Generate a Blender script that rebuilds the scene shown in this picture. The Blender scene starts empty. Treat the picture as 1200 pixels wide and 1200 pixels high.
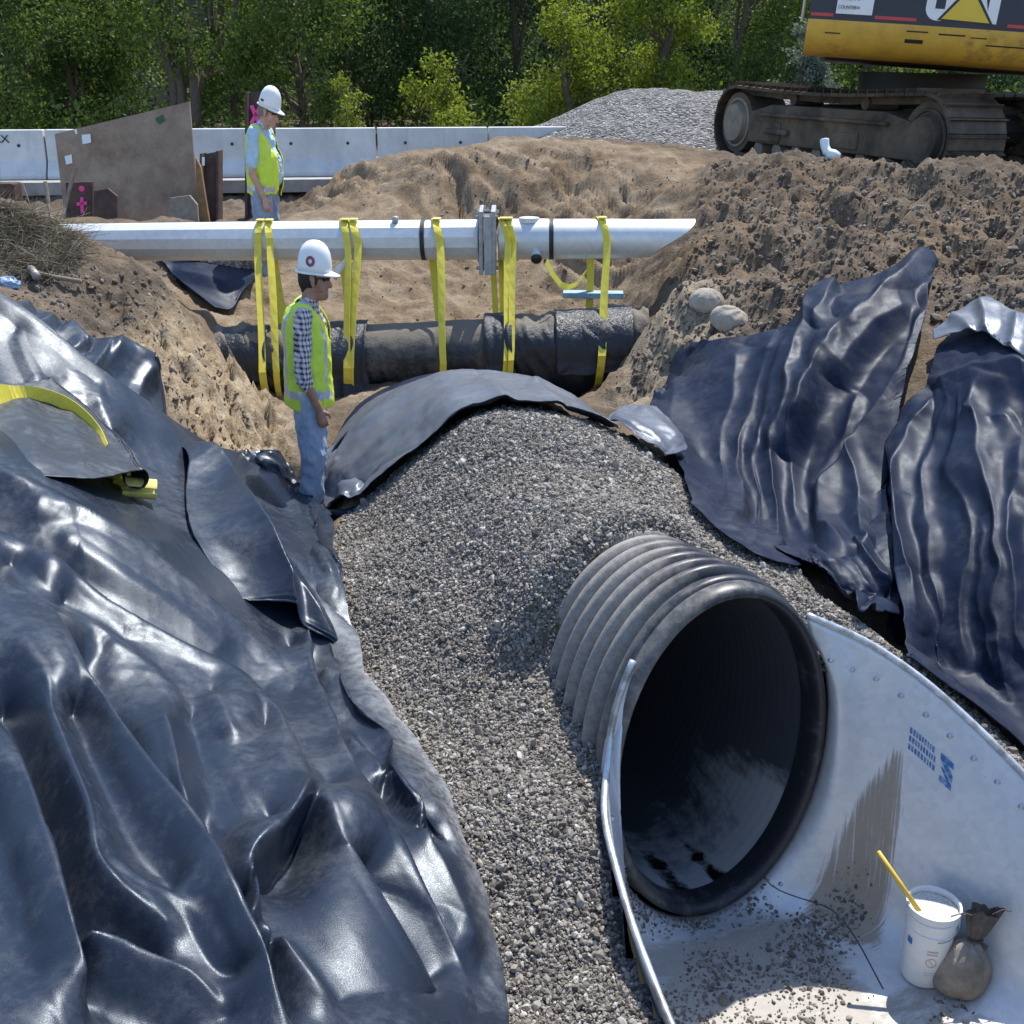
import bpy, bmesh, math, random
import numpy as np
from mathutils import Vector, Matrix
R = math.radians
random.seed(7)
RNG = np.random.default_rng(11)
sc = bpy.context.scene
COL = sc.collection

# ------------------------------------------------------------------ camera
PITCH, F, CAMZ = 21.6, 1300.0, 1.6
CP, SP = math.cos(R(PITCH)), math.sin(R(PITCH))
cam = bpy.data.cameras.new('camera')
cam.sensor_width = 36.0
cam.lens = 36.0 * F / 1200.0
cam.clip_start = 0.05
cam.clip_end = 600
camo = bpy.data.objects.new('camera', cam)
COL.objects.link(camo)
camo.location = (0, 0, CAMZ)
camo.rotation_euler = (R(90 - PITCH), 0, 0)
sc.camera = camo

def P(px, py, d):
    """world point seen at photo position (px,py), d metres along the optical axis"""
    v = (600.0 - py) / F
    return np.array([d * (px - 600.0) / F, d * (CP + SP * v), CAMZ + d * (-SP + CP * v)])

def PV(px, py, d):
    return Vector(P(px, py, d))

def proj(X, Y, Z):
    z = Z - CAMZ
    d = Y * CP - z * SP
    u = Y * SP + z * CP
    d = np.maximum(d, 1e-3)
    return 600 + F * X / d, 600 - F * u / d, d

# ------------------------------------------------------------------ noise
_perm = np.random.default_rng(3).permutation(256)
_perm = np.concatenate([_perm, _perm, _perm])
_gr = np.random.default_rng(4).normal(size=(256, 3))
_gr /= np.linalg.norm(_gr, axis=1)[:, None]

def noise3(x, y, z=0.0):
    x = np.asarray(x, float); y = np.asarray(y, float); z = np.zeros_like(x) + z
    xi, yi, zi = np.floor(x).astype(int), np.floor(y).astype(int), np.floor(z).astype(int)
    xf, yf, zf = x - xi, y - yi, z - zi
    u, v, w = [t * t * t * (t * (t * 6 - 15) + 10) for t in (xf, yf, zf)]
    out = 0
    for dx in (0, 1):
        for dy in (0, 1):
            for dz in (0, 1):
                h = _perm[_perm[_perm[(xi + dx) & 255] + ((yi + dy) & 255)] + ((zi + dz) & 255)] & 255
                g = _gr[h]
                val = g[..., 0] * (xf - dx) + g[..., 1] * (yf - dy) + g[..., 2] * (zf - dz)
                out = out + val * (u if dx else 1 - u) * (v if dy else 1 - v) * (w if dz else 1 - w)
    return out * 1.5

def fbm(x, y, z=0.0, octv=4, gain=0.5, ridge=False):
    a, f, s = 1.0, 1.0, 0
    for i in range(octv):
        n = noise3(x * f + 13.7 * i, y * f - 7.1 * i, z * f + 3.3 * i)
        if ridge:
            n = 0.5 - np.abs(n) * 1.6
        s = s + a * n
        a *= gain; f *= 2.03
    return s

def sstep(a, b, x):
    t = np.clip((x - a) / (b - a), 0, 1)
    return t * t * (3 - 2 * t)

# ------------------------------------------------------------------ object helpers
def mesh_from(verts, faces, name='mesh', smooth=True):
    me = bpy.data.meshes.new(name)
    verts = np.asarray(verts, np.float32)
    me.vertices.add(len(verts))
    me.vertices.foreach_set('co', verts.ravel())
    if isinstance(faces, np.ndarray):
        n, k = faces.shape
        me.loops.add(n * k)
        me.loops.foreach_set('vertex_index', faces.astype(np.int32).ravel())
        me.polygons.add(n)
        me.polygons.foreach_set('loop_start', np.arange(0, n * k, k, dtype=np.int32))
        me.polygons.foreach_set('loop_total', np.full(n, k, np.int32))
    else:
        tot = sum(len(f) for f in faces)
        me.loops.add(tot)
        me.loops.foreach_set('vertex_index', np.array([i for f in faces for i in f], np.int32))
        st, a = [], 0
        for f in faces:
            st.append(a); a += len(f)
        me.polygons.add(len(faces))
        me.polygons.foreach_set('loop_start', np.array(st, np.int32))
        me.polygons.foreach_set('loop_total', np.array([len(f) for f in faces], np.int32))
    me.polygons.foreach_set('use_smooth', np.full(len(me.polygons), smooth))
    me.update(calc_edges=True)
    me.validate()
    return me

def link(name, me, mat=None, parent=None):
    o = bpy.data.objects.new(name, me)
    COL.objects.link(o)
    if mat is not None:
        me.materials.append(mat)
    if parent is not None:
        o.parent = parent
        o.matrix_parent_inverse = parent.matrix_basis.inverted()
    return o

def tag(o, label, cat, group=None):
    o['label'] = label; o['category'] = cat
    if group: o['group'] = group
    return o

def struct(o):
    o['kind'] = 'structure'; return o

def thing(name, loc, label, cat, group=None, rotz=0.0):
    o = bpy.data.objects.new(name, None)
    COL.objects.link(o)
    o.location = loc; o.rotation_euler = (0, 0, rotz)
    o.empty_display_size = 0.1
    return tag(o, label, cat, group)

def copy_tree(o, parent=None):
    c = o.copy(); COL.objects.link(c)
    if parent is not None: c.parent = parent
    for ch in list(o.children):
        copy_tree(ch, c)
    return c

class MB:
    """collects shapes into one mesh"""
    def __init__(s): s.v = []; s.f = []
    def add(s, vs, fs):
        o = len(s.v)
        s.v.extend([tuple(v) for v in vs]); s.f.extend([tuple(i + o for i in f) for f in fs])
    def box(s, c, size, rot=None, bev=0.0):
        bm = bmesh.new()
        bmesh.ops.create_cube(bm, size=1.0)
        for v in bm.verts:
            v.co = Vector((v.co.x * size[0], v.co.y * size[1], v.co.z * size[2]))
        if bev > 0:
            bmesh.ops.bevel(bm, geom=list(bm.edges), offset=bev, segments=2, affect='EDGES', profile=0.5)
        M = rot.to_matrix() if hasattr(rot, 'to_matrix') else (rot if rot is not None else Matrix.Identity(3))
        bm.verts.index_update()
        s.add([M @ v.co + Vector(c) for v in bm.verts], [[v.index for v in f.verts] for f in bm.faces])
        bm.free()
    def tube(s, pts, r, n=8, cap=True, up=None):
        pts = [Vector(p) for p in pts]
        rr = r if hasattr(r, '__len__') else [r] * len(pts)
        rings = []
        prev = None
        for i, p in enumerate(pts):
            a = pts[max(i - 1, 0)]; b = pts[min(i + 1, len(pts) - 1)]
            t = (b - a).normalized()
            if prev is None:
                ref = Vector((0, 0, 1)) if abs(t.z) < 0.9 else Vector((1, 0, 0))
                x = t.cross(ref).normalized()
            else:
                x = (prev - t * prev.dot(t)).normalized()
            prev = x
            y = t.cross(x)
            rings.append([p + (x * math.cos(k * 2 * math.pi / n) + y * math.sin(k * 2 * math.pi / n)) * rr[i] for k in range(n)])
        vs = [q for rg in rings for q in rg]
        fs = []
        for i in range(len(pts) - 1):
            for k in range(n):
                fs.append((i * n + k, i * n + (k + 1) % n, (i + 1) * n + (k + 1) % n, (i + 1) * n + k))
        if cap:
            fs.append(tuple(range(n - 1, -1, -1)))
            fs.append(tuple((len(pts) - 1) * n + k for k in range(n)))
        s.add(vs, fs)
    def ball(s, c, r, sub=2, scale=(1, 1, 1), rot=None):
        bm = bmesh.new()
        bmesh.ops.create_icosphere(bm, subdivisions=sub, radius=r)
        M = rot if rot is not None else Matrix.Identity(3)
        bm.verts.index_update()
        s.add([M @ Vector((v.co.x * scale[0], v.co.y * scale[1], v.co.z * scale[2])) + Vector(c) for v in bm.verts],
              [[v.index for v in f.verts] for f in bm.faces])
        bm.free()
    def lathe(s, prof, c=(0, 0, 0), n=32, rot=None, sx=1, sy=1):
        M = rot if rot is not None else Matrix.Identity(3)
        vs, fs = [], []
        for (r, z) in prof:
            for k in range(n):
                a = 2 * math.pi * k / n
                vs.append(M @ Vector((r * math.cos(a) * sx, r * math.sin(a) * sy, z)) + Vector(c))
        for i in range(len(prof) - 1):
            for k in range(n):
                fs.append((i * n + k, i * n + (k + 1) % n, (i + 1) * n + (k + 1) % n, (i + 1) * n + k))
        s.add(vs, fs)
    def prism(s, poly, depth_vec):
        n = len(poly)
        a = [Vector(p) for p in poly]; b = [p + Vector(depth_vec) for p in a]
        s.add(a + b, [tuple(range(n)), tuple(range(2 * n - 1, n - 1, -1))] +
              [(i, i + n, (i + 1) % n + n, (i + 1) % n) for i in range(n)])
    def build(s, name, mat, parent=None, smooth=False, local=False):
        vs = s.v
        me = mesh_from(np.array(vs), s.f, name, smooth)
        if parent is not None and local:
            o = bpy.data.objects.new(name, me); COL.objects.link(o); me.materials.append(mat); o.parent = parent
            return o
        return link(name, me, mat, parent)

def shade_auto(o, ang=35):
    me = o.data
    bm = bmesh.new(); bm.from_mesh(me)
    bmesh.ops.recalc_face_normals(bm, faces=bm.faces)
    for e in bm.edges:
        if len(e.link_faces) == 2 and e.calc_face_angle(0) > R(ang): e.smooth = False
    for f in bm.faces: f.smooth = True
    bm.to_mesh(me); bm.free()
    return o

# ------------------------------------------------------------------ material helpers
class NT:
    def __init__(s, name):
        s.m = bpy.data.materials.new(name); s.m.use_nodes = True
        s.t = s.m.node_tree; s.t.nodes.clear()
        s.out = s.t.nodes.new('ShaderNodeOutputMaterial')
        s.b = s.t.nodes.new('ShaderNodeBsdfPrincipled')
        s.t.links.new(s.b.outputs[0], s.out.inputs[0])
    def n(s, typ, **kw):
        nd = s.t.nodes.new(typ)
        for k, v in kw.items(): setattr(nd, k, v)
        return nd
    def l(s, a, b): s.t.links.new(a, b)
    def coord(s, which='Object', scale=(1, 1, 1)):
        tc = s.n('ShaderNodeTexCoord'); mp = s.n('ShaderNodeMapping')
        mp.inputs['Scale'].default_value = scale
        s.l(tc.outputs[which], mp.inputs[0]); return mp.outputs[0]
    def noise(s, scale, detail=6, rough=0.6, vec=None, dist=0.0):
        nd = s.n('ShaderNodeTexNoise'); nd.inputs['Scale'].default_value = scale
        nd.inputs['Detail'].default_value = detail; nd.inputs['Roughness'].default_value = rough
        nd.inputs['Distortion'].default_value = dist
        if vec is not None: s.l(vec, nd.inputs['Vector'])
        return nd.outputs['Fac']
    def voro(s, scale, vec=None, feature='F1', out='Distance'):
        nd = s.n('ShaderNodeTexVoronoi', feature=feature); nd.inputs['Scale'].default_value = scale
        if vec is not None: s.l(vec, nd.inputs['Vector'])
        return nd.outputs[out]
    def ramp(s, fac, stops, interp='LINEAR'):
        nd = s.n('ShaderNodeValToRGB'); cr = nd.color_ramp; cr.interpolation = interp
        while len(cr.elements) < len(stops): cr.elements.new(0.5)
        for e, (p, c) in zip(cr.elements, stops):
            e.position = p
            e.color = (c, c, c, 1) if not hasattr(c, '__len__') else (*c, 1)
        s.l(fac, nd.inputs[0]); return nd.outputs[0]
    def mix(s, fac, a, b, blend='MIX'):
        nd = s.n('ShaderNodeMix', data_type='RGBA', blend_type=blend)
        for val, idx in ((fac, 0), (a, 6), (b, 7)):
            if hasattr(val, 'is_linked') or hasattr(val, 'links'): s.l(val, nd.inputs[idx])
            else: nd.inputs[idx].default_value = val if idx == 0 else (*val, 1)
        return nd.outputs[2]
    def math(s, op, a, b=None, c=None):
        nd = s.n('ShaderNodeMath', operation=op)
        for i, val in enumerate((a, b, c)):
            if val is None: continue
            if hasattr(val, 'links'): s.l(val, nd.inputs[i])
            else: nd.inputs[i].default_value = val
        return nd.outputs[0]
    def attr(s, name, out='Fac'):
        nd = s.n('ShaderNodeAttribute'); nd.attribute_name = name; return nd.outputs[out]
    def bump(s, h, strength=0.5, dist=0.02, prev=None):
        nd = s.n('ShaderNodeBump'); nd.inputs['Strength'].default_value = strength
        nd.inputs['Distance'].default_value = dist; s.l(h, nd.inputs['Height'])
        if prev is not None: s.l(prev, nd.inputs['Normal'])
        return nd.outputs[0]
    def set(s, **kw):
        for k, v in kw.items():
            k = {'base': 'Base Color', 'rough': 'Roughness', 'metal': 'Metallic', 'normal': 'Normal', 'spec': 'Specular IOR Level'}.get(k, k)
            if hasattr(v, 'links'): s.l(v, s.b.inputs[k])
            else: s.b.inputs[k].default_value = (*v, 1) if (hasattr(v, '__len__') and len(v) == 3) else v
        return s.m

def simple_mat(name, col, rough=0.6, metal=0.0, var=0.15, scale=20, bump=0.0, dirt=None, dirt_amt=0.5):
    t = NT(name); vec = t.coord()
    n = t.noise(scale, 5, 0.6, vec)
    lo = tuple(c * (1 - var) for c in col); hi = tuple(min(1, c * (1 + var)) for c in col)
    base = t.ramp(n, [(0.3, lo), (0.7, hi)])
    if dirt is not None:
        d = t.ramp(t.noise(scale * 0.35, 8, 0.7, vec), [(0.62 - 0.3 * dirt_amt, 0.0), (0.72, 1.0)])
        base = t.mix(d, base, dirt)
    kw = dict(base=base, rough=rough, metal=metal)
    if bump: kw['normal'] = t.bump(n, bump, 0.01)
    return t.set(**kw)
# ------------------------------------------------------------------ terrain
CT = [ # px, py, depth
 # left bank
 (-150,300,7),(-120,400,5.8),(0,365,6.3),(90,395,6.6),(185,440,6.75),(100,320,7.6),(30,330,7.4),(186,330,8.1),(160,314,8.4),(222,400,7.9),(256,460,7.6),
 (320,520,7.3),(335,575,6.9),(200,450,7.25),(215,510,6.9),(260,530,7.0),(100,480,5.9),(0,480,5.4),(200,560,6.0),(330,640,5.95),(390,640,6.0),
 (0,650,4.1),(0,800,3.3),(0,1000,2.6),(0,1200,2.1),(-200,900,2.8),(-250,650,4.0),(200,700,4.6),(200,900,3.3),(200,1200,2.3),(100,600,4.75),(100,1000,2.75),
 (300,650,5.35),(350,750,4.9),(415,790,4.9),(300,900,3.5),(400,1000,3.2),(480,900,4.15),(400,1200,2.5),(540,1050,3.55),(565,1200,3.15),(500,1100,3.2),
 (-100,1400,1.7),(300,1500,2.0),
 # gravel mound
 (600,490,5.9),(545,497,6.0),(640,489,5.9),(720,520,5.6),(800,590,5.25),(900,665,4.8),(500,560,5.85),(430,640,5.9),(450,600,6.05),(600,600,5.2),
 (550,700,4.85),(650,620,5.05),(640,700,4.65),(640,800,4.35),(500,740,4.8),(530,725,4.75),(500,850,4.4),(600,950,3.8),(560,880,4.1),(680,1000,3.62),(600,1100,3.45),
 (700,1100,3.45),(700,1200,3.2),(600,1200,3.25),(600,1400,2.7),(760,1400,2.6),(700,900,3.95),(660,880,4.05),
 # right of the mound, right bank
 (900,640,5.6),(990,690,4.9),(830,560,6.2),(770,490,7.0),(850,410,7.3),(800,500,6.8),(950,600,5.9),(950,450,6.6),(960,370,7.2),(1090,310,7.2),
 (1080,450,6.1),(1060,600,5.3),(1050,740,4.8),(1150,390,6.2),(1200,385,6.0),(1150,550,5.3),(1150,700,4.7),(1150,840,4.35),(1200,880,4.15),(1300,600,4.6),
 (1300,400,5.4),(1400,900,3.6),(1300,1000,3.65),(1330,1150,3.3),(1090,800,4.45),(1010,755,4.65),
 (1000,730,4.22),(1080,787,4.16),(1150,846,4.08),(1210,903,4.0),(960,700,4.35),
 (960,190,10),(870,180,10.5),(1040,192,9.6),(1100,190,9.3),(1190,212,8.8),(1300,210,8.5),(900,300,8.8),(1000,260,9),(1150,290,7.9),(1150,240,8.6),(830,230,10),(830,200,10.8),
 (800,335,8.2),(760,400,8.0),(740,480,7.8),(870,370,7.7),(815,290,9.1),(735,430,8.2),
 # excavation behind
 (400,195,14),(470,180,13.5),(580,172,13),(690,168,12.5),(760,182,12.2),(810,197,11.6),(370,250,12.5),(450,300,11),(450,350,10.2),(600,400,9.8),
 (700,420,9.5),(650,470,9.0),(700,470,8.8),(600,300,11.2),(600,250,12),(740,300,10.5),(720,370,9.7),(520,240,12.2),(690,230,11.6),(300,480,8.8),(310,560,7.6),(365,603,7.1),(330,470,8.3),
 (400,590,7.0),(480,520,7.05),(560,450,7.4),(640,460,7.2),(420,560,7.0),(380,607,6.8),(720,500,7.0),(560,480,6.6),(450,470,8.5),(550,440,8.7),
 (80,300,9.5),(250,300,10.5),(215,338,10.08),(252,368,9.78),(283,328,10.28),(230,306,10.48),(300,334,10.2),(190,312,10.35),(300,330,10.6),(310,400,9.5),(350,330,10.3),(380,390,9.5),
 (300,258,13.6),(200,258,13.4),(100,258,13.2),(380,240,13.4),
 (0,240,8.0),(60,270,8.0),(0,300,7.6),(-150,250,8),(-300,300,7),(30,250,8.4),
 ]
def _pt(z, *xy): return [(x, y, z) for x, y in xy]
cw = [tuple(P(*c)) for c in CT]
for px in (-200, 0, 100, 200, 300, 380):
    cw.append(tuple(P(px, 251, 15.0))); cw.append(tuple(P(px, 217, 15.35 + 0.002 * px))); cw.append(tuple(P(px, 207, 16.6)))
cw += _pt(0.2, (-12, 20), (0, 21), (8, 22), (16, 22), (-20, 18), (-30, 24), (30, 24), (0, 30), (-15, 32), (20, 32), (-40, 60), (0, 60), (40, 60), (0, 110), (-80, 110), (80, 110), (-80, 40), (80, 40), (-4, 18), (5, 19), (-9, 17.5))
cw += _pt(0.05, (-14, 12), (-9, 12.5), (-7, 10), (-20, 8), (-8, 6), (-30, 0), (-5, 2), (-4, 0), (-2.2, 0), (0, -0.6), (-1.2, 0.4), (-8, -6), (0, -8), (8, -6), (30, 0), (-80, -80), (80, -80), (0, -60), (-80, 0), (80, 0))
cw += _pt(0.58, (4.5, 12), (6.5, 12), (3.0, 13.2), (3.2, 15), (5, 15), (8, 12), (10, 10), (7.5, 9.5), (6, 10.6), (8, 16), (12, 13), (6.5, 8.8))
cw += _pt(0.45, (5, 6), (8, 6), (4.2, 4), (8, 2), (5, 8))
cw += _pt(-0.2, (2.6, 1.2), (4, 0))
cw += _pt(-1.3, (1.6, 1.3), (2.2, 2.2))
cw = np.array(cw)

def _rbf_fit(pts):
    d = np.hypot(pts[:, None, 0] - pts[None, :, 0], pts[:, None, 1] - pts[None, :, 1])
    d = np.sqrt(d * d + 0.10 ** 2)
    n = len(pts)
    A = np.zeros((n + 3, n + 3))
    A[:n, :n] = d - np.eye(n) * 0.02
    A[:n, n] = 1; A[:n, n + 1:] = pts[:, :2]; A[n, :n] = 1; A[n + 1:, :n] = pts[:, :2].T
    b = np.zeros(n + 3); b[:n] = pts[:, 2]
    return np.linalg.solve(A, b)
_w = _rbf_fit(cw)
def H0(x, y):
    x = np.asarray(x, float); y = np.asarray(y, float)
    sh = x.shape; x = x.ravel(); y = y.ravel()
    out = np.empty_like(x)
    for i in range(0, len(x), 8000):
        d = np.hypot(x[i:i + 8000, None] - cw[None, :, 0], y[i:i + 8000, None] - cw[None, :, 1])
        d = np.sqrt(d * d + 0.01)
        out[i:i + 8000] = d @ _w[:-3] + _w[-3] + _w[-2] * x[i:i + 8000] + _w[-1] * y[i:i + 8000]
    return out.reshape(sh)

# pipe frame
PO = np.array([0.745, 3.5, -0.745])           # centre of the pipe's mouth
PA = np.array([0.342, -0.940])               # outward along the axis (plan)
PL = np.array([0.940, 0.342])                # lateral, to the right
PRX, PRZ = 0.402, 0.650                      # inner semi axes
ORX, ORZ = 0.452, 0.705                      # outer semi axes
PT = 0.17                                    # the pipe dips away from its mouth
def PW(s, l, z):
    s = np.asarray(s, float)
    return np.stack([PO[0] + PA[0] * s + PL[0] * l, PO[1] + PA[1] * s + PL[1] * l, PO[2] + z + PT * np.minimum(s, 0)], -1)

# end section edges: (s, left top l, left top z, right top l, right top z), z absolute
EL_PX = [(752,742,3.90),(723,795,3.88),(705,850,3.82),(702,895,3.74),(708,945,3.64),(722,1020,3.50),(742,1090,3.34),(787,1205,3.12),(850,1330,2.92)]
ER_PX = [(962,716,4.05),(1015,751,4.07),(1080,795,4.03),(1140,848,3.97),(1200,908,3.89),(1300,1020,3.76),(1420,1170,3.60)]
def rim_pt(s, a, gx_=0.020, gz_=0.022):
    return PW(np.array(s), (ORX + gx_) * math.sin(R(a)), (ORZ + gz_) * math.cos(R(a)))
EL3 = np.array([rim_pt(0.03, -50), rim_pt(0.035, -58), rim_pt(0.042, -66), rim_pt(0.055, -74), rim_pt(0.075, -80)] + [P(706,955,3.68)] + [P(*c) for c in EL_PX[5:]])
ER3 = np.array([rim_pt(0.035, 44)] + [P(*c) for c in ER_PX[1:]])
ESF = -1.43
ES_POLY = np.concatenate([EL3[:, :2], ER3[::-1, :2]])
def in_es(x, y, m=0.0):
    inside = np.zeros(np.shape(x), bool); dist = np.full(np.shape(x), 1e9); n = len(ES_POLY)
    for i in range(n):
        p, q = ES_POLY[i], ES_POLY[(i + 1) % n]
        inside ^= ((p[1] > y) != (q[1] > y)) & (x < (q[0] - p[0]) * (y - p[1]) / (q[1] - p[1] + 1e-12) + p[0])
        ab = q - p; t_ = np.clip(((x - p[0]) * ab[0] + (y - p[1]) * ab[1]) / (ab @ ab), 0, 1)
        dist = np.minimum(dist, np.hypot(x - p[0] - t_ * ab[0], y - p[1] - t_ * ab[1]))
    return np.where(inside, dist, -dist) > m

def in_pipe(x, y, z):
    s = (x - PO[0]) * PA[0] + (y - PO[1]) * PA[1]; l = (x - PO[0]) * PL[0] + (y - PO[1]) * PL[1]
    q = np.sqrt(np.clip(1 - (l / (ORX - 0.03)) ** 2, 0, 1))
    zc = PO[2] + PT * np.minimum(s, 0)
    zp = zc + (ORZ - 0.03) * q
    return (s > -0.74) & (s < 0.03) & (np.abs(l) < ORX - 0.03) & (z < zp) & (z > zc - ORZ * q)

def axis_pts(segs):
    out = []
    for a, b, st in segs:
        out.append(np.arange(a, b - 1e-9, st))
    return np.concatenate(out + [[segs[-1][1]]])
def pipe_cover(x, y):
    s = (x - PO[0]) * PA[0] + (y - PO[1]) * PA[1]; l = (x - PO[0]) * PL[0] + (y - PO[1]) * PL[1]
    q = np.sqrt(np.clip(1 - (l / (ORX + 0.22)) ** 2, 0, 1))
    top = PO[2] + PT * s + (ORZ + 0.10) * q - 0.25 * (1 - q)
    ramp = sstep(-0.38, -0.80, s + 0.15 * l) * sstep(-2.4, -1.7, s)
    return np.where(ramp > 0, top * ramp + (1 - ramp) * (-1.2), -9)
gx = axis_pts([(-160, -40, 12), (-40, -12, 2), (-12, -4.6, 0.12), (-4.6, 5.2, 0.03), (5.2, 12, 0.12), (12, 40, 2), (40, 160, 12)])
gy = axis_pts([(-100, -10, 10), (-10, 0.4, 0.4), (0.4, 11, 0.03), (11, 17, 0.05), (17, 24, 0.3), (24, 60, 2), (60, 140, 10)])
GX, GY = np.meshgrid(gx, gy)
GH = H0(GX, GY)
_pc = pipe_cover(GX, GY); _k = 0.10
GH = np.maximum(GH, _pc) + _k * 0.25 * np.clip(1 - np.abs(GH - _pc) / _k, 0, 1) ** 2
# masks in picture-independent plan terms
near = sstep(24, 17, GY) * sstep(-12, -9, GX) * sstep(12, 9, GX)
def seg_mask(x, y, poly, soft):
    """soft inside-polygon mask"""
    poly = np.asarray(poly); n = len(poly)
    inside = np.zeros(x.shape, bool); dist = np.full(x.shape, 1e9)
    for i in range(n):
        a, b = poly[i], poly[(i + 1) % n]
        cond = ((a[1] > y) != (b[1] > y)) & (x < (b[0] - a[0]) * (y - a[1]) / (b[1] - a[1] + 1e-12) + a[0])
        inside ^= cond
        ab = b - a; t = np.clip(((x - a[0]) * ab[0] + (y - a[1]) * ab[1]) / (ab @ ab), 0, 1)
        dist = np.minimum(dist, np.hypot(x - a[0] - t * ab[0], y - a[1] - t * ab[1]))
    sd = np.where(inside, dist, -dist)
    return sstep(-soft, soft, sd)
GRAVEL_PX = [(380,640,6.1),(400,600,6.35),(440,575,6.5),(500,520,6.5),(545,480,6.5),(640,470,6.5),(720,495,6.3),(800,560,5.9),(880,640,5.35),(960,690,4.85),(1010,745,4.55),(1085,800,4.35),(1150,840,4.25),
             (1200,880,4.1),(1300,970,3.8),(1400,1150,3.3),(1100,1500,2.6),(700,1500,2.4),(520,1400,2.6),(540,1200,3.0),(520,1050,3.4),(455,900,4.0),(400,790,4.8),(370,700,5.5)]
gpoly = np.array([P(*c)[:2] for c in GRAVEL_PX])
GM = seg_mask(GX, GY, gpoly, 0.05)
# sand vs grey dirt
sand_poly = np.array([P(*c)[:2] for c in [(330,270,13),(390,200,14.2),(580,165,13.6),(760,172,12.9),(830,190,11.9),(800,260,10.9),(740,330,9.9),(735,480,8.3),(640,480,8.2),(380,480,8.6),(300,480,8.6),(200,400,9.2),(190,300,10.0),(330,330,10.9)]])
SM = seg_mask(GX, GY, sand_poly, 0.25)
cliff_poly = np.array([P(*c)[:2] for c in [(150,420,7.3),(205,330,8.0),(250,330,8.6),(345,470,8.0),(345,580,7.0),(300,560,6.8),(215,520,6.7)]])
CM = seg_mask(GX, GY, cliff_poly, 0.15)
bulge_poly = np.array([P(*c)[:2] for c in [(720,500,7.6),(735,400,8.4),(790,320,8.6),(860,350,8.0),(850,400,7.3),(770,500,6.9)]])
BM = seg_mask(GX, GY, bulge_poly, 0.15)
sheet_poly1 = np.array([P(*c)[:2] for c in [(-200,330,6.9),(0,358,6.5),(95,395,6.75),(185,432,6.9),(210,522,6.8),(335,568,7.0),(390,615,6.6),(440,820,4.9),(560,1050,3.5),(580,1400,2.6),(-200,1500,1.7),(-300,700,4.0)]])
sheet_poly2 = np.array([P(*c)[:2] for c in [(760,495,7.1),(800,412,7.4),(920,388,7.3),(985,338,7.5),(1092,303,7.4),(1105,405,6.5),(1156,366,6.4),(1400,400,5.6),(1450,1000,3.5),(1100,815,4.4),(1000,760,4.7),(820,600,5.9)]])
UM = np.maximum(seg_mask(GX, GY, sheet_poly1, 0.12), seg_mask(GX, GY, sheet_poly2, 0.10))
dirt = near * (1 - GM) * (1 - 0.93 * UM)
# downhill erosion streaks: noise stretched along the local slope
gy_s, gx_s = np.gradient(GH, gy, gx)
slope = np.hypot(gx_s, gy_s)
tx = -gy_s / (slope + 0.05); ty = gx_s / (slope + 0.05)
acr = GX * 1.0
streak = fbm(GX * 4.5 + 0.6 * GY, GH * 1.2 + GY * 0.25, 2.0, 4, 0.55, ridge=True)
rough_big = fbm(GX * 1.3, GY * 1.3, 0.5, 5, 0.55)
rough_sm = fbm(GX * 6, GY * 6, 1.5, 4, 0.6)
lump = fbm(GX * 3.2, GY * 3.2, GH * 3.2, 4, 0.6, ridge=True)
amp = dirt * sstep(0.1, 0.6, slope)
_wp = 0.25 * noise3(GX * 1.1, GY * 1.1, 2.0)
streak2 = fbm((GX * 0.85 + GY * 0.45 + _wp) * 4.2, (GY * 0.5 - GX * 0.3), 6.0, 4, 0.5, ridge=True)
roots = fbm((GX + GY * 0.5) * 7.0, GH * 1.5, 4.0, 4, 0.6, ridge=True)
back = SM * sstep(9.6, 10.6, GY)
GH = GH + amp * (back * (0.19 * (streak2 - 0.30) + 0.16 * fbm(GX * 1.3, GY * 1.3, 3.0, 3)) + np.maximum(SM - back, 0) * 0.10 * (streak - 0.3)
       + CM * (0.14 * (roots - 0.3) + 0.08 * (lump - 0.3)) + (1 - SM) * (1 - CM) * 0.09 * (lump - 0.35)) \
       + dirt * (0.06 * rough_big + 0.026 * rough_sm) \
       + GM * near * (0.02 * fbm(GX * 2, GY * 2, 9.0, 3) + 0.008 * fbm(GX * 9, GY * 9, 4.0, 2))
# spoil berm on the right: chunky
berm = near * (1 - GM) * (1 - 0.95 * UM) * sstep(1.2, 2.0, GX) * sstep(4.5, 5.5, GY) * sstep(12.5, 11, GY)
GH = GH - 0.07 * berm * sstep(8.2, 9.2, GY)
GH = GH + berm * (0.14 * fbm(GX * 0.8, GY * 0.8, 7.0, 3, 0.5) + 0.17 * (fbm(GX * 1.7 + 0.25 * GY, GY * 0.5, 7.0, 4, 0.5, ridge=True) - 0.28) + 0.05 * fbm(GX * 2.2, GY * 2.2, 1.0, 4, 0.6) + 0.03 * (fbm(GX * 4.1, GY * 4.1, 7.0, 4, 0.62, ridge=True) - 0.3) + 0.03 * fbm(GX * 9, GY * 9, 3.0, 3, 0.6))

GH = GH - 0.025 * UM * (1 - GM)
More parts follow.
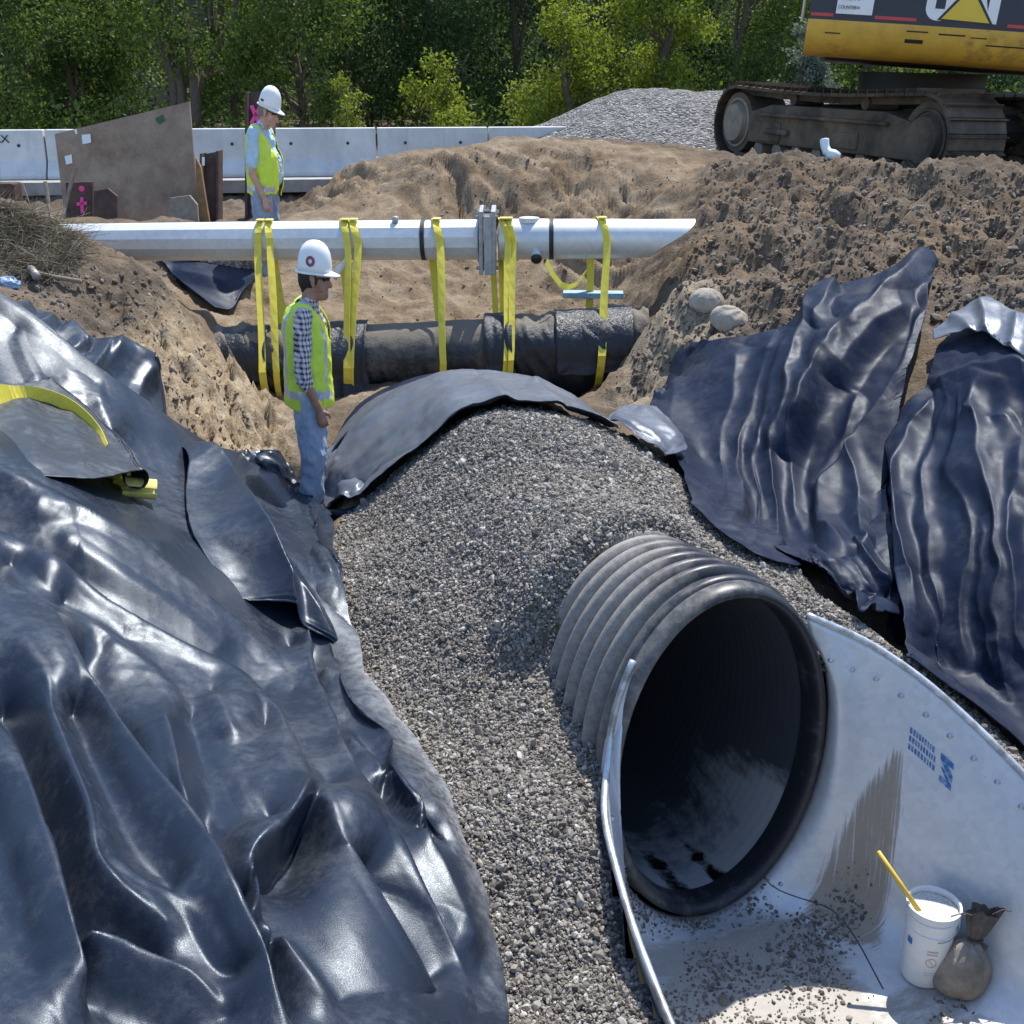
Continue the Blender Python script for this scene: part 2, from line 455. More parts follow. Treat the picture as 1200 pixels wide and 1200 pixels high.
# the ground stays below the edges of the metal apron
for EC in (EL3, ER3):
    bd = np.full(GX.shape, 1e9); bz = np.zeros(GX.shape)
    for i in range(len(EC) - 1):
        p, q = EC[i], EC[i + 1]; ab = q[:2] - p[:2]
        t_ = np.clip(((GX - p[0]) * ab[0] + (GY - p[1]) * ab[1]) / (ab @ ab), 0, 1)
        d_ = np.hypot(GX - p[0] - t_ * ab[0], GY - p[1] - t_ * ab[1]); c_ = d_ < bd
        bd = np.where(c_, d_, bd); bz = np.where(c_, p[2] + t_ * (q[2] - p[2]), bz)
    lim = bz - 0.02 + 0.55 * bd
    GH = np.where((bd < 0.6) & (GY < 3.75), np.minimum(GH, lim), GH)
def H(x, y):
    """bilinear lookup in the terrain grid"""
    x = np.asarray(x, float); y = np.asarray(y, float)
    i = np.clip(np.searchsorted(gx, x) - 1, 0, len(gx) - 2); j = np.clip(np.searchsorted(gy, y) - 1, 0, len(gy) - 2)
    fx = np.clip((x - gx[i]) / (gx[i + 1] - gx[i]), 0, 1); fy = np.clip((y - gy[j]) / (gy[j + 1] - gy[j]), 0, 1)
    return (GH[j, i] * (1 - fx) * (1 - fy) + GH[j, i + 1] * fx * (1 - fy) + GH[j + 1, i] * (1 - fx) * fy + GH[j + 1, i + 1] * fx * fy)

def hit(px, py, dmin=1.6, dmax=26, lift=0.0):
    """where the view rays of photo positions meet the terrain"""
    px = np.atleast_1d(np.asarray(px, float)); py = np.atleast_1d(np.asarray(py, float))
    ds = np.arange(dmin, dmax, 0.03)
    v = (600 - py) / F
    res = np.full(px.shape, np.nan)
    done = np.zeros(px.shape, bool)
    pd = None
    for d in ds:
        X = d * (px - 600) / F; Y = d * (CP + SP * v); Z = CAMZ + d * (-SP + CP * v)
        g = Z - H(X, Y) - lift
        if pd is not None:
            c = (~done) & (g <= 0)
            if c.any():
                t = pg[c] / (pg[c] - g[c] + 1e-9)
                res[c] = pd + t * (d - pd); done |= c
        pd, pg = d, g
        if done.all(): break
    return np.where(np.isnan(res), dmax, res)

def hitP(px, py, **k):
    d = hit(px, py, **k)
    return np.array([P(a, b, c) for a, b, c in zip(np.atleast_1d(px), np.atleast_1d(py), d)])
def hit1(px, py, **k): return Vector(hitP(px, py, **k)[0])

def grid_faces(nu, nv):
    i, j = np.meshgrid(np.arange(nu - 1), np.arange(nv - 1))
    a = (j * nu + i).ravel()
    return np.stack([a, a + 1, a + nu + 1, a + nu], 1)

GHg = GH - 0.03 * (GM > 0.97)      # the ground passes just under the gravel sheet
gverts = np.stack([GX.ravel(), GY.ravel(), GHg.ravel()], 1)
gf = grid_faces(len(gx), len(gy))
dead = (in_es(GX, GY, 0.02) | in_pipe(GX, GY, GHg)).ravel()
gf = gf[~dead[gf].any(1)]

def add_attr(me, name, vals):
    a = me.attributes.new(name, 'FLOAT', 'POINT'); a.data.foreach_set('value', np.asarray(vals, np.float32).ravel())

t = NT('soil'); vec = t.coord()
sandm, cliffm, bulgem = t.attr('sand'), t.attr('cliff'), t.attr('bulge')
n1 = t.noise(1.3, 6, 0.65, vec); n2 = t.noise(9, 6, 0.7, vec); n3 = t.noise(60, 4, 0.7, vec); nv = t.noise(22, 5, 0.75, vec)
dirtc = t.ramp(n2, [(0.3, (0.080, 0.062, 0.046)), (0.5, (0.150, 0.120, 0.090)), (0.75, (0.245, 0.208, 0.165))])
dirtc = t.mix(t.ramp(n1, [(0.42, 0.0), (0.60, 0.75)]), dirtc, (0.19, 0.135, 0.085))
dirtc = t.mix(t.ramp(t.noise(0.9, 5, 0.6, t.coord('Object', (1.3, 1, 2))), [(0.50, 0.0), (0.62, 0.55)]), dirtc, (0.065, 0.054, 0.045))
sandc = t.ramp(t.noise(3, 6, 0.65, vec), [(0.3, (0.14, 0.098, 0.062)), (0.5, (0.225, 0.17, 0.115)), (0.75, (0.345, 0.285, 0.21))])
cliffc = t.ramp(t.noise(5, 7, 0.7, vec), [(0.28, (0.15, 0.115, 0.075)), (0.5, (0.34, 0.265, 0.175)), (0.72, (0.46, 0.39, 0.28))])
c = t.mix(sandm, dirtc, sandc)
c = t.mix(cliffm, c, cliffc)
c = t.mix(t.math('MULTIPLY', bulgem, 0.8), c, (0.33, 0.275, 0.2))
c = t.mix(0.5, c, t.ramp(n3, [(0.25, 0.55), (0.5, 1.0), (0.8, 1.35)]), 'MULTIPLY')
c = t.mix(0.55, c, t.ramp(nv, [(0.3, 0.5), (0.5, 1.0), (0.75, 1.3)]), 'MULTIPLY')
bh = t.math('ADD', t.math('MULTIPLY', n2, 0.6), t.math('ADD', t.math('MULTIPLY', nv, 0.4), t.math('MULTIPLY', n3, 0.18)))
M_SOIL = t.set(base=c, rough=0.95, spec=0.15, normal=t.bump(bh, 0.9, 0.05))
gme = mesh_from(gverts, gf, 'ground')
add_attr(gme, 'sand', SM); add_attr(gme, 'cliff', CM); add_attr(gme, 'bulge', BM)
struct(link('ground', gme, M_SOIL))

# ------------------------------------------------------------------ gravel: a sheet and loose stones over it
kx = np.where((gx > -1.9) & (gx < 3.2))[0]; ky = np.where((gy > 1.0) & (gy < 7.6))[0]
SX, SY = GX[np.ix_(ky, kx)], GY[np.ix_(ky, kx)]; SH = GH[np.ix_(ky, kx)]
sf = grid_faces(len(kx), len(ky))
keep = (GM[np.ix_(ky, kx)] > 0.6) & ~in_es(SX, SY, 0.02) & ~in_pipe(SX, SY, SH)
sf = sf[keep.ravel()[sf].all(1)]
used = np.unique(sf); remap = -np.ones(SX.size, int); remap[used] = np.arange(len(used))
gverts2 = np.stack([SX.ravel(), SY.ravel(), SH.ravel()], 1)[used]; sf = remap[sf]
t = NT('gravel_bed'); vec = t.coord()
vcol = t.voro(75, vec, out='Color'); vd = t.voro(75, vec)
sep = t.n('ShaderNodeSeparateColor'); t.l(vcol, sep.inputs[0])
gb = t.ramp(sep.outputs[0], [(0.0, (0.03, 0.03, 0.032)), (0.5, (0.085, 0.085, 0.085)), (1.0, (0.24, 0.235, 0.22))])
M_GBED = t.set(base=gb, rough=0.85, normal=t.bump(t.math('MULTIPLY', vd, -1.0), 1.0, 0.02))
gravel = link('gravel', mesh_from(gverts2, sf, 'gravel'), M_GBED)
tag(gravel, 'grey crushed stone heaped over the big culvert', 'gravel'); gravel['kind'] = 'stuff'

t = NT('gravel_stone')
tone = t.attr('tone')
gs = t.ramp(tone, [(0.0, (0.088, 0.079, 0.068)), (0.28, (0.162, 0.146, 0.125)), (0.6, (0.28, 0.255, 0.22)), (0.85, (0.41, 0.387, 0.35)), (1.0, (0.58, 0.55, 0.50))])
M_STONE = t.set(base=gs, rough=0.8, spec=0.3)
_ico = None
def stone_cloud(name, pos, size, mat, flat=0.75, tone=None, parent=None):
    bm = bmesh.new(); bmesh.ops.create_icosphere(bm, subdivisions=1, radius=1.0)
    V = np.array([v.co for v in bm.verts]); Fc = np.array([[v.index for v in f.verts] for f in bm.faces]); bm.free()
    n, m = len(pos), len(V)
    rng = np.random.default_rng(n)
    q = rng.normal(size=(n, 4)); q /= np.linalg.norm(q, axis=1)[:, None]
    w, x, y, z = q.T
    Rm = np.stack([1 - 2 * (y * y + z * z), 2 * (x * y - z * w), 2 * (x * z + y * w), 2 * (x * y + z * w), 1 - 2 * (x * x + z * z), 2 * (y * z - x * w),
                   2 * (x * z - y * w), 2 * (y * z + x * w), 1 - 2 * (x * x + y * y)], 1).reshape(n, 3, 3)
    scl = np.stack([rng.uniform(0.8, 1.5, n), rng.uniform(0.65, 1.1, n), rng.uniform(0.45, 0.85, n)], 1) * np.asarray(size)[:, None]
    vs = V[None] * rng.uniform(0.72, 1.2, (n, m))[..., None]
    vs = vs * scl[:, None, :]
    vs = np.einsum('nij,nmj->nmi', Rm, vs) + pos[:, None, :]
    fs = (Fc[None] + (np.arange(n) * m)[:, None, None]).reshape(-1, 3)
    me = mesh_from(vs.reshape(-1, 3), fs, name, smooth=False)
    if tone is None: tone = rng.beta(1.6, 2.0, n)
    a = me.attributes.new('tone', 'FLOAT', 'POINT'); a.data.foreach_set('value', np.repeat(tone, m).astype(np.float32))
    return link(name, me, mat, parent)
# random points on the gravel sheet, denser towards the camera
tri = np.concatenate([sf[:, [0, 1, 2]], sf[:, [0, 2, 3]]])
A, B, C = gverts2[tri[:, 0]], gverts2[tri[:, 1]], gverts2[tri[:, 2]]
area = np.linalg.norm(np.cross(B - A, C - A), axis=1) / 2
cen = (A + B + C) / 3
pxc, pyc, dc = proj(cen[:, 0], cen[:, 1], cen[:, 2])
vis = (pxc > 340) & (pxc < 1260) & (pyc < 1280) & (dc < 7.2)
wgt = area * vis
NST = 200000
ti = RNG.choice(len(tri), NST, p=wgt / wgt.sum())
u, v = RNG.random(NST), RNG.random(NST); fl = u + v > 1; u[fl] = 1 - u[fl]; v[fl] = 1 - v[fl]
sp = A[ti] + (B[ti] - A[ti]) * u[:, None] + (C[ti] - A[ti]) * v[:, None]
ssz = RNG.lognormal(math.log(0.0056), 0.38, NST)
sp[:, 2] += RNG.uniform(-0.2, 0.9, NST) * ssz
okk = ~in_es(sp[:, 0], sp[:, 1], -0.02) & ~in_pipe(sp[:, 0], sp[:, 1], sp[:, 2])
cth = RNG.uniform(-np.pi, np.pi, 90000); cs_ = RNG.uniform(-0.80, -0.05, 90000)
cp = PW(cs_, (ORX + 0.02) * np.sin(cth), (ORZ + 0.02) * np.cos(cth))
gap_ = H(cp[:, 0], cp[:, 1]) - cp[:, 2]
ck = (gap_ > -0.025) & (gap_ < 0.40) & (cs_ > -0.8)
jj = RNG.uniform(0, 1, len(cp)) ** 2 * np.clip(gap_, 0.0, 0.06)
cp = (cp + np.stack([PL[0] * np.sin(cth) * jj, PL[1] * np.sin(cth) * jj, np.cos(cth) * jj], 1))[ck]; cp += RNG.normal(0, 0.006, cp.shape); csz = RNG.lognormal(math.log(0.0058), 0.33, len(cp))
sp = np.concatenate([sp[okk], cp]); ssz = np.concatenate([ssz[okk], csz])
stc = stone_cloud('gravel_stones', sp, ssz, M_STONE)
stc['kind'] = 'stuff'; tag(stc, 'loose grey crushed stones lying on the mound', 'gravel')
# ------------------------------------------------------------------ black corrugated culvert
t = NT('culvert_plastic'); vec = t.coord()
nz = t.sep = t.n('ShaderNodeNewGeometry')
dust = t.ramp(t.noise(7, 9, 0.75, vec), [(0.42, 0.0), (0.62, 0.85)])
fine = t.ramp(t.noise(40, 6, 0.8, vec), [(0.35, 0.55), (0.6, 1.0)])
sepn = t.n('ShaderNodeSeparateXYZ'); t.l(nz.outputs['Normal'], sepn.inputs[0])
grad = t.attr('dusty')
dm = t.math('MULTIPLY', t.math('MULTIPLY', fine, t.ramp(t.math('ADD', grad, t.math('MULTIPLY', t.noise(9, 8, 0.7, vec), 0.9)), [(0.50, 0.03), (0.95, 0.95)])), 1.0)
M_PIPE = t.set(base=t.mix(dm, (0.011, 0.014, 0.022), (0.36, 0.335, 0.30)), rough=t.ramp(dm, [(0, 0.38), (1, 0.85)]), spec=0.5,
               normal=t.bump(t.noise(120, 4, 0.6, vec), 0.15, 0.004))
culvert = thing('drainage_pipe', tuple(PO + np.array([0, 0, -ORZ])), 'big black corrugated plastic drainage pipe opening out of the gravel mound', 'drainage pipe')
# corrugated outer wall
prof = [(0.0, -0.012), (0.0, 0.0), (-0.03, 0.012), (-0.06, 0.0), (-0.075, -0.028)]
s0, pitch = -0.085, 0.10
for k in range(7):
    b = s0 - k * pitch
    for f, h in ((0.0, -0.043), (0.08, -0.038), (0.17, -0.008), (0.30, 0.018), (0.5, 0.026), (0.70, 0.018), (0.83, -0.008), (0.92, -0.038), (1.0, -0.043)):
        prof.append((b - f * pitch, h))
NA = 96
th = np.linspace(0, 2 * np.pi, NA, endpoint=False)
vs = []; dus = []
for (s, h) in prof:
    vs.append(PW(np.full(NA, s), (ORX + h) * np.sin(th), (ORZ + h) * np.cos(th)))
    left = np.clip(-np.sin(th) * 0.80 + np.clip(-s, 0, 1.0) * 0.6 - 0.05, 0, 1)
    dus.append(np.clip(left, 0, 1) if s < -0.08 else np.clip(left, 0, 1) * 0.45)
vs = np.concatenate(vs); dus = np.concatenate(dus)
nr = len(prof)
def ring_faces(nr, na, flip=False):
    i = np.arange(na); out = []
    for r in range(nr - 1):
        q = np.stack([r * na + i, r * na + (i + 1) % na, (r + 1) * na + (i + 1) % na, (r + 1) * na + i], 1)
        out.append(q[:, ::-1] if flip else q)
    return np.concatenate(out)
me = mesh_from(vs, ring_faces(nr, NA), 'corrugated_wall'); add_attr(me, 'dusty', dus)
link('corrugated_wall', me, M_PIPE, culvert)
# rounded rim at the mouth
rp = []
for k in range(11):
    a = math.pi * k / 10
    rp.append((0.02 + 0.055 * math.sin(a) - 0.0, (ORX + PRX) / 2 + (ORX - PRX) / 2 * math.cos(a), (ORZ + PRZ) / 2 + (ORZ - PRZ) / 2 * math.cos(a)))
rp.insert(0, (-0.07, ORX - 0.003, ORZ - 0.003)); rp.append((-0.04, PRX, PRZ))
vs = np.concatenate([PW(np.full(NA, s), a * np.sin(th), b * np.cos(th)) for s, a, b in rp])
me = mesh_from(vs, ring_faces(len(rp), NA), 'rim'); add_attr(me, 'dusty', np.concatenate([np.clip(-np.sin(th) * 0.28 + np.clip(np.cos(th),0,1)*0.12, 0, 0.3) for _ in rp]))
link('rim', me, M_PIPE, culvert)
# inner liner, faintly ribbed, with scuffs and a wet black streak on the bottom
t = NT('culvert_liner'); vec = t.coord()
scf = t.attr('scuff')
n = t.noise(6, 8, 0.75, t.coord('Object', (1, 1, 3)))
scm = t.ramp(t.math('ADD', scf, t.math('MULTIPLY', n, 0.8)), [(0.78, 0.0), (1.08, 1.0)])
wet = t.ramp(t.math('ADD', t.attr('wet'), t.math('MULTIPLY', t.noise(8, 7, 0.75, vec), 0.7)), [(0.85, 0.0), (0.95, 1.0)])
basec = t.mix(scm, (0.07, 0.078, 0.092), (0.40, 0.41, 0.42))
basec = t.mix(wet, basec, (0.004, 0.004, 0.005))
M_LINER = t.set(base=basec, rough=t.mix(wet, t.ramp(scm, [(0, 0.34), (1, 0.55)]), (0.3, 0.3, 0.3)), spec=0.5)
ss = np.arange(-0.04, -1.37, -0.012)
vs = []; sc_, wt_ = [], []
for s in ss:
    rb = 0.0005 * math.cos(2 * math.pi * (s - s0) / (pitch * 0.5))
    vs.append(PW(np.full(NA, s), (PRX - rb) * np.sin(th), (PRZ - rb) * np.cos(th)))
    a = np.degrees(np.arctan2(np.sin(th), np.cos(th)))      # 0 top, 90 right, 180 bottom
    nearm = np.clip(1 + s / 1.3, 0, 1)
    sc_.append((np.exp(-((a - 125) / 20.0) ** 2) * 0.60 + np.exp(-((np.abs(a) - 168) / 30.0) ** 2) * 0.62 + 0.12) * nearm)
    wt_.append(np.where(a > 0, np.exp(-((a - 165) / 8) ** 2), np.exp(-((a + 170) / 16) ** 2)) * 0.62 * np.clip(1.3 + s / 0.8, 0, 1))
vs = np.concatenate(vs)
fl = ring_faces(len(ss), NA, True)
me = mesh_from(vs, fl, 'liner'); add_attr(me, 'scuff', np.concatenate(sc_)); add_attr(me, 'wet', np.concatenate(wt_))
link('liner', me, M_LINER, culvert)
# far end of the buried length
b = MB(); b.add([tuple(p) for p in PW(np.full(NA, -1.36), (PRX) * np.sin(th), PRZ * np.cos(th))], [tuple(range(NA))])
b.build('end_plate', M_LINER, culvert)

# ------------------------------------------------------------------ galvanised flared end section
t = NT('galvanised_sheet'); vec = t.coord()
sp_ = t.voro(38, vec, out='Color'); sepc = t.n('ShaderNodeSeparateColor'); t.l(sp_, sepc.inputs[0])
base = t.ramp(sepc.outputs[0], [(0, (0.60, 0.64, 0.68)), (1, (0.74, 0.77, 0.80))])
base = t.mix(0.45, base, t.ramp(t.noise(3, 6, 0.65, vec), [(0.3, (0.54, 0.59, 0.64)), (0.7, (0.76, 0.79, 0.81))]))
# mud splash mask: vertical runs
mud = t.attr('mud'); gritm = t.attr('grit')
tc = t.n('ShaderNodeAttribute'); tc.attribute_name = 'uvs'
mp = t.n('ShaderNodeMapping'); mp.inputs['Scale'].default_value = (120, 6, 1); t.l(tc.outputs['Vector'], mp.inputs[0])
runs = t.noise(1.0, 5, 0.65, mp.outputs[0])
mp2 = t.n('ShaderNodeMapping'); mp2.inputs['Scale'].default_value = (26, 20, 1); t.l(tc.outputs['Vector'], mp2.inputs[0])
blot = t.noise(1.0, 7, 0.75, mp2.outputs[0])
mm = t.ramp(t.math('ADD', mud, t.math('ADD', t.math('MULTIPLY', runs, 0.75), t.math('MULTIPLY', blot, 0.35))), [(0.86, 0.0), (1.22, 0.80)])
gm_ = t.ramp(t.math('ADD', gritm, t.math('MULTIPLY', blot, 0.9)), [(0.78, 0.0), (1.25, 0.72)])
spk = t.ramp(t.noise(210, 3, 0.8, vec), [(0.66, 0.0), (0.7, 0.7)])
base = t.mix(mm, base, t.mix(blot, (0.22, 0.155, 0.095), (0.42, 0.33, 0.22)))
base = t.mix(gm_, base, t.mix(t.noise(55, 5, 0.75, vec), (0.15, 0.12, 0.085), (0.40, 0.34, 0.26)))
base = t.mix(t.math('MULTIPLY', spk, t.math('ADD', gritm, 0.12)), base, (0.12, 0.11, 0.10))
dm = t.math('MAXIMUM', mm, gm_)
M_GALV = t.set(base=base, rough=t.ramp(dm, [(0, 0.46), (1, 0.85)]), metal=t.ramp(dm, [(0, 0.35), (1, 0.0)]),
               normal=t.bump(t.noise(9, 4, 0.6, vec), 0.08, 0.02))
M_STEELEDGE = simple_mat('galvanised_edge', (0.62, 0.65, 0.68), 0.42, 0.7, 0.15, 30, dirt=(0.2, 0.17, 0.13), dirt_amt=0.45)
esec = thing('culvert_end_section', tuple(PW(np.array(0.4), 0, -0.75)), 'flared galvanised sheet metal apron bolted round the mouth of the black pipe', 'culvert end')
NSs, NTt = 64, 90
Ssv = np.linspace(0.03, 1.45, NSs)
tt = np.linspace(0, 1, NTt)
def _cm(P_, n):
    P_ = np.asarray(P_); seg = np.linalg.norm(np.diff(P_, axis=0), axis=1); u = np.concatenate([[0], np.cumsum(seg)]); u /= u[-1]
    q = np.linspace(0, 1, n); y = np.stack([np.interp(q, u, P_[:, k]) for k in range(3)], 1)
    yp = np.pad(y, ((6, 6), (0, 0)), mode='reflect', reflect_type='odd'); ker = np.hanning(15)[1:-1]; ker /= ker.sum()
    return np.stack([np.convolve(yp[:, k], ker, 'valid') for k in range(3)], 1)
ELc, ERc = _cm(EL3, NSs), _cm(ER3, NSs)
G3 = np.zeros((NSs, NTt, 3))
def _loc(p):
    rx, ry = p[0] - PO[0], p[1] - PO[1]; return rx * PL[0] + ry * PL[1]
for i, s in enumerate(Ssv):
    LT, RT = ELc[i], ERc[i]
    zf = ESF - 0.015 * s
    fl_, fr_ = -0.30 - 0.22 * max(s, 0), 0.33 + 0.42 * max(s, 0)
    W = lambda l, z: np.array([PO[0] + PA[0] * s + PL[0] * l, PO[1] + PA[1] * s + PL[1] * l, z])
    FL, FR = W(fl_ - 0.07, zf + 0.03), W(fr_ + 0.08, zf + 0.03)
    ctrl = np.array([LT, LT * 0.45 + FL * 0.55, FL, W(fl_ + 0.12, zf), W(0, zf - 0.004), W(fr_ - 0.12, zf), FR, RT * 0.45 + FR * 0.55, RT])
    cum = np.concatenate([[0], np.cumsum(np.linalg.norm(np.diff(ctrl, axis=0), axis=1))]); cum /= cum[-1]
    tl = np.linspace(0, 1, 400)
    y = np.stack([np.interp(tl, cum, ctrl[:, k]) for k in range(3)], 1)
    ker = np.hanning(63)[1:-1]; ker /= ker.sum()
    yp = np.pad(y, ((30, 30), (0, 0)), mode='reflect', reflect_type='odd')
    y = np.stack([np.convolve(yp[:, k], ker, 'valid') for k in range(3)], 1)
    k = sstep(0.26, 0.03, s)
    if k > 0:
        ex, ez = ORX + 0.016, ORZ + 0.02
        a0 = math.atan2(_loc(LT) / ex, (LT[2] - PO[2]) / ez); a1 = math.atan2(_loc(RT) / ex, (RT[2] - PO[2]) / ez)
        aa = np.concatenate([np.linspace(a0 + 2 * np.pi, np.pi, 200), np.linspace(np.pi, a1, 200)])
        ye = np.stack([PO[0] + PA[0] * s + PL[0] * ex * np.sin(aa), PO[1] + PA[1] * s + PL[1] * ex * np.sin(aa), PO[2] + ez * np.cos(aa)], 1)
        kc = (k * sstep(0, 0.10, tl) * sstep(1, 0.93, tl))[:, None]
        y = y * (1 - kc) + ye * kc
    G3[i] = np.stack([np.interp(tt, tl, y[:, q]) for q in range(3)], 1)
def es_surf(s, t_):
    fi = np.clip((s - Ssv[0]) / (Ssv[-1] - Ssv[0]) * (NSs - 1), 0, NSs - 1.001); fj = np.clip(t_ * (NTt - 1), 0, NTt - 1.001)
    i, j = int(fi), int(fj); a, b = fi - i, fj - j
    p = (G3[i, j] * (1 - a) * (1 - b) + G3[i + 1, j] * a * (1 - b) + G3[i, j + 1] * (1 - a) * b + G3[i + 1, j + 1] * a * b)
    du = G3[i + 1, j] - G3[i, j]; dv = G3[i, j + 1] - G3[i, j]
    n = np.cross(du, dv); n /= np.linalg.norm(n)
    if n[2] < 0 and abs(n[2]) > 0.2: n = -n
    toc = PO + np.array([PA[0] * 0.6, PA[1] * 0.6, 0.2]) - p
    if n @ toc < 0: n = -n
    return Vector(p), Vector(n), Vector(du).normalized(), Vector(dv).normalized()
TM, SMm = np.meshgrid(tt, Ssv)
Zf = G3[:, :, 2]
PXg, PYg, _ = proj(G3[:, :, 0], G3[:, :, 1], G3[:, :, 2])
right = TM > 0.55
def pxblob(poly, soft): return seg_mask(PXg, PYg, np.array(poly, float), soft)
# splash of mud on the right wing: a triangle widening downwards, a finer run to its left
mudm = np.zeros_like(TM)
e = np.exp(-(((TM - 0.70) - 0.0) / 0.055) ** 2)
mudm = np.maximum(pxblob([(1050,872),(1062,880),(1060,950),(1046,1040),(1036,1118),(985,1110),(935,1075),(950,1035),(985,965),(1015,915)], 16) * 0.50, pxblob([(1080,835),(1090,838),(1068,900),(1040,950),(1030,930)], 22) * 0.20) * (TM > 0.5)
mudm = np.maximum(mudm, sstep(0.80, 0.97, TM) * 0.16 * (0.5 + 0.5 * np.sin(SMm * 23)))
gritv = sstep(0.62, 0.54, TM) * sstep(0.22, 0.36, TM) * sstep(0.02, 0.25, SMm) * 0.62
gritv = np.maximum(gritv, sstep(0.50, 0.70, SMm) * sstep(0.74, 0.66, TM) * sstep(0.2, 0.3, TM) * 0.5)  # grit carried further across the floor to dull the sunlit patch
me = mesh_from(G3.reshape(-1, 3), grid_faces(NTt, NSs), 'apron_sheet')
add_attr(me, 'mud', mudm); add_attr(me, 'grit', gritv)
a = me.attributes.new('uvs', 'FLOAT_VECTOR', 'POINT'); a.data.foreach_set('vector', np.stack([SMm, TM, 0 * TM], -1).astype(np.float32).ravel())
ap = link('apron_sheet', me, M_GALV, esec)
mod = ap.modifiers.new('thick', 'SOLIDIFY'); mod.thickness = 0.005; mod.offset = 0
# rolled edges
for nm, j in (('rolled_edge', 0), ('rolled_edge', NTt - 1)):
    b = MB(); b.tube([G3[i, j] + np.array([0, 0, 0.004]) for i in range(NSs)], 0.013, 8); b.build(nm, M_STEELEDGE, esec, True)
# bolts below the right edge and on the left edge
M_BOLT = simple_mat('bolt_zinc', (0.6, 0.62, 0.64), 0.4, 0.8, 0.1, 60)
def bolt(s, t_, r=0.009):
    p, n, du, dv = es_surf(s, t_)
    b = MB(); q = n.to_track_quat('Z', 'Y').to_matrix()
    b.lathe([(0.0001, 0.009), (r * 0.8, 0.008), (r, 0.004), (r, 0.0), (r * 1.5, -0.001)], p + n * 0.004, 8, q)
    b.build('bolt', M_BOLT, esec, True)
for k in range(13): bolt(0.02 + k * 0.085, 0.962)
for k in range(5): bolt(0.05 + k * 0.2, 0.04)
for k in range(3): bolt(0.1, 0.56 + k * 0.035, 0.007)
# lap seam between the wing plate and the floor plate
b = MB()
pts = []
for k in range(24):
    s = 0.0 + 0.62 * k / 23; tq = 0.625 - 0.035 * k / 23
    p, n, _, _ = es_surf(s, tq); pts.append(p + n * 0.003)
b.tube(pts, 0.0025, 6)
M_SEAM = simple_mat('lap_seam', (0.07, 0.07, 0.07), 0.6, 0.4, 0.2, 30)
b.build('lap_seam', M_SEAM, esec, True)
# blue stencilled maker's mark on the right wing: rows of faded strokes and a slanting emblem
t = NT('blue_stencil'); vec = t.coord()
M_BLUE = t.set(base=t.ramp(t.noise(60, 4, 0.7, vec), [(0.35, (0.30, 0.42, 0.55)), (0.55, (0.03, 0.16, 0.42))]), rough=0.6)
def decal(name, polys, s_c, t_c, ls, lt_, mat, parent, off=0.0045):
    """flat marks on the wing: polygon coordinates u (0..1 along s) and w (0..1 along t)"""
    vs, fs = [], []
    for poly in polys:
        base_ = len(vs)
        for (u, w) in poly:
            p, n, _, _ = es_surf(s_c + u * ls, t_c + w * lt_)
            vs.append(tuple(p + n * off))
        fs.append(tuple(range(base_, base_ + len(poly))))
    me = mesh_from(np.array(vs), fs, name, False)
    return link(name, me, mat, parent)
MARK = dict(s_c=0.40, t_c=0.895, ls=0.155, lt_=0.042)
polys = []
rr = random.Random(5)
for row in range(3):
    x = 0.0
    while x < 0.62 - 0.05 * row:
        w = rr.uniform(0.03, 0.055)
        y0 = 0.18 + row * 0.26
        polys.append([(x, y0), (x + w, y0), (x + w, y0 + 0.18), (x, y0 + 0.18)])
        x += w + 0.022
decal('stencil_lettering', polys, mat=M_BLUE, parent=esec, **MARK)
emb = [[(0.72, 0.05), (1.0, 0.05), (1.0, 0.22), (0.80, 0.5), (0.72, 0.5), (0.88, 0.22), (0.72, 0.22)],
       [(0.80, 0.55), (1.0, 0.30), (1.0, 0.52), (0.86, 0.72), (1.0, 0.72), (1.0, 0.9), (0.70, 0.9), (0.70, 0.72)]]
decal('stencil_emblem', emb, mat=M_BLUE, parent=esec, **MARK)
# grit washed onto the floor plate
gp = []; gsz = []
rg = np.random.default_rng(21)
for _ in range(16000):
    s = rg.uniform(0.06, 1.2); tq = rg.beta(2.0, 2.2) * 0.56 + 0.20
    p, n, _, _ = es_surf(s, tq)
    dens = noise3(np.array([p.x * 4.0]), np.array([p.y * 4.0]), 2.2)[0]
    dens += 0.55 - abs(s - 0.45) * 0.7 - max(0, tq - 0.50) * 2.2
    if rg.random() < dens:
        gp.append(p + n * 0.004); gsz.append(rg.lognormal(math.log(0.0055), 0.4))
st2 = stone_cloud('washed_gravel', np.array(gp), np.array(gsz), M_STONE); st2['kind'] = 'stuff'
tag(st2, 'thin scatter of washed gravel on the metal apron floor', 'gravel')

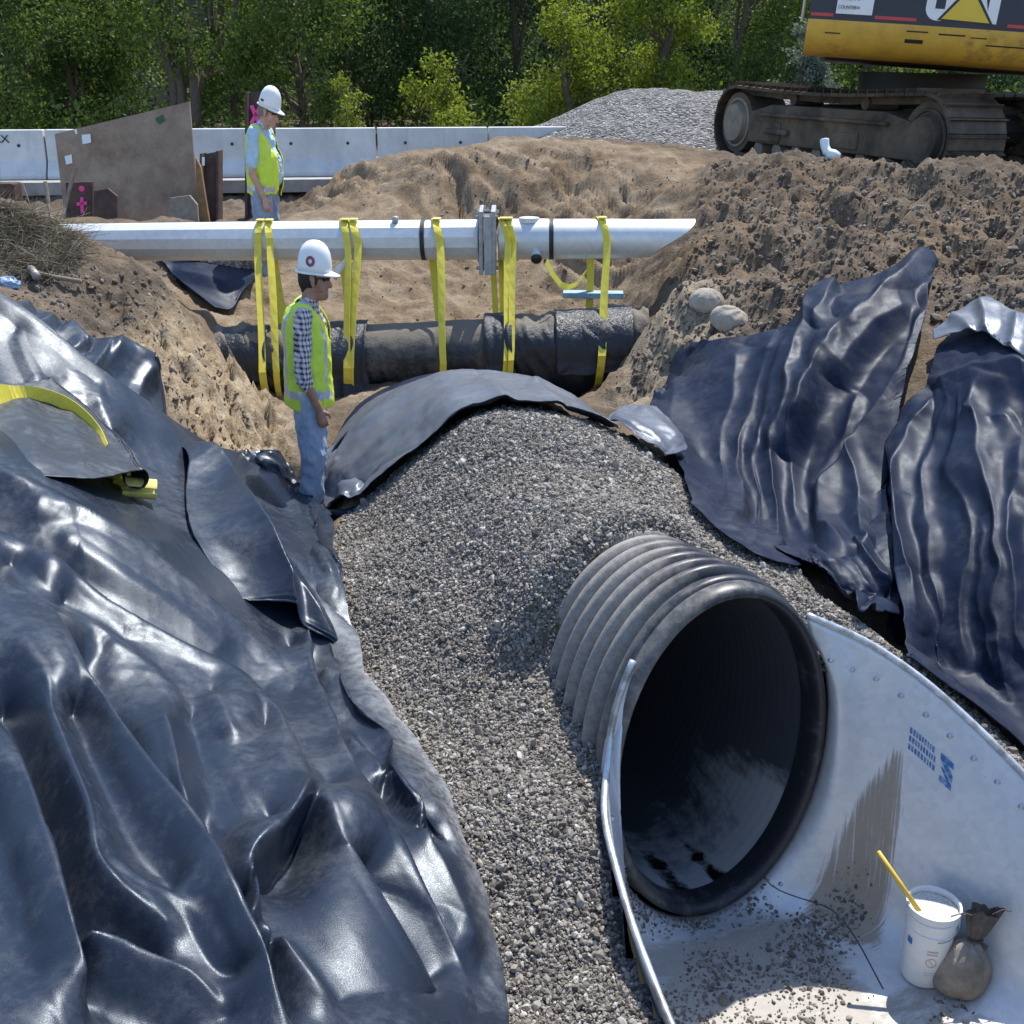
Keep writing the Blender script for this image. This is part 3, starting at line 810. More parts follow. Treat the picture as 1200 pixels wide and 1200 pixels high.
# ------------------------------------------------------------------ bucket with stick, tied bag
def floor_at(px, py):
    """apron floor point under a photo position"""
    best = None
    d2 = (PXg - px) ** 2 + (PYg - py) ** 2
    i, j = np.unravel_index(np.argmin(d2), d2.shape)
    return Vector(G3[i, j])
M_WHITEP = simple_mat('white_plastic', (0.80, 0.82, 0.83), 0.42, 0, 0.05, 12)
bp = floor_at(1080, 1138)
bk = thing('bucket', bp, 'white plastic pail full of white powder with a yellow stick', 'bucket')
BR, BH = 0.088, 0.315
b = MB(); b.lathe([(0.0001, 0.002), (BR * 0.84, 0.0), (BR * 0.86, 0.006), (BR * 0.93, BH * 0.62), (BR * 0.94, BH * 0.70), (BR * 1.0, BH * 0.705), (BR * 1.0, BH * 0.725), (BR * 0.955, BH * 0.735), (BR * 0.965, BH * 0.86),
                   (BR * 1.03, BH * 0.865), (BR * 1.03, BH * 0.885), (BR * 0.98, BH * 0.89), (BR * 0.99, BH * 0.955), (BR * 1.06, BH * 0.96), (BR * 1.06, BH), (BR * 0.98, BH), (BR * 0.97, BH * 0.93)], bp, 48)
shade_auto(b.build('pail_body', M_WHITEP, bk, True), 40)
t = NT('white_powder'); vec = t.coord()
M_POWD = t.set(base=t.ramp(t.noise(90, 4, 0.7, vec), [(0.3, (0.55, 0.53, 0.48)), (0.6, (0.85, 0.84, 0.8))]), rough=0.95, normal=t.bump(t.noise(60, 5, 0.7, vec), 0.9, 0.02))
b = MB(); b.lathe([(0.0001, BH * 0.955), (BR * 0.4, BH * 0.95), (BR * 0.8, BH * 0.94), (BR * 0.972, BH * 0.925)], bp, 40); b.build('powder', M_POWD, bk, True)
M_WIRE = simple_mat('bail_wire', (0.35, 0.35, 0.36), 0.4, 0.8, 0.1, 30)
M_LABEL = simple_mat('faded_label_print', (0.55, 0.62, 0.75), 0.5, 0, 0.15, 200)
M_REDP = simple_mat('faded_red_print', (0.62, 0.42, 0.42), 0.5, 0, 0.15, 200)
b = MB()
pts = [bp + Vector((BR * 1.05 * math.cos(a), -BR * 1.06 * abs(math.sin(a)) * 0.25 - BR * 0.98 * math.sin(a) * 0.8, BH * 0.91 - 0.055 * math.sin(a) * 1.2)) for a in np.linspace(-0.15, 1.65, 16)]
b.tube(pts, 0.0017, 6); b.build('bail', M_WIRE, bk, True)
b = MB(); b.tube([bp + Vector((BR * 1.05, -0.01, BH * 0.9)), bp + Vector((BR * 1.35, -0.02, BH * 0.88)), bp + Vector((BR * 1.55, -0.02, BH * 0.76)), bp + Vector((BR * 1.6, -0.03, BH * 0.66))], 0.003, 6); b.build('bail', M_WHITEP, bk, True)
def on_pail(name, mat, a0, a1, z0, z1, outline=None):
    vs, fs = [], []
    n = 8
    for k in range(n + 1):
        a = a0 + (a1 - a0) * k / n
        for z in (z0, z1):
            r = BR * (0.86 + (0.93 - 0.86) * z / (BH * 0.62)) + 0.0012
            vs.append(bp + Vector((r * math.cos(a), r * math.sin(a), z)))
    for k in range(n): fs.append((2 * k, 2 * k + 2, 2 * k + 3, 2 * k + 1))
    link(name, mesh_from(np.array([tuple(v) for v in vs]), fs, name, True), mat, bk)
M_BLUEP = simple_mat('blue_print', (0.05, 0.18, 0.5), 0.5, 0, 0.1, 60)
on_pail('label_print', M_BLUEP, R(-168), R(-152), 0.165, 0.192)
for z in (0.06, 0.075, 0.09, 0.105, 0.12, 0.135, 0.15): on_pail('label_print', M_LABEL, R(-50), R(-22), z, z + 0.008)
for z in (0.165, 0.152): on_pail('label_print', M_REDP, R(-112), R(-86), z, z + 0.006)
for z in (0.06, 0.07): on_pail('label_print', M_LABEL, R(-112), R(-86), z, z + 0.004)
b = MB()
for r0, n in ((0.017, 20),):
    pts = []
    for k in range(n + 1):
        a = 2 * math.pi * k / n; aa = R(-99) + r0 / BR * 1.1 * math.cos(a); z = 0.118 + 0.019 * math.sin(a); r = BR * (0.86 + 0.07 * z / (BH * 0.62)) + 0.001
        pts.append(bp + Vector((r * math.cos(aa), r * math.sin(aa), z)))
    b.tube(pts, 0.0014, 5)
b.tube([bp + Vector((BR * 0.905 * math.cos(R(-105)), BR * 0.905 * math.sin(R(-105)), 0.13)), bp + Vector((BR * 0.905 * math.cos(R(-93)), BR * 0.905 * math.sin(R(-93)), 0.106))], 0.0016, 5)
b.build('warning_mark', M_REDP, bk, True)
M_YSTICK = simple_mat('yellow_wood', (0.72, 0.47, 0.06), 0.5, 0, 0.12, 20)
tp = PV(1029, 998, 3.92)
stk = MB(); q0 = bp + Vector((-BR * 0.55, -0.02, BH * 0.90)); stk.tube([q0, q0 + (tp - q0) * 0.5, tp], [0.0085, 0.009, 0.0085], 12)
stick = stk.build('mixing_stick', M_YSTICK, None, True); tag(stick, 'short yellow stick standing in the white pail', 'stick')
# tied cloth bag
t = NT('sackcloth'); vec = t.coord()
wv = t.n('ShaderNodeTexWave'); wv.inputs['Scale'].default_value = 60; t.l(vec, wv.inputs[0])
M_SACK = t.set(base=t.ramp(t.noise(14, 7, 0.7, vec), [(0.3, (0.17, 0.145, 0.12)), (0.7, (0.36, 0.325, 0.285))]), rough=0.9, normal=t.bump(t.math('ADD', t.noise(90, 4, 0.7, vec), t.math('MULTIPLY', wv.outputs[0], 0.3)), 0.5, 0.006))
t = NT('dark_sackcloth'); vec = t.coord()
M_SACKD = t.set(base=t.ramp(t.noise(20, 6, 0.7, vec), [(0.3, (0.07, 0.06, 0.052)), (0.7, (0.16, 0.14, 0.12))]), rough=0.9)
def sack(name, loc, size, label, cat, rot=0.0, seed=1, slump=0.25, mat=None, lean=0.0):
    bm = bmesh.new(); bmesh.ops.create_icosphere(bm, subdivisions=5, radius=1)
    V = np.array([v.co for v in bm.verts]); Fc = np.array([[v.index for v in f.verts] for f in bm.faces]); bm.free()
    z = V[:, 2]
    V[:, 2] = np.where(z < 0, np.maximum(z, -0.62) , z)
    wid = 1 + slump * sstep(0.5, -0.6, z)
    V[:, 0] *= wid; V[:, 1] *= wid
    ang = np.arctan2(V[:, 1], V[:, 0])
    w = 0.035 * np.sin(ang * 9 + seed) * sstep(0.1, 0.9, z) + 0.05 * fbm(V[:, 0] * 1.6, V[:, 1] * 1.6, z * 1.6 + seed, 4) + 0.012 * noise3(ang * 7 + seed, z * 2.0, 1.0)
    V *= (1 + w)[:, None]
    V[:, 0] += lean * (V[:, 2] + 0.6)
    V = V * np.array(size)
    V[:, 2] -= V[:, 2].min()
    c, s_ = math.cos(rot), math.sin(rot)
    V = np.stack([V[:, 0] * c - V[:, 1] * s_, V[:, 0] * s_ + V[:, 1] * c, V[:, 2]], 1) + np.array(loc)
    return mesh_from(V, Fc, name)
gp_ = floor_at(1124, 1152)
sg = thing('tied_bag', gp_, 'tied brown cloth bag with a gathered neck beside the white pail', 'bag')
link('bag_body', sack('bag_body', gp_ + Vector((0, 0, -0.006)), (0.092, 0.085, 0.118), '', '', 0.2, 3, 0.2, lean=0.10), M_SACK, sg)
b = MB()
nk = gp_ + Vector((0.035, 0.0, 0.182)); ntop = gp_ + Vector((0.062, 0.02, 0.305))
ax = (ntop - nk)
vs = []; fs = []
n = 40
for i, (f, r) in enumerate(((-0.12, 0.05), (0, 0.026), (0.12, 0.022), (0.3, 0.032), (0.6, 0.042), (0.9, 0.05), (1.0, 0.052))):
    for k in range(n):
        a = 2 * math.pi * k / n; rr_ = r * (1 + 0.22 * math.cos(a * 8 + 1.2 * f) * (0.3 + f))
        vs.append(nk + ax * f * (1 + 0.07 * math.cos(3 * a)) + Vector((rr_ * math.cos(a), rr_ * 0.55 * math.sin(a), 0)))
for i in range(6):
    for k in range(n): fs.append((i * n + k, i * n + (k + 1) % n, (i + 1) * n + (k + 1) % n, (i + 1) * n + k))
b.add(vs, fs); b.build('gathered_neck', M_SACKD, sg, True)
b = MB(); b.tube([nk + Vector((0.025 * math.cos(a), 0.016 * math.sin(a), 0.012)) for a in np.linspace(0, 6.28, 17)], 0.004, 6)
b.build("tie_string", M_SACKD, sg, True); b = MB(); b.tube([nk + Vector((-0.02, 0, 0.115)), nk + Vector((-0.06, 0, 0.128)), nk + Vector((-0.10, 0.0, 0.112))], 0.0022, 5); b.build("tie_string", M_SACKD, sg, True); b = MB()
b.tube([nk + Vector((0.04, 0, 0.12)), nk + Vector((0.075, 0, 0.142)), nk + Vector((0.105, 0.0, 0.134))], 0.0022, 5)
b.build('tie_string', M_SACKD, sg, True)
# ------------------------------------------------------------------ sheets of black geomembrane
def sheet_mat(name, base, rough, dustc=(0.20, 0.19, 0.175), dust=0.5, crinkle=0.16, spec=0.6, micro=0.35):
    t = NT(name); vec = t.coord()
    n1 = t.noise(2.2, 8, 0.7, vec); n2 = t.noise(28, 6, 0.75, vec); n3 = t.noise(160, 3, 0.7, vec)
    d = t.ramp(t.math('ADD', t.math('MULTIPLY', n1, 0.75), t.math('MULTIPLY', n2, 0.45)), [(0.60, 0.0), (0.78, 1.0)])
    d = t.math('MULTIPLY', d, dust)
    spk = t.math('MULTIPLY', t.ramp(n3, [(0.66, 0.0), (0.74, 0.6)]), t.ramp(n1, [(0.4, 0.1), (0.6, 0.8)]))
    dd = t.math('MAXIMUM', d, t.math('MULTIPLY', spk, dust))
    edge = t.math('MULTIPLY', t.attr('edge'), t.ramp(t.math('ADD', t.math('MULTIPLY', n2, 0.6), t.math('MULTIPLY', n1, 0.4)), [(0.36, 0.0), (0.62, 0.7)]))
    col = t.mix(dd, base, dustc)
    col = t.mix(edge, col, (0.40, 0.40, 0.39))  # pale dusty band, also standing in for sun glare along the edge
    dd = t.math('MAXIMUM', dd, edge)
    r = t.ramp(t.math('ADD', t.math('MULTIPLY', n1, 0.5), t.math('MULTIPLY', n2, 0.5)), [(0.35, rough - 0.08), (0.65, rough + 0.10)])
    r = t.math('ADD', t.math('ADD', r, t.math('MULTIPLY', dd, 0.35)), t.math('MULTIPLY', t.math('SUBTRACT', t.noise(330, 2, 0.6, vec), 0.5), 0.5))
    bn = t.bump(t.noise(6, 4, 0.55, vec, 0.3), crinkle * 0.7, 0.02)
    bn = t.bump(t.noise(300, 3, 0.7, vec), micro, 0.002, bn)
    return t.set(base=col, rough=r, spec=spec, **{'Specular Tint': (0.78, 0.88, 1.0)}, normal=bn)  # blue specular tint puts sky colour into the sheets' reflections
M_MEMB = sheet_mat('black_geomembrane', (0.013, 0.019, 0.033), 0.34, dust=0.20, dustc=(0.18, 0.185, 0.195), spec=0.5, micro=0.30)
M_MEMB2 = sheet_mat('dusty_geomembrane', (0.03, 0.034, 0.042), 0.42, dust=0.6)
M_TEXT = sheet_mat('navy_geotextile', (0.008, 0.014, 0.034), 0.45, dust=0.24, dustc=(0.14, 0.13, 0.12), crinkle=0.12, spec=0.17)
M_TEXTG = sheet_mat('grey_geotextile', (0.10, 0.112, 0.138), 0.34, dust=0.22, dustc=(0.26, 0.255, 0.25))

def catmull(P_, n):
    """resample the rows of control points (k,3) to n points"""
    P_ = np.asarray(P_, float); k = len(P_)
    seg = np.linalg.norm(np.diff(P_, axis=0), axis=1) ** 0.5 + 1e-6
    u = np.concatenate([[0], np.cumsum(seg)]); u /= u[-1]
    q = np.linspace(0, 1, n)
    m = np.zeros_like(P_)
    for i in range(k):
        if i == 0: m[i] = (P_[1] - P_[0]) / (u[1] - u[0])
        elif i == k - 1: m[i] = (P_[-1] - P_[-2]) / (u[-1] - u[-2])
        else: m[i] = ((P_[i + 1] - P_[i]) / (u[i + 1] - u[i]) * (u[i] - u[i - 1]) + (P_[i] - P_[i - 1]) / (u[i] - u[i - 1]) * (u[i + 1] - u[i])) / (u[i + 1] - u[i - 1])
    idx = np.clip(np.searchsorted(u, q, side='right') - 1, 0, k - 2)
    h = (u[idx + 1] - u[idx])[:, None]; t_ = ((q - u[idx]) / (u[idx + 1] - u[idx]))[:, None]
    return ((2 * t_ ** 3 - 3 * t_ ** 2 + 1) * P_[idx] + (t_ ** 3 - 2 * t_ ** 2 + t_) * h * m[idx] + (-2 * t_ ** 3 + 3 * t_ ** 2) * P_[idx + 1] + (t_ ** 3 - t_ ** 2) * h * m[idx + 1])

MAXMODE = False
def fold_field(px, py, folds):
    out = np.zeros(px.shape)
    for poly, amp, wl, wr, *rest in folds:
        p_ = rest[0] if rest else 1.35
        pol = catmull(np.array([(a, b, 0.0) for a, b in poly]), 10 * len(poly))[:, :2]
        L = np.concatenate([[0], np.cumsum(np.hypot(*np.diff(pol, axis=0).T))]); L /= L[-1]
        m = (px > pol[:, 0].min() - max(wl, wr)) & (px < pol[:, 0].max() + max(wl, wr)) & (py > pol[:, 1].min() - max(wl, wr)) & (py < pol[:, 1].max() + max(wl, wr))
        if not m.any(): continue
        x, y = px[m], py[m]
        bd = np.full(x.shape, 1e9); bs = np.zeros(x.shape); bt = np.zeros(x.shape)
        for i in range(len(pol) - 1):
            a, b = pol[i], pol[i + 1]; ab = b - a; l2 = ab @ ab + 1e-9
            tt_ = np.clip(((x - a[0]) * ab[0] + (y - a[1]) * ab[1]) / l2, 0, 1)
            dx, dy = x - a[0] - tt_ * ab[0], y - a[1] - tt_ * ab[1]
            d = np.hypot(dx, dy); c = d < bd
            bd = np.where(c, d, bd); bs = np.where(c, ab[0] * dy - ab[1] * dx, bs); bt = np.where(c, L[i] + tt_ * (L[i + 1] - L[i]), bt)
        w = np.where(bs > 0, wr, wl)            # right-hand side of the travel direction (image y down)
        d = np.sqrt(bd ** 2 + 1.3 ** 2) - 1.3
        h = np.clip(1 - d / w, 0, 1) ** p_
        env = np.clip(np.minimum(bt / 0.12, (1 - bt) / 0.18), 0, 1) ** 0.7
        out[m] = np.maximum(out[m], amp * h * env) if MAXMODE else out[m] + amp * h * env
    return out

def amp_up(folds, k, w=1.0, p=None): return [(f[0], f[1] * k, f[2] * w, f[3] * w, p if p else (f[4] if len(f) > 4 else 1.35)) for f in folds]
def drape(name, rows, mat, off=0.03, folds=(), nu=120, nv=120, noise_amp=0.012, noise_sc=3.0, lift=None, label=None, group=None, kind=None, thick=0.004, conform=True, stretch=(1, 1, 1), cat='sheet', depth=None, seed=0.0, edge_in=None, parent=None, extra=None, blur=0, warp=0.0):
    R3 = []
    for ri, row in enumerate(rows):
        a = np.array([r[:2] for r in row], float)
        dd = hit(a[:, 0], a[:, 1])
        for k, r in enumerate(row):
            if len(r) > 2: dd[k] = r[2]
        R3.append(catmull(np.array([P(x, y, d) for (x, y), d in zip(a, dd)]), nu))
    R3 = np.array(R3)                                       # rows, nu, 3
    G = np.stack([catmull(R3[:, i], nv) for i in range(nu)], 1)    # nv, nu, 3
    U, V = np.meshgrid(np.linspace(0, 1, nu), np.linspace(0, 1, nv))
    if conform:
        h = H(G[..., 0], G[..., 1])
        G[..., 2] = np.maximum(G[..., 2], h)
    def normals(G):
        du = np.gradient(G, axis=1); dv = np.gradient(G, axis=0)
        n = np.cross(dv, du); n /= np.linalg.norm(n, axis=-1)[..., None] + 1e-9
        n = np.where((n[..., 2] < 0)[..., None], -n, n)
        return n
    n = normals(G)
    for _ in range(3):
        n = (np.roll(n, 3, 0) + np.roll(n, -3, 0) + np.roll(n, 3, 1) + np.roll(n, -3, 1) + n)
        n /= np.linalg.norm(n, axis=-1)[..., None]
    px, py, _ = proj(G[..., 0], G[..., 1], G[..., 2])
    if warp:
        wx = warp * fbm(px / 90.0 + seed, py / 130.0, 5.0 + seed, 3); wy = warp * fbm(px / 110.0, py / 90.0 + seed, 9.0, 3)
    else: wx = wy = 0
    disp = off + fold_field(px + wx, py + wy, folds)
    disp += noise_amp * fbm(G[..., 0] * noise_sc * stretch[0] + seed, G[..., 1] * noise_sc * stretch[1], G[..., 2] * noise_sc * stretch[2] + seed, 4, 0.5)
    if lift is not None: disp += lift(U, V)
    if extra is not None: disp += extra(px, py)
    for _ in range(blur):
        dp = np.pad(disp, 1, mode='edge'); disp = (dp[1:-1, 1:-1] * 2 + dp[:-2, 1:-1] + dp[2:, 1:-1] + dp[1:-1, :-2] + dp[1:-1, 2:]) / 6
    G = G + n * disp[..., None]
    if conform:
        h = H(G[..., 0], G[..., 1]) + 0.012
        G[..., 2] = np.maximum(G[..., 2], h)
    me = mesh_from(G.reshape(-1, 3), grid_faces(nu, nv), name)
    o = link(name, me, mat, parent)
    if thick:
        md = o.modifiers.new('thick', 'SOLIDIFY'); md.thickness = thick; md.offset = 1
    if label: tag(o, label, cat, group)
    return o, G

GRP = 'plastic sheets lining the trench banks'
M_ROWS = [
 [(-420,300,5.9),(-160,300,6.6),(0,386),(94,454),(160,496),(215,528),(300,550),(345,580),(388,614)],
 [(-420,420),(-160,420),(0,460),(94,520),(170,560),(240,590),(310,610),(365,632),(400,668)],
 [(-420,600),(-160,600),(0,600),(94,640),(180,665),(260,680),(320,695),(370,712),(413,748)],
 [(-420,780),(-160,780),(0,760),(100,770),(200,785),(290,795),(350,800),(400,806),(440,820)],
 [(-420,960),(-160,960),(0,920),(110,920),(220,920),(320,910),(400,900),(455,892),(492,890)],
 [(-420,1150),(-160,1150),(0,1080),(120,1070),(240,1060),(350,1040),(440,1020),(505,1003),(540,1003)],
 [(-420,1350),(-160,1350),(0,1230),(130,1210),(260,1200),(380,1190),(480,1172),(545,1155),(572,1135)],
 [(-420,1550),(-160,1550),(0,1400),(150,1380),(280,1370),(400,1360),(500,1340),(560,1330),(588,1320)]]
FM = [
 ([(0,388),(50,422),(94,455),(150,492),(180,520),(216,556),(240,600)], .10, 20, 60, 1.2),
 ([(12,412),(22,438),(40,470)], .035, 14, 16), ([(98,470),(105,495),(122,530)], .05, 22, 14),
 ([(150,500),(175,560),(215,620),(235,680)], .05, 30, 30),
 ([(248,545),(280,600),(320,655),(360,712),(400,780)], .05, 22, 26), ([(275,560),(318,618),(355,680),(392,745)], .015, 9, 10), ([(300,562),(340,620),(378,680),(405,740)], .015, 9, 10),
 ([(265,565),(300,612),(340,672)], .012, 7, 7), ([(320,575),(360,630),(395,690)], .014, 9, 9),
 ([(0,612),(75,645),(150,688),(220,737),(262,770),(308,812)], .10, 26, 62, 1.25),
 ([(40,640),(90,655),(140,690)], .03, 16, 18), ([(85,622),(110,650),(150,672),(168,668)], .035, 18, 16),
 ([(0,676),(27,705),(66,756),(75,792),(112,838)], .055, 20, 26), ([(22,690),(77,727),(117,758),(175,795),(258,840)], .05, 22, 24),
 ([(80,765),(140,805),(188,850),(196,872)], .035, 16, 16), ([(110,838),(150,850),(195,872)], .03, 14, 22),
 ([(0,755),(40,785),(58,832),(112,920),(162,997),(195,1042),(230,1100),(272,1200),(290,1260)], .13, 52, 60, 1.3),
 ([(5,820),(27,865),(40,915),(70,997),(77,1015),(85,1072),(117,1115),(175,1145)], .07, 24, 26),
 ([(-5,900),(8,960),(32,1045),(52,1130),(66,1205)], .05, 20, 22), ([(100,1072),(140,1100),(190,1122),(250,1195)], .045, 18, 30),
 ([(60,1155),(125,1172),(200,1197),(240,1240)], .05, 18, 26), ([(28,1020),(45,1008),(75,1022)], .025, 10, 14),
 ([(258,840),(280,862),(302,895),(342,980)], .075, 26, 30), ([(225,855),(260,905),(290,892)], .045, 20, 20), ([(225,850),(240,905),(250,960)], .02, 12, 14),
 ([(342,770),(355,865),(380,940),(410,1000),(455,1105),(490,1205)], .07, 40, 20, 1.25),
 ([(345,984),(310,1020),(270,1062)], .075, 40, 16), ([(342,982),(380,1060),(420,1140),(462,1205)], .05, 36, 30),
 ([(465,967),(500,1055),(530,1120)], .04, 20, 18), ([(370,810),(410,835),(440,875),(505,980)], .035, 18, 16), ([(400,890),(440,930),(462,965)], .02, 10, 10),
 ([(270,1070),(276,1110),(265,1142),(276,1200)], .05, 16, 16), ([(290,1130),(320,1160),(360,1200)], .035, 14, 18),
 ([(175,878),(200,960),(215,1010)], .02, 18, 18), ([(412,775),(440,830),(478,872)], .02, 12, 10), ([(320,830),(326,900),(350,960)], .025, 16, 16)]
# tent-pole model of the big sheet: creases (height) and troughs traced as lines, a taut membrane spans between them
LINES = [
 ([(-60,350),(0,388),(50,422),(94,455),(150,492),(180,520),(216,556),(232,600)], .12, .05), ([(0,470),(60,482),(110,522),(170,572),(215,640)], .0, .0), ([(12,412),(22,438),(40,468)], .06, .03),
 ([(98,470),(105,495),(120,522)], .07, .04),
 ([(-60,580),(0,612),(75,645),(150,688),(220,737),(262,770),(308,812)], .14, .07), ([(30,636),(90,652),(140,670),(166,674)], .115, .10), ([(185,655),(215,690),(245,725)], .05, .05),
 ([(-60,640),(0,668),(50,708),(110,738),(170,768),(230,803),(270,832),(300,852)], .0, .01), ([(60,668),(120,705),(190,748),(240,785)], .07, .05),
 ([(-60,650),(0,676),(22,692),(77,729),(117,760),(175,797),(258,842),(280,864),(302,897),(342,980)], .085, .115), ([(0,706),(40,750),(80,767),(140,807),(188,851),(196,872)], .085, .05),
 ([(60,742),(130,786),(200,832),(228,852)], .06, .06),
 ([(82,812),(104,866),(146,934),(194,1012),(230,1062),(268,1142),(300,1222)], -.03, -.02), ([(-40,730),(0,757),(40,787),(58,832),(112,920),(162,997),(195,1042),(230,1100),(272,1200),(290,1290)], .13, .13),
 ([(225,857),(260,907),(290,894)], .085, .07), ([(212,872),(236,945),(250,1000)], .03, .02), ([(176,880),(190,930),(207,985)], .075, .04), ([(150,880),(170,940),(195,990)], .03, .01), ([(255,930),(275,980),(300,1000)], .05, .05),
 ([(342,772),(355,865),(380,940),(410,1000),(455,1105),(490,1205),(500,1290)], .10, .10), ([(354,772),(370,862),(397,936),(427,998),(471,1100),(506,1200)], .0, .0), ([(326,840),(340,900),(362,960)], .05, .05), ([(300,828),(318,878),(338,925)], .02, .05),
 ([(345,984),(310,1020),(270,1056)], .12, .09), ([(341,1002),(312,1042),(278,1078),(262,1094)], -.03, -.02), ([(345,984),(380,1060),(420,1140),(462,1205)], .10, .07), ([(300,1065),(340,1125),(380,1195)], -.01, .0), ([(400,1050),(430,1110),(462,1180)], .03, .03),
 ([(270,1070),(276,1110),(266,1142),(276,1200)], .08, .07), ([(290,1090),(302,1140),(318,1190)], .0, .0), ([(290,1130),(320,1160),(360,1205)], .05, .05),
 ([(0,812),(27,865),(40,915),(70,997),(77,1015),(85,1072),(117,1115),(175,1147)], .12, .08), ([(0,856),(18,905),(44,982),(60,1032),(68,1082),(98,1132),(165,1168)], .0, .0), ([(70,880),(100,950),(140,1030),(185,1090)], .06, .05),
 ([(98,1072),(140,1100),(190,1124),(250,1198)], .09, .07), ([(-20,900),(8,960),(32,1045),(52,1130),(66,1215)], .10, .09), ([(24,965),(46,1042),(64,1128),(80,1205)], -.01, .0), ([(-20,1000),(10,1100),(25,1190)], .04, .04),
 ([(62,1156),(125,1173),(200,1199),(240,1240)], .08, .06), ([(90,1192),(150,1212),(190,1240)], .01, .01),
 ([(370,810),(410,835),(440,875),(505,980)], .055, .05), ([(376,835),(416,885),(450,950),(488,1015)], .01, .01), ([(465,967),(500,1055),(530,1120)], .06, .04), ([(452,990),(482,1062),(512,1145)], .005, .0), ([(400,892),(440,932),(462,967)], .04, .05),
 ([(413,772),(478,868),(520,958),(550,1038),(568,1118),(575,1260)], .02, .02), ([(395,800),(450,870),(500,950),(540,1050)], .045, .04),
 ([(262,560),(310,618),(352,684)], .035, .03), ([(286,552),(336,612),(380,684)], .012, .012), ([(306,556),(352,620),(398,706)], .035, .03), ([(326,570),(368,626),(404,690)], .012, .01), ([(345,584),(380,636),(408,690)], .03, .02), ([(388,614),(404,680),(415,750)], .01, .01),
 ([(245,545),(275,600),(312,660),(350,715),(392,790)], .03, .03), ([(230,640),(265,690),(300,740),(330,775)], .02, .02), ([(0,500),(60,550),(120,600),(170,640)], .03, .03),
 ([(-160,320),(-160,700),(-160,1100),(-160,1500)], .04, .04), ([(-420,320),(-420,700),(-420,1100),(-420,1500)], .02, .02), ([(-350,500),(-290,760),(-230,1050)], .09, .07), ([(-100,1420),(150,1420),(350,1400),(560,1340)], .03, .03)]
_pts, _hs = [], []
for pol, h0, h1 in LINES:
    q = catmull(np.array([(a, b, 0.0) for a, b in pol]), 14 * len(pol)); L = np.concatenate([[0], np.cumsum(np.hypot(*np.diff(q[:, :2], axis=0).T))])
    nn_ = max(3, int(L[-1] / 6)); tq = np.linspace(0, L[-1], nn_)
    _pts.append(np.stack([np.interp(tq, L, q[:, 0]), np.interp(tq, L, q[:, 1])], 1)); _hs.append(h0 + (h1 - h0) * tq / L[-1])
_pts = np.concatenate(_pts); _hs = np.concatenate(_hs)
_D = np.hypot(_pts[:, None, 0] - _pts[None, :, 0], _pts[:, None, 1] - _pts[None, :, 1])
_n = len(_pts); _A = np.zeros((_n + 1, _n + 1)); _A[:_n, :_n] = -_D - np.eye(_n) * 0.08; _A[:_n, _n] = 1; _A[_n, :_n] = 1
_wt = np.linalg.solve(_A, np.concatenate([_hs, [0]]))
CREASE = [(pol, 0.012 * min(1, h0 / 0.1), 7, 9, 1.0) for pol, h0, h1 in LINES if max(h0, h1) >= 0.05 and pol[0][0] > -150]
def crisp(px, py):
    al = (px * 0.50 + py * 0.87); ac = (px * 0.87 - py * 0.50)
    return fold_field(px, py, CREASE) + 0.0025 * (fbm(ac / 30.0, al / 700.0, 3.0, 2, 0.5, ridge=True) - 0.25)
def membrane(px, py):
    sh = px.shape; x, y = px.ravel(), py.ravel(); out = np.empty(len(x))
    for i in range(0, len(x), 6000):
        out[i:i + 6000] = -np.hypot(x[i:i + 6000, None] - _pts[None, :, 0], y[i:i + 6000, None] - _pts[None, :, 1]) @ _wt[:-1] + _wt[-1]
    return np.clip(out, -0.06, 0.2).reshape(sh) * 1.2 + crisp(px, py)
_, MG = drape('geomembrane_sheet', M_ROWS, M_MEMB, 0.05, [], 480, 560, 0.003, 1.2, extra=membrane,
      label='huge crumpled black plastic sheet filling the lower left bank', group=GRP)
_e = np.clip((np.linspace(0, 1, MG.shape[1]) - 0.90) / 0.10, 0, 1)[None, :] * sstep(0.22, 0.42, np.linspace(0, 1, MG.shape[0]))[:, None] * sstep(0.95, 0.70, np.linspace(0, 1, MG.shape[0]))[:, None]  # mask of the pale band that paints glare on the gravel side
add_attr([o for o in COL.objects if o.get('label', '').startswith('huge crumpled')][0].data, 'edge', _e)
U_ROWS = [[(-130,322,6.7),(0,362,6.45),(50,377,6.55),(95,400,6.6),(140,417,6.7),(186,438,6.75)],
          [(-130,360),(0,385),(50,410),(95,432),(140,455),(188,478)],
          [(-130,400),(0,412),(50,442),(95,468),(140,492),(194,527)]]
FU = [([(-10,384),(20,374),(36,369)], .03, 8, 10), ([(20,402),(45,392),(62,383)], .03, 8, 12), ([(72,390),(85,405),(100,420)], .04, 8, 12), ([(93,455),(110,432),(128,410)], .05, 10, 20),
      ([(50,440),(75,425),(92,418)], .025, 8, 10), ([(60,455),(85,440),(100,425)], .02, 6, 8), ([(128,412),(150,425),(186,440)], .05, 10, 26), ([(150,480),(158,455),(170,440)], .02, 8, 12)]
drape('geomembrane_sheet', U_ROWS, M_MEMB, 0.06, amp_up(FU, 1.5, 1.5, 1.5), 160, 80, 0.008, 2.0, label='crumpled black plastic sheet along the top of the left bank', group=GRP)
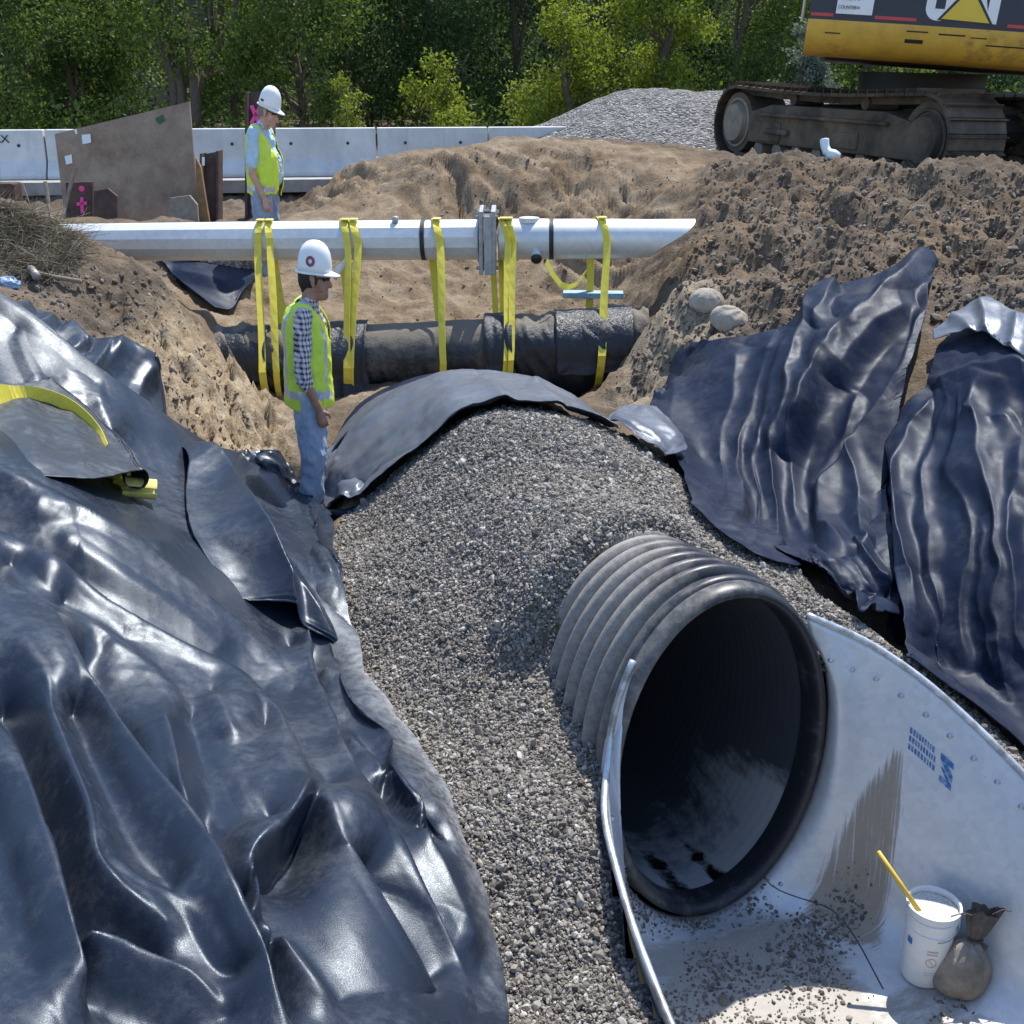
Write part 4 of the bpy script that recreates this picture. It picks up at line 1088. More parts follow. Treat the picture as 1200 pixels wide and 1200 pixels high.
# flap lying over the yellow strap, its free edge curled up
def flap_lift(U, V): return 0.05 * V ** 2 * sstep(0.2, 0.9, U) + 0.02
W_ROWS = [[(-150,468),(-60,478),(0,486),(28,481),(48,477)], [(-150,520),(-60,528),(10,532),(60,522),(88,512)],
          [(-150,570),(-60,575),(15,575),(80,568),(126,556)], [(-150,604),(-60,606),(15,606),(90,609),(150,598)]]
wo_, WG = drape('plastic_flap', W_ROWS, M_MEMB2, 0.15, [([(5,500),(20,545),(35,600)], .02, 26, 26), ([(60,510),(75,560),(80,605)], .012, 20, 20)], 110, 90, 0.012, 4.0, lift=flap_lift,
      label='pale dusty plastic flap with a curled edge over the yellow strap', cat='flap')
nv_, nu_ = WG.shape[:2]
vs = []; NCu = 26
def _sm(a, w=21):
    p = np.pad(a, ((w // 2, w // 2), (0, 0)), mode='edge'); k = np.ones(w) / w
    return np.stack([np.convolve(p[:, q], k, 'valid') for q in range(3)], 1)
_E = _sm(WG[:, -1], 9); _T = _sm(np.gradient(_E, axis=0)); _T /= np.linalg.norm(_T, axis=1)[:, None]
_O = _sm(WG[:, -1] - WG[:, -8]); _O -= _T * (_O * _T).sum(1)[:, None]; _O = _sm(_O / np.linalg.norm(_O, axis=1)[:, None]); _O /= np.linalg.norm(_O, axis=1)[:, None]
for j in range(nv_):
    e, tn, ou = WG[j, -1], _T[j], _O[j]; nn = np.cross(ou, tn); nn *= np.sign(nn[2])
    r = 0.012 + 0.040 * (j / (nv_ - 1)) ** 1.3
    for k in range(NCu):
        a = R(300) * k / (NCu - 1)
        vs.append(e + r * (math.sin(a) * ou + (math.cos(a) - 1) * nn))
cu = link('curled_edge', mesh_from(np.array(vs), grid_faces(NCu, nv_), 'curled_edge'), M_MEMB2, wo_)
md = cu.modifiers.new('thick', 'SOLIDIFY'); md.thickness = 0.003
# second overlap with an open fold
X_ROWS = [[(198,536),(225,534),(252,545)], [(205,592),(245,596),(296,606)], [(222,650),(272,655),(335,672)], [(268,716),(308,716),(372,748)], [(276,724),(318,744),(388,784)]]
def x_lift(U, V): return 0.02 * V ** 3
drape('plastic_flap', X_ROWS, M_MEMB, 0.07, [([(200,532),(224,572),(260,624),(296,680),(320,735),(326,770)], .16, 24, 50, 1.7), ([(214,534),(276,630),(328,700),(356,738),(392,790)], .09, 30, 40, 1.8)], 70, 110, 0.006, 4.0, lift=x_lift,
      label='folded black plastic flap with an open hollow fold at its lower end', cat='flap')

# right bank
R1_ROWS = [
 [(798,418),(850,403),(885,399),(915,392),(945,372),(968,345),(985,342),(1040,330),(1089,308)],
 [(785,452),(835,445),(880,440),(920,435),(960,410),(985,395),(1010,385),(1050,375),(1093,345)],
 [(762,490),(825,495),(870,495),(910,490),(950,475),(985,460),(1020,445),(1055,430),(1084,405)],
 [(782,530),(830,552),(880,555),(915,552),(950,548),(980,540),(1010,525),(1040,505),(1062,482)],
 [(800,575),(838,605),(878,622),(914,632),(950,636),(980,628),(1008,608),(1030,590),(1040,570)],
 [(810,602),(850,640),(888,662),(922,672),(960,674),(995,690),(1022,690),(1040,680),(1048,655)]]
FR1 = [([(872,402),(855,470),(842,540),(832,600)], .03, 20, 14), ([(916,393),(885,470),(866,550),(852,630)], .05, 22, 14, 1.2), ([(935,395),(905,470),(892,550),(884,650)], .045, 18, 12, 1.2),
       ([(968,345),(950,400),(926,450),(915,550),(912,660)], .09, 26, 16, 1.2), ([(1086,314),(1035,362),(990,405),(962,445),(942,500),(930,560)], .12, 24, 20, 1.15),
       ([(1075,365),(1020,402),(985,440),(975,470)], .05, 14, 24), ([(1094,345),(1066,460),(1030,525),(985,600),(955,664)], .09, 36, 10, 1.2), ([(986,344),(978,372),(965,400)], .05, 12, 12),
       ([(1000,470),(985,540),(960,620)], .03, 20, 16), ([(1010,530),(1020,580),(1015,650)], .03, 14, 14), ([(945,470),(940,560),(945,650)], .03, 12, 12), ([(1040,345),(1012,365),(990,385)], .03, 8, 10),
       ([(800,450),(790,500),(800,560)], .02, 16, 16), ([(960,640),(1000,660),(1040,640)], .05, 14, 18)]
drape('geotextile_sheet', R1_ROWS, M_TEXT, 0.05, amp_up(FR1, 1.3, 1.7, 1.7), 250, 250, 0.02, 1.6, warp=16, label='dark blue pleated fabric sheet rising to a point on the right bank', group=GRP)
R3_ROWS = [[(905,655),(950,655),(1000,640),(1043,612)], [(930,668),(965,690),(1010,676),(1048,650)], [(940,672),(985,715),(1025,722),(1052,700)], [(950,676),(1000,735),(1035,745),(1050,762)]]
drape('geotextile_sheet', R3_ROWS, M_TEXT, 0.07, [([(1000,650),(1025,690),(1050,700)], .06, 18, 18), ([(980,670),(1010,720),(1040,750)], .05, 18, 14), ([(940,662),(975,690),(1000,730)], .04, 16, 14)], 90, 90, 0.018, 4.0,
      label='crumpled hem of dark fabric hanging low between the two right bank sheets', group=GRP)
R2_ROWS = [
 [(1104,412),(1127,393),(1155,375),(1185,388),(1230,405),(1310,430)],
 [(1086,468),(1115,455),(1155,440),(1195,440),(1240,450),(1320,480)],
 [(1048,520),(1085,522),(1140,510),(1190,510),(1240,520),(1330,550)],
 [(1056,600),(1095,600),(1140,600),(1190,600),(1240,610),(1340,640)],
 [(1052,690),(1090,690),(1140,690),(1190,700),(1240,710),(1350,740)],
 [(1050,765),(1090,782),(1140,800),(1190,822),(1240,840),(1360,880)],
 [(1058,782),(1100,812),(1150,850),(1195,886),(1240,920),(1370,980)]]
FR2 = [([(1088,474),(1072,580),(1058,740)], .08, 12, 34, 1.2), ([(1112,480),(1102,600),(1095,780)], .035, 16, 18), ([(1140,466),(1143,600),(1132,740),(1128,810)], .045, 18, 20), ([(1176,452),(1160,545),(1182,680),(1172,840)], .07, 20, 18),
       ([(1196,520),(1200,650),(1215,800)], .05, 18, 16), ([(1086,476),(1140,452),(1200,444),(1250,452)], .07, 12, 40, 1.2), ([(1150,500),(1170,520),(1190,512)], .03, 10, 14), ([(1155,640),(1163,720),(1158,830)], .03, 16, 12)]
drape('geotextile_sheet', R2_ROWS, M_TEXT, 0.06, amp_up(FR2, 1.15, 1.9, 1.7), 190, 250, 0.022, 1.6, warp=26, seed=3.0, label='muddy dark blue fabric sheet hanging down the far right bank', group=GRP)
R4_ROWS = [[(1100,408),(1128,390),(1156,371),(1190,385),(1230,400)], [(1102,414),(1130,402),(1158,392),(1192,405),(1232,425)], [(1103,418),(1132,413),(1160,414),(1190,432),(1235,455)]]
drape('geotextile_sheet', R4_ROWS, M_TEXTG, 0.13, [([(1156,372),(1165,395),(1170,420)], .04, 14, 14, 1.5), ([(1120,392),(1140,402),(1150,416)], .03, 12, 12, 1.5), ([(1200,390),(1200,420),(1195,440)], .03, 12, 12, 1.5)], 70, 40, 0.010, 4.0, label='pale grey corner of fabric folded over on top of the far right sheet', group=GRP)
R5_ROWS = [[(1094,462),(1062,500),(1040,530)], [(1088,480),(1070,540),(1042,580)], [(1075,600),(1062,640),(1045,640)], [(1060,740),(1055,760),(1048,750)]]
drape('geotextile_sheet', R5_ROWS, M_TEXT, 0.02, [], 40, 70, 0.03, 6.0, label='dull narrow strip of fabric in the gap between the right bank sheets', group=GRP)

# fabric folded back over the crown of the mound
C_ROWS = [
 [(383,575,7.4),(396,520,7.6),(430,478,7.7),(480,454,7.6),(530,442,7.5),(570,439,7.4),(620,446,7.3),(665,466,7.1),(700,492,6.9)],
 [(378,590,7.1),(400,550,7.2),(440,512,7.1),(490,482,7.0),(535,464,6.9),(580,459,6.8),(630,466,6.7),(678,486,6.5),(710,506,6.35)],
 [(380,602,6.8),(412,585,6.7),(452,545,6.6),(500,508,6.5),(540,482,6.4),(580,476,6.35),(634,478,6.3),(685,497,6.2),(718,515,6.05)],
 [(388,610,6.5),(438,604,6.35),(470,572,6.3),(502,540,6.2),(546,498,6.1),(580,492,6.05),(640,488,6.0),(693,508,5.9),(724,521,5.8)]]
FC = [([(392,580),(420,525),(470,482),(530,455),(560,445)], .05, 16, 22), ([(400,590),(440,540),(500,490),(560,465),(600,462)], .03, 12, 16), ([(430,590),(470,540),(520,495),(560,480)], .02, 10, 12), ([(560,450),(585,470),(600,490)], .02, 10, 12), ([(620,450),(640,470),(660,490)], .02, 12, 10)]
def c_lift(U, V): return 0.045 * V ** 4
drape('geotextile_sheet', C_ROWS, M_TEXTG, 0.03, amp_up(FC, 1.5, 1.6, 1.7), 170, 90, 0.012, 4.0, lift=c_lift, label='grey fabric sheet folded back over the crest of the gravel mound', group=GRP)
C2_ROWS = [[(384,560,7.6),(400,505,7.9),(430,470,8.1),(480,447,8.1),(540,436,8.0)], [(386,590,7.5),(404,530,7.7),(440,490,7.7),(490,465,7.6),(550,452,7.55)], [(382,606,7.3),(398,560,7.4),(430,520,7.3),(480,488,7.2),(545,468,7.1)]]
drape('geotextile_sheet', C2_ROWS, M_TEXT, 0.02, [([(395,575),(420,510),(470,470),(540,448)], .08, 20, 24, 1.6)], 90, 50, 0.012, 3.0, label='dark crumpled fabric behind the grey sheet on the mound', group=GRP)
b = MB()
rp_ = [PV(386,612,6.45), PV(405,612,6.42), PV(425,608,6.40), PV(440,603,6.38)]
vs = []
for i, p in enumerate(rp_):
    for k in range(16):
        a = R(20 + 320 * k / 15)
        r = 0.052 + 0.004 * i
        vs.append(np.array(p) + r * np.array([0.25 * math.cos(a), -math.cos(a) * 0.9, math.sin(a)]) + np.array([0, 0, 0.02]))
rl = link('rolled_hem', mesh_from(np.array(vs), grid_faces(16, 4), 'rolled_hem'), M_TEXT)
md = rl.modifiers.new('thick', 'SOLIDIFY'); md.thickness = 0.004
tag(rl, 'short rolled hem of dark fabric at the foot of the mound by the worker', 'sheet', GRP)
C3_ROWS = [[(706,508,6.1),(716,495,6.3),(738,487,6.5),(764,489,6.5)], [(722,520,5.95),(740,508,6.1),(762,502,6.3),(782,510,6.3)], [(738,530,5.85),(758,528,5.95),(780,526,6.05),(796,533,6.1)], [(752,540,5.8),(768,546,5.82),(784,545,5.9),(799,541,6.0)]]
drape('geotextile_sheet', C3_ROWS, M_TEXTG, 0.07, [([(715,500),(745,515),(775,542)], .03, 12, 12), ([(745,490),(765,510),(790,535)], .025, 10, 10)], 60, 50, 0.014, 4.0, label='small shiny grey corner of fabric sticking out right of the mound crest', group=GRP)
# sheet far behind below the suspended pole
B_ROWS = [[(180,309,10.4),(225,304,10.4),(280,307,10.5),(305,318,10.4)], [(215,336,10.0),(245,336,10.0),(283,326,10.2),(300,326,10.2)], [(252,366,9.7),(270,368,9.8),(285,346,10.0),(300,332,10.1)]]
drape('geotextile_sheet', B_ROWS, M_TEXT, 0.045, [([(205,322),(240,330),(275,340)], .03, 10, 10)], 60, 40, 0.006, 2.0, label='blue grey fabric sheet weighted with gravel behind the left bank', group=GRP)
pp = []
rg = np.random.default_rng(5)
for _ in range(900):
    q = P(rg.uniform(205, 306), rg.uniform(303, 330), 0); px_, py_ = rg.uniform(205, 306), rg.uniform(304, 330)
    if py_ < 306 + 0.28 * (px_ - 205): 
        w = P(px_, py_, 10.3); pp.append((w[0], w[1], max(w[2], H(w[0], w[1])) + 0.065))
s3 = stone_cloud('gravel_stones', np.array(pp), np.random.default_rng(1).lognormal(math.log(0.016), 0.3, len(pp)), M_STONE); s3['kind'] = 'stuff'
tag(s3, 'patch of gravel lying on the blue grey sheet behind', 'gravel')
# ------------------------------------------------------------------ galvanised pole carrying the wrapped pipe
t = NT('galvanised_pole'); vec = t.coord()
vo = t.voro(30, vec, out='Color'); se = t.n('ShaderNodeSeparateColor'); t.l(vo, se.inputs[0])
M_POLE = t.set(base=t.mix(0.5, t.ramp(se.outputs[0], [(0, (0.56, 0.59, 0.61)), (1, (0.70, 0.72, 0.73))]), t.ramp(t.noise(5, 6, 0.65, t.coord('Object', (0.3, 1, 1))), [(0.3, (0.48, 0.52, 0.55)), (0.7, (0.74, 0.76, 0.77))])),
               rough=0.5, metal=0.35)
M_GREYST = simple_mat('grey_flange_steel', (0.34, 0.36, 0.37), 0.55, 0.5, 0.2, 20)
M_BLKTAPE = simple_mat('black_band', (0.02, 0.02, 0.022), 0.6)
PA0, PA1 = PV(60, 284, 9.25), PV(820, 279, 9.0)
PD = (PA1 - PA0).normalized(); PLEN = (PA1 - PA0).length
def pole_pt(px): 
    f = (px - 60) / 760.0; return PA0 + (PA1 - PA0) * f
pole = thing('galvanised_pole', tuple(PA0 - Vector((0, 0, 0.17))), 'long pale galvanised steel pole laid across the trench as a lifting beam', 'pole')
def ring(c, r, n, squash=1.0, tilt=0.0, rot0=0.0):
    up = Vector((0, 0, 1)); side = PD.cross(up).normalized(); up = side.cross(PD)
    return [c + side * (r * math.cos(a)) + up * (r * math.sin(a)) for a in [rot0 + 2 * math.pi * k / n for k in range(n)]]
def loft(name, rings, mat, parent, smooth=True, caps=True, ang=30):
    b = MB(); n = len(rings[0]); vs = [p for r in rings for p in r]; fs = []
    for i in range(len(rings) - 1):
        for k in range(n): fs.append((i * n + k, i * n + (k + 1) % n, (i + 1) * n + (k + 1) % n, (i + 1) * n + k))
    if caps: fs += [tuple(range(n - 1, -1, -1)), tuple((len(rings) - 1) * n + k for k in range(n))]
    b.add(vs, fs); o = b.build(name, mat, parent, smooth)
    return shade_auto(o, ang) if smooth else o
loft('faceted_shaft', [ring(pole_pt(60), 0.148, 12, rot0=0.26), ring(pole_pt(300), 0.158, 12, rot0=0.26), ring(pole_pt(566), 0.162, 12, rot0=0.26)], M_POLE, pole, True, ang=20)
re_ = []
for px, r in ((590, 0.163), (640, 0.163), (650, 0.160), (720, 0.157), (760, 0.152)):
    re_.append(ring(pole_pt(px), r, 32))
c = pole_pt(790)
last = ring(pole_pt(760), 0.152, 32)
re_.append([p + PD * (0.36 * sstep(-0.16, 0.16, (p - pole_pt(760)).z) + 0.02) for p in last])
loft('round_shaft', re_, M_POLE, pole, True, ang=40)
# flange pair
b = MB()
for px, w in ((569, 0.035), (583, 0.04)):
    b2 = MB(); cc = pole_pt(px)
    b2.box(cc + Vector((0, 0, 0.0)), (w, 0.46, 0.50), None, 0.008); b2.build('flange_plate', M_GREYST, pole)
for sx in (-1, 1):
    for sz in (-1, 1):
        bb = MB(); q = pole_pt(576) + Vector((0, sx * 0.19 - 0.0, sz * 0.2)); bb.tube([q - PD * 0.09, q + PD * 0.09], 0.016, 6); bb.build('flange_bolt', M_GREYST, pole)
bb = MB(); q = pole_pt(577) + Vector((0, -0.236, -0.02)); bb.box(q, (0.06, 0.02, 0.46), None, 0.004); bb.build('flange_rib', M_GREYST, pole)
bb = MB(); q = pole_pt(470); bb.tube([q + Vector((0, -0.05, 0.14)), q + Vector((0, -0.05, 0.195))], [0.026, 0.028], 10); bb.build('pole_stub', M_GREYST, pole, True)
bb = MB(); q = pole_pt(624); bb.tube([q + Vector((0, -0.02, 0.14)), q + Vector((0, -0.02, 0.175))], [0.085, 0.082], 20); shade_auto(bb.build('hand_hole_collar', M_POLE, pole, True))
bb = MB(); q = pole_pt(632); bb.tube([q + Vector((0, -0.13, -0.09)), q + Vector((0.0, -0.2, -0.125))], [0.04, 0.038], 12); shade_auto(bb.build('pipe_nipple', M_POLE, pole, True))
bb = MB(); bb.tube([q + Vector((0.0, -0.198, -0.124)), q + Vector((0, -0.21, -0.13))], 0.045, 12); bb.build('nipple_cap', M_BLKTAPE, pole, True)
for px in (502, 650):
    bb = MB(); cc = pole_pt(px); bb.tube([cc - PD * 0.018, cc + PD * 0.018], 0.1645, 24, cap=False); bb.build('black_band', M_BLKTAPE, pole, True)

# ------------------------------------------------------------------ suspended pipe wrapped in black plastic
t = NT('wrapped_plastic'); vec = t.coord()
up_ = t.n('ShaderNodeNewGeometry'); sx_ = t.n('ShaderNodeSeparateXYZ'); t.l(up_.outputs['Position'], sx_.inputs[0])
n = t.noise(6, 8, 0.75, vec)
dst = t.ramp(t.math('ADD', t.attr('dusty'), t.math('MULTIPLY', n, 1.0)), [(0.75, 0.0), (1.15, 0.95)])
M_WRAP = t.set(base=t.mix(dst, (0.012, 0.018, 0.030), (0.19, 0.165, 0.13)), rough=t.ramp(dst, [(0, 0.34), (1, 0.9)]), spec=0.55, normal=t.bump(t.noise(26, 6, 0.7, t.coord('Object', (1, 1, 1)), 1.5), 0.5, 0.02))
W0, W1 = PV(232, 428, 9.2), PV(760, 402, 8.95)
WD = (W1 - W0).normalized(); WLEN = (W1 - W0).length; WR = 0.275
def wrap_pt(px): return W0 + (W1 - W0) * ((px - 232) / 528.0)
wrapped = thing('wrapped_pipe', tuple((W0 + W1) / 2 - Vector((0, 0, 0.3))), 'old utility pipe wrapped in muddy black plastic hanging under the pole', 'pipe')
nL, nA = 260, 80
uu = np.linspace(0, 1, nL); aa = np.linspace(0, 2 * np.pi, nA, endpoint=False)
Ug, Ag = np.meshgrid(uu, aa, indexing='ij')
rad = WR + 0.032 * (fbm(Ug * 22 + 0.8 * np.sin(Ag), np.cos(Ag) * 0.7 + 5, np.sin(Ag) * 0.7, 3, 0.5, ridge=True) - 0.2) + 0.018 * fbm(Ug * 40 + Ag * 1.5, Ag * 0.6, 3.0, 2, 0.5, ridge=True) + 0.02 * noise3(Ug * 5, np.cos(Ag), np.sin(Ag))
# bare stretch in the middle is smoother and thinner, bulge towards the right
bare = sstep(0.36, 0.40, Ug) * sstep(0.72, 0.66, Ug)
rad = rad * (1 - bare) + bare * (WR - 0.015 + 0.004 * fbm(Ug * 30, np.cos(Ag) * 3, np.sin(Ag) * 3, 3))
rad += 0.03 * np.exp(-((Ug - 0.92) / 0.06) ** 2) + 0.03 * np.exp(-((Ug - 0.12) / 0.1) ** 2)
side = np.array(WD.cross(Vector((0, 0, 1))).normalized()); upv = np.cross(side, np.array(WD))
pts = np.array(W0)[None, None] + Ug[..., None] * np.array(W1 - W0) + (rad * np.cos(Ag))[..., None] * side + (rad * np.sin(Ag))[..., None] * upv
sag = np.where(np.sin(Ag) < -0.3, (0.14 * np.abs(np.sin(Ug * 17)) + 0.07) * (1 - bare) * (-np.sin(Ag) - 0.3), 0); pts[..., 2] -= sag
fs = []
i, k = np.meshgrid(np.arange(nL - 1), np.arange(nA), indexing='ij'); k2 = (k + 1) % nA
fs = np.stack([i * nA + k, i * nA + k2, (i + 1) * nA + k2, (i + 1) * nA + k], -1).reshape(-1, 4)
me = mesh_from(pts.reshape(-1, 3), fs, 'plastic_wrap'); add_attr(me, 'dusty', (0.60 * np.clip(np.sin(Ag), 0, 1) ** 2 + 0.20 * bare + 0.1 + 0.18 * (Ug < 0.3)))
link('plastic_wrap', me, M_WRAP, wrapped)
bb = MB()
for e_ in (0, nL - 1): 
    b2 = MB(); b2.add([tuple(p) for p in pts[e_]], [tuple(range(nA))]); b2.build('pipe_end', M_WRAP, wrapped)
# loose flaps hanging off the wrapping
def hang_flap(px0, px1, drop, out, seed, rag=0.3, top=0.35):
    nu, nv = 40, 30; V = np.zeros((nv, nu, 3))
    for j in range(nv):
        for i_ in range(nu):
            f = i_ / (nu - 1); g = j / (nv - 1)
            c = np.array(wrap_pt(px0 + (px1 - px0) * f))
            a = R(90 - 100 * min(1, g / 0.62)) if g < 0.62 else R(-10)
            r = WR + 0.03 + 0.025 * noise3(np.array([f * 4.0 + seed]), np.array([g * 3.0]), seed)[0] * (0.4 + g)
            p = c + r * (math.cos(a) * (side * -1 if side[1] > 0 else side)) + r * math.sin(a) * upv
            if g > 0.62:
                ln = (g - 0.62) / 0.38 * drop * (1 + rag * noise3(np.array([f * 3.0]), np.array([seed * 1.7]), 0.3)[0])
                p = p + np.array([0.06 * math.sin(6 * f + seed) * ln / max(drop, 0.01), -out * ln, -ln])
            V[j, i_] = p
    o = link('loose_flap', mesh_from(V.reshape(-1, 3), grid_faces(nu, nv), 'loose_flap'), M_WRAP, wrapped)
    add_attr(o.data, 'dusty', np.full(nu * nv, 0.15)); md = o.modifiers.new('thick', 'SOLIDIFY'); md.thickness = 0.004
hang_flap(396, 440, 0.20, 0.25, 1.0); hang_flap(262, 325, 0.06, 0.1, 4.0); hang_flap(574, 606, 0.16, 0.5, 2.0); hang_flap(655, 742, 0.10, 0.15, 3.0)

# ------------------------------------------------------------------ yellow slings round both
t = NT('yellow_webbing'); vec = t.coord()
wv = t.n('ShaderNodeTexWave'); wv.inputs['Scale'].default_value = 40; t.l(vec, wv.inputs[0])
M_SLING = t.set(base=t.mix(t.ramp(t.noise(12, 6, 0.7, vec), [(0.5, 0.0), (0.75, 0.6)]), (0.76, 0.64, 0.07), (0.42, 0.34, 0.10)), rough=0.75, normal=t.bump(wv.outputs[0], 0.2, 0.003))
M_SLINGP = simple_mat('pale_yellow_webbing', (0.72, 0.62, 0.16), 0.7, 0, 0.12, 30, dirt=(0.4, 0.33, 0.15), dirt_amt=0.3)
def ribbon(name, pts, width, wdir, mat, parent=None, thick=0.003, twist=None):
    n = len(pts); vs = []
    for i, p in enumerate(pts):
        w = Vector(wdir(i / (n - 1))) if callable(wdir) else Vector(wdir)
        vs += [Vector(p) - w * width / 2, Vector(p) + w * width / 2]
    fs = [(2 * i, 2 * i + 1, 2 * i + 3, 2 * i + 2) for i in range(n - 1)]
    o = link(name, mesh_from(np.array([tuple(v) for v in vs]), fs, name, False), mat, parent)
    md = o.modifiers.new('thick', 'SOLIDIFY'); md.thickness = thick; md.offset = 0
    return o
def sling_loop(px_top, px_bot, dx_back, extra=0.0, rt=0.172, rb=0.355, z_drop=0.0):
    ct = pole_pt(px_top); cb = wrap_pt(px_bot)
    pts = []
    for a in np.linspace(0, 180, 13):                      # over the pole: back to front
        pts.append(ct + Vector((dx_back * (1 - a / 180), rt * math.cos(R(a)), rt * math.sin(R(a)))))
    f0 = pts[-1]; f1 = cb + Vector((0, -rb, 0.0))
    for k in range(1, 9):
        g = k / 9; q = f0 + (f1 - f0) * g; q.x += 0.004 * math.sin(g * 5 + px_top); pts.append(q)
    for a in np.linspace(180, 360, 13):
        pts.append(cb + Vector((dx_back * 0.6 * (a - 180) / 180, rb * math.cos(R(a)), rb * math.sin(R(a)) - z_drop * 0)))
    b0 = pts[-1]; b1 = pts[0]
    for k in range(1, 9): pts.append(b0 + (b1 - b0) * (k / 9))
    pts.append(pts[0].copy())
    return pts
SL = [ # label, strands (px_top, px_bot, dx_back, width)
 ('yellow sling hanging behind the head of the nearer worker', [(312, 320, 0.02, 0.058), (326, 336, -0.06, 0.058)]),
 ('yellow sling in two loose strands right of the nearer worker', [(416, 417, -0.10, 0.06), (428, 421, -0.14, 0.06)]),
 ('yellow sling hanging straight, midway along the pole', [(522, 526, -0.10, 0.062)]),
 ('broad yellow sling of two straps beside the steel flange', [(600, 597, -0.14, 0.055), (606, 602, -0.11, 0.05)]),
 ('yellow sling nearest the bank on the right end of the pole', [(712, 703, -0.10, 0.062)])]
for lab, strands in SL:
    c0 = wrap_pt(strands[0][1])
    sl = thing('lifting_sling', tuple(c0 - Vector((0, 0, 0.33))), lab, 'sling', 'slings between pole and pipe')
    for pt, pb, dxb, w in strands:
        wd_ = (lambda u, k=pt: Vector((math.cos(0.55 * math.sin(9 * u + k)), math.sin(0.55 * math.sin(9 * u + k)), 0.06 * math.sin(14 * u + k))).normalized())
        ribbon('strap', sling_loop(pt, pb, dxb), w, wd_, M_SLING, sl)
        ct = pole_pt(pt) + Vector((dxb * 0.3, -0.05, 0.175)); kb = MB()
        kb.box(ct, (w * 1.05, 0.09, 0.012), None, 0.004); kb.build('choker_fold', M_SLINGP, sl)
# white rag knotted on the second sling, loose drooping strap on the right
M_RAG = simple_mat('white_rag', (0.72, 0.72, 0.74), 0.8)
rg_ = MB(); q = pole_pt(412) + Vector((0, -0.2, -0.15)); rg_.tube([q + Vector((-0.09, 0, -0.13)), q + Vector((-0.05, -0.01, -0.05)), q, q + Vector((0.02, 0.01, 0.05))], [0.018, 0.034, 0.026, 0.008], 8)
tag(rg_.build('white_rag', M_RAG, None, True), 'small white rag tied to the second sling', 'rag')
q0 = PV(640, 306, 8.85); q1 = PV(665, 337, 8.85); q2 = PV(691, 312, 8.9)
pts = [q0, PV(648, 322, 8.83), PV(657, 333, 8.82), q1, PV(676, 333, 8.83), PV(684, 322, 8.85), q2]
o = ribbon('loose_strap', pts, 0.05, Vector((0.3, 0.5, 0.8)).normalized(), M_SLING); tag(o, 'slack yellow strap drooping below the right end of the pole', 'strap')
M_BLUEB = simple_mat('pale_blue_board', (0.28, 0.42, 0.50), 0.7, 0, 0.2, 12, dirt=(0.2, 0.17, 0.13), dirt_amt=0.3)
b = MB(); q = PV(695, 345, 9.25); b.box(q, (0.50, 0.14, 0.045), Matrix.Rotation(R(-4), 3, 'Z'), 0.004); tag(b.build('board', M_BLUEB), 'short pale blue board resting above the right end of the wrapped pipe', 'board')
# yellow strap lying on the left bank, emerging under the flap
_mpx, _mpy, _md = proj(MG[..., 0], MG[..., 1], MG[..., 2])
def onsheet(px, py, up=0.10):
    k = np.argmin((_mpx - px) ** 2 + (_mpy - py) ** 2 + _md * 30); return PV(px, py, _md.ravel()[k] - up)
ys = thing('ratchet_strap', tuple(onsheet(60, 480, 0)), 'wide yellow webbing strap lying loose on the black plastic', 'strap')
path = [(-40, 468), (-10, 468), (18, 470), (46, 472), (72, 481), (92, 496), (106, 513), (115, 533)]
pts = [onsheet(x, y, 0.27) for x, y in path]
cam_dir = Vector((0, CP, -SP))
wdirs = []
def wdir_of(pts):
    def f(u):
        i = min(int(u * (len(pts) - 1)), len(pts) - 2); tn = (pts[i + 1] - pts[i]).normalized()
        return (cam_dir.cross(tn).normalized() * 0.95 + cam_dir * 0.25).normalized()
    return f
pp_ = [Vector(p) for p in catmull(np.array([tuple(p) for p in pts]), 40)]
ribbon('strap_run', pp_, 0.15, wdir_of(pp_), M_SLING, ys)
def loop_at(px, py, r, w, tilt, name='strap_loop', a0=0, a1=330, mat=None):
    c = onsheet(px, py, 0.20); ax = Vector((math.cos(R(tilt)), 0.35, -math.sin(R(tilt)))).normalized()
    u_ = ax.cross(Vector((0, 0, 1))).normalized(); v_ = ax.cross(u_)
    pts = [c + u_ * (r * math.cos(R(a))) + v_ * (r * 0.75 * math.sin(R(a))) for a in np.linspace(a0, a1, 30)]
    ribbon(name, pts, w, ax, mat or M_SLINGP, ys)
loop_at(128, 543, 0.085, 0.11, 48); loop_at(143, 557, 0.065, 0.05, 30, mat=M_SLING); loop_at(163, 572, 0.06, 0.15, 14)
# ------------------------------------------------------------------ concrete barrier along the road
t = NT('barrier_concrete'); vec = t.coord()
st_ = t.noise(1.0, 5, 0.7, t.coord('Object', (5, 5, 0.5)))
bc = t.ramp(t.noise(2.2, 7, 0.65, vec), [(0.3, (0.52, 0.53, 0.53)), (0.7, (0.72, 0.73, 0.73))])
bc = t.mix(t.ramp(st_, [(0.5, 0.0), (0.75, 0.45)]), bc, (0.36, 0.36, 0.35))
M_BARR = t.set(base=bc, rough=0.85, normal=t.bump(t.noise(40, 5, 0.6, vec), 0.2, 0.01))
M_ROAD = simple_mat('concrete_slab', (0.36, 0.35, 0.335), 0.9, 0, 0.2, 5, 0.3, dirt=(0.22, 0.19, 0.15), dirt_amt=0.5)
BZ = 0.19
def barrier_line(px):
    d = 15.75 + (px / 600.0) * 0.9
    p = P(px, 205, d); return Vector((p[0], p[1], BZ))
slab_pts = [barrier_line(-700) + Vector((0, -0.62, 0)), barrier_line(830) + Vector((0, -0.62, 0)), barrier_line(830) + Vector((0, 5.5, 0)), barrier_line(-700) + Vector((0, 5.5, 0))]
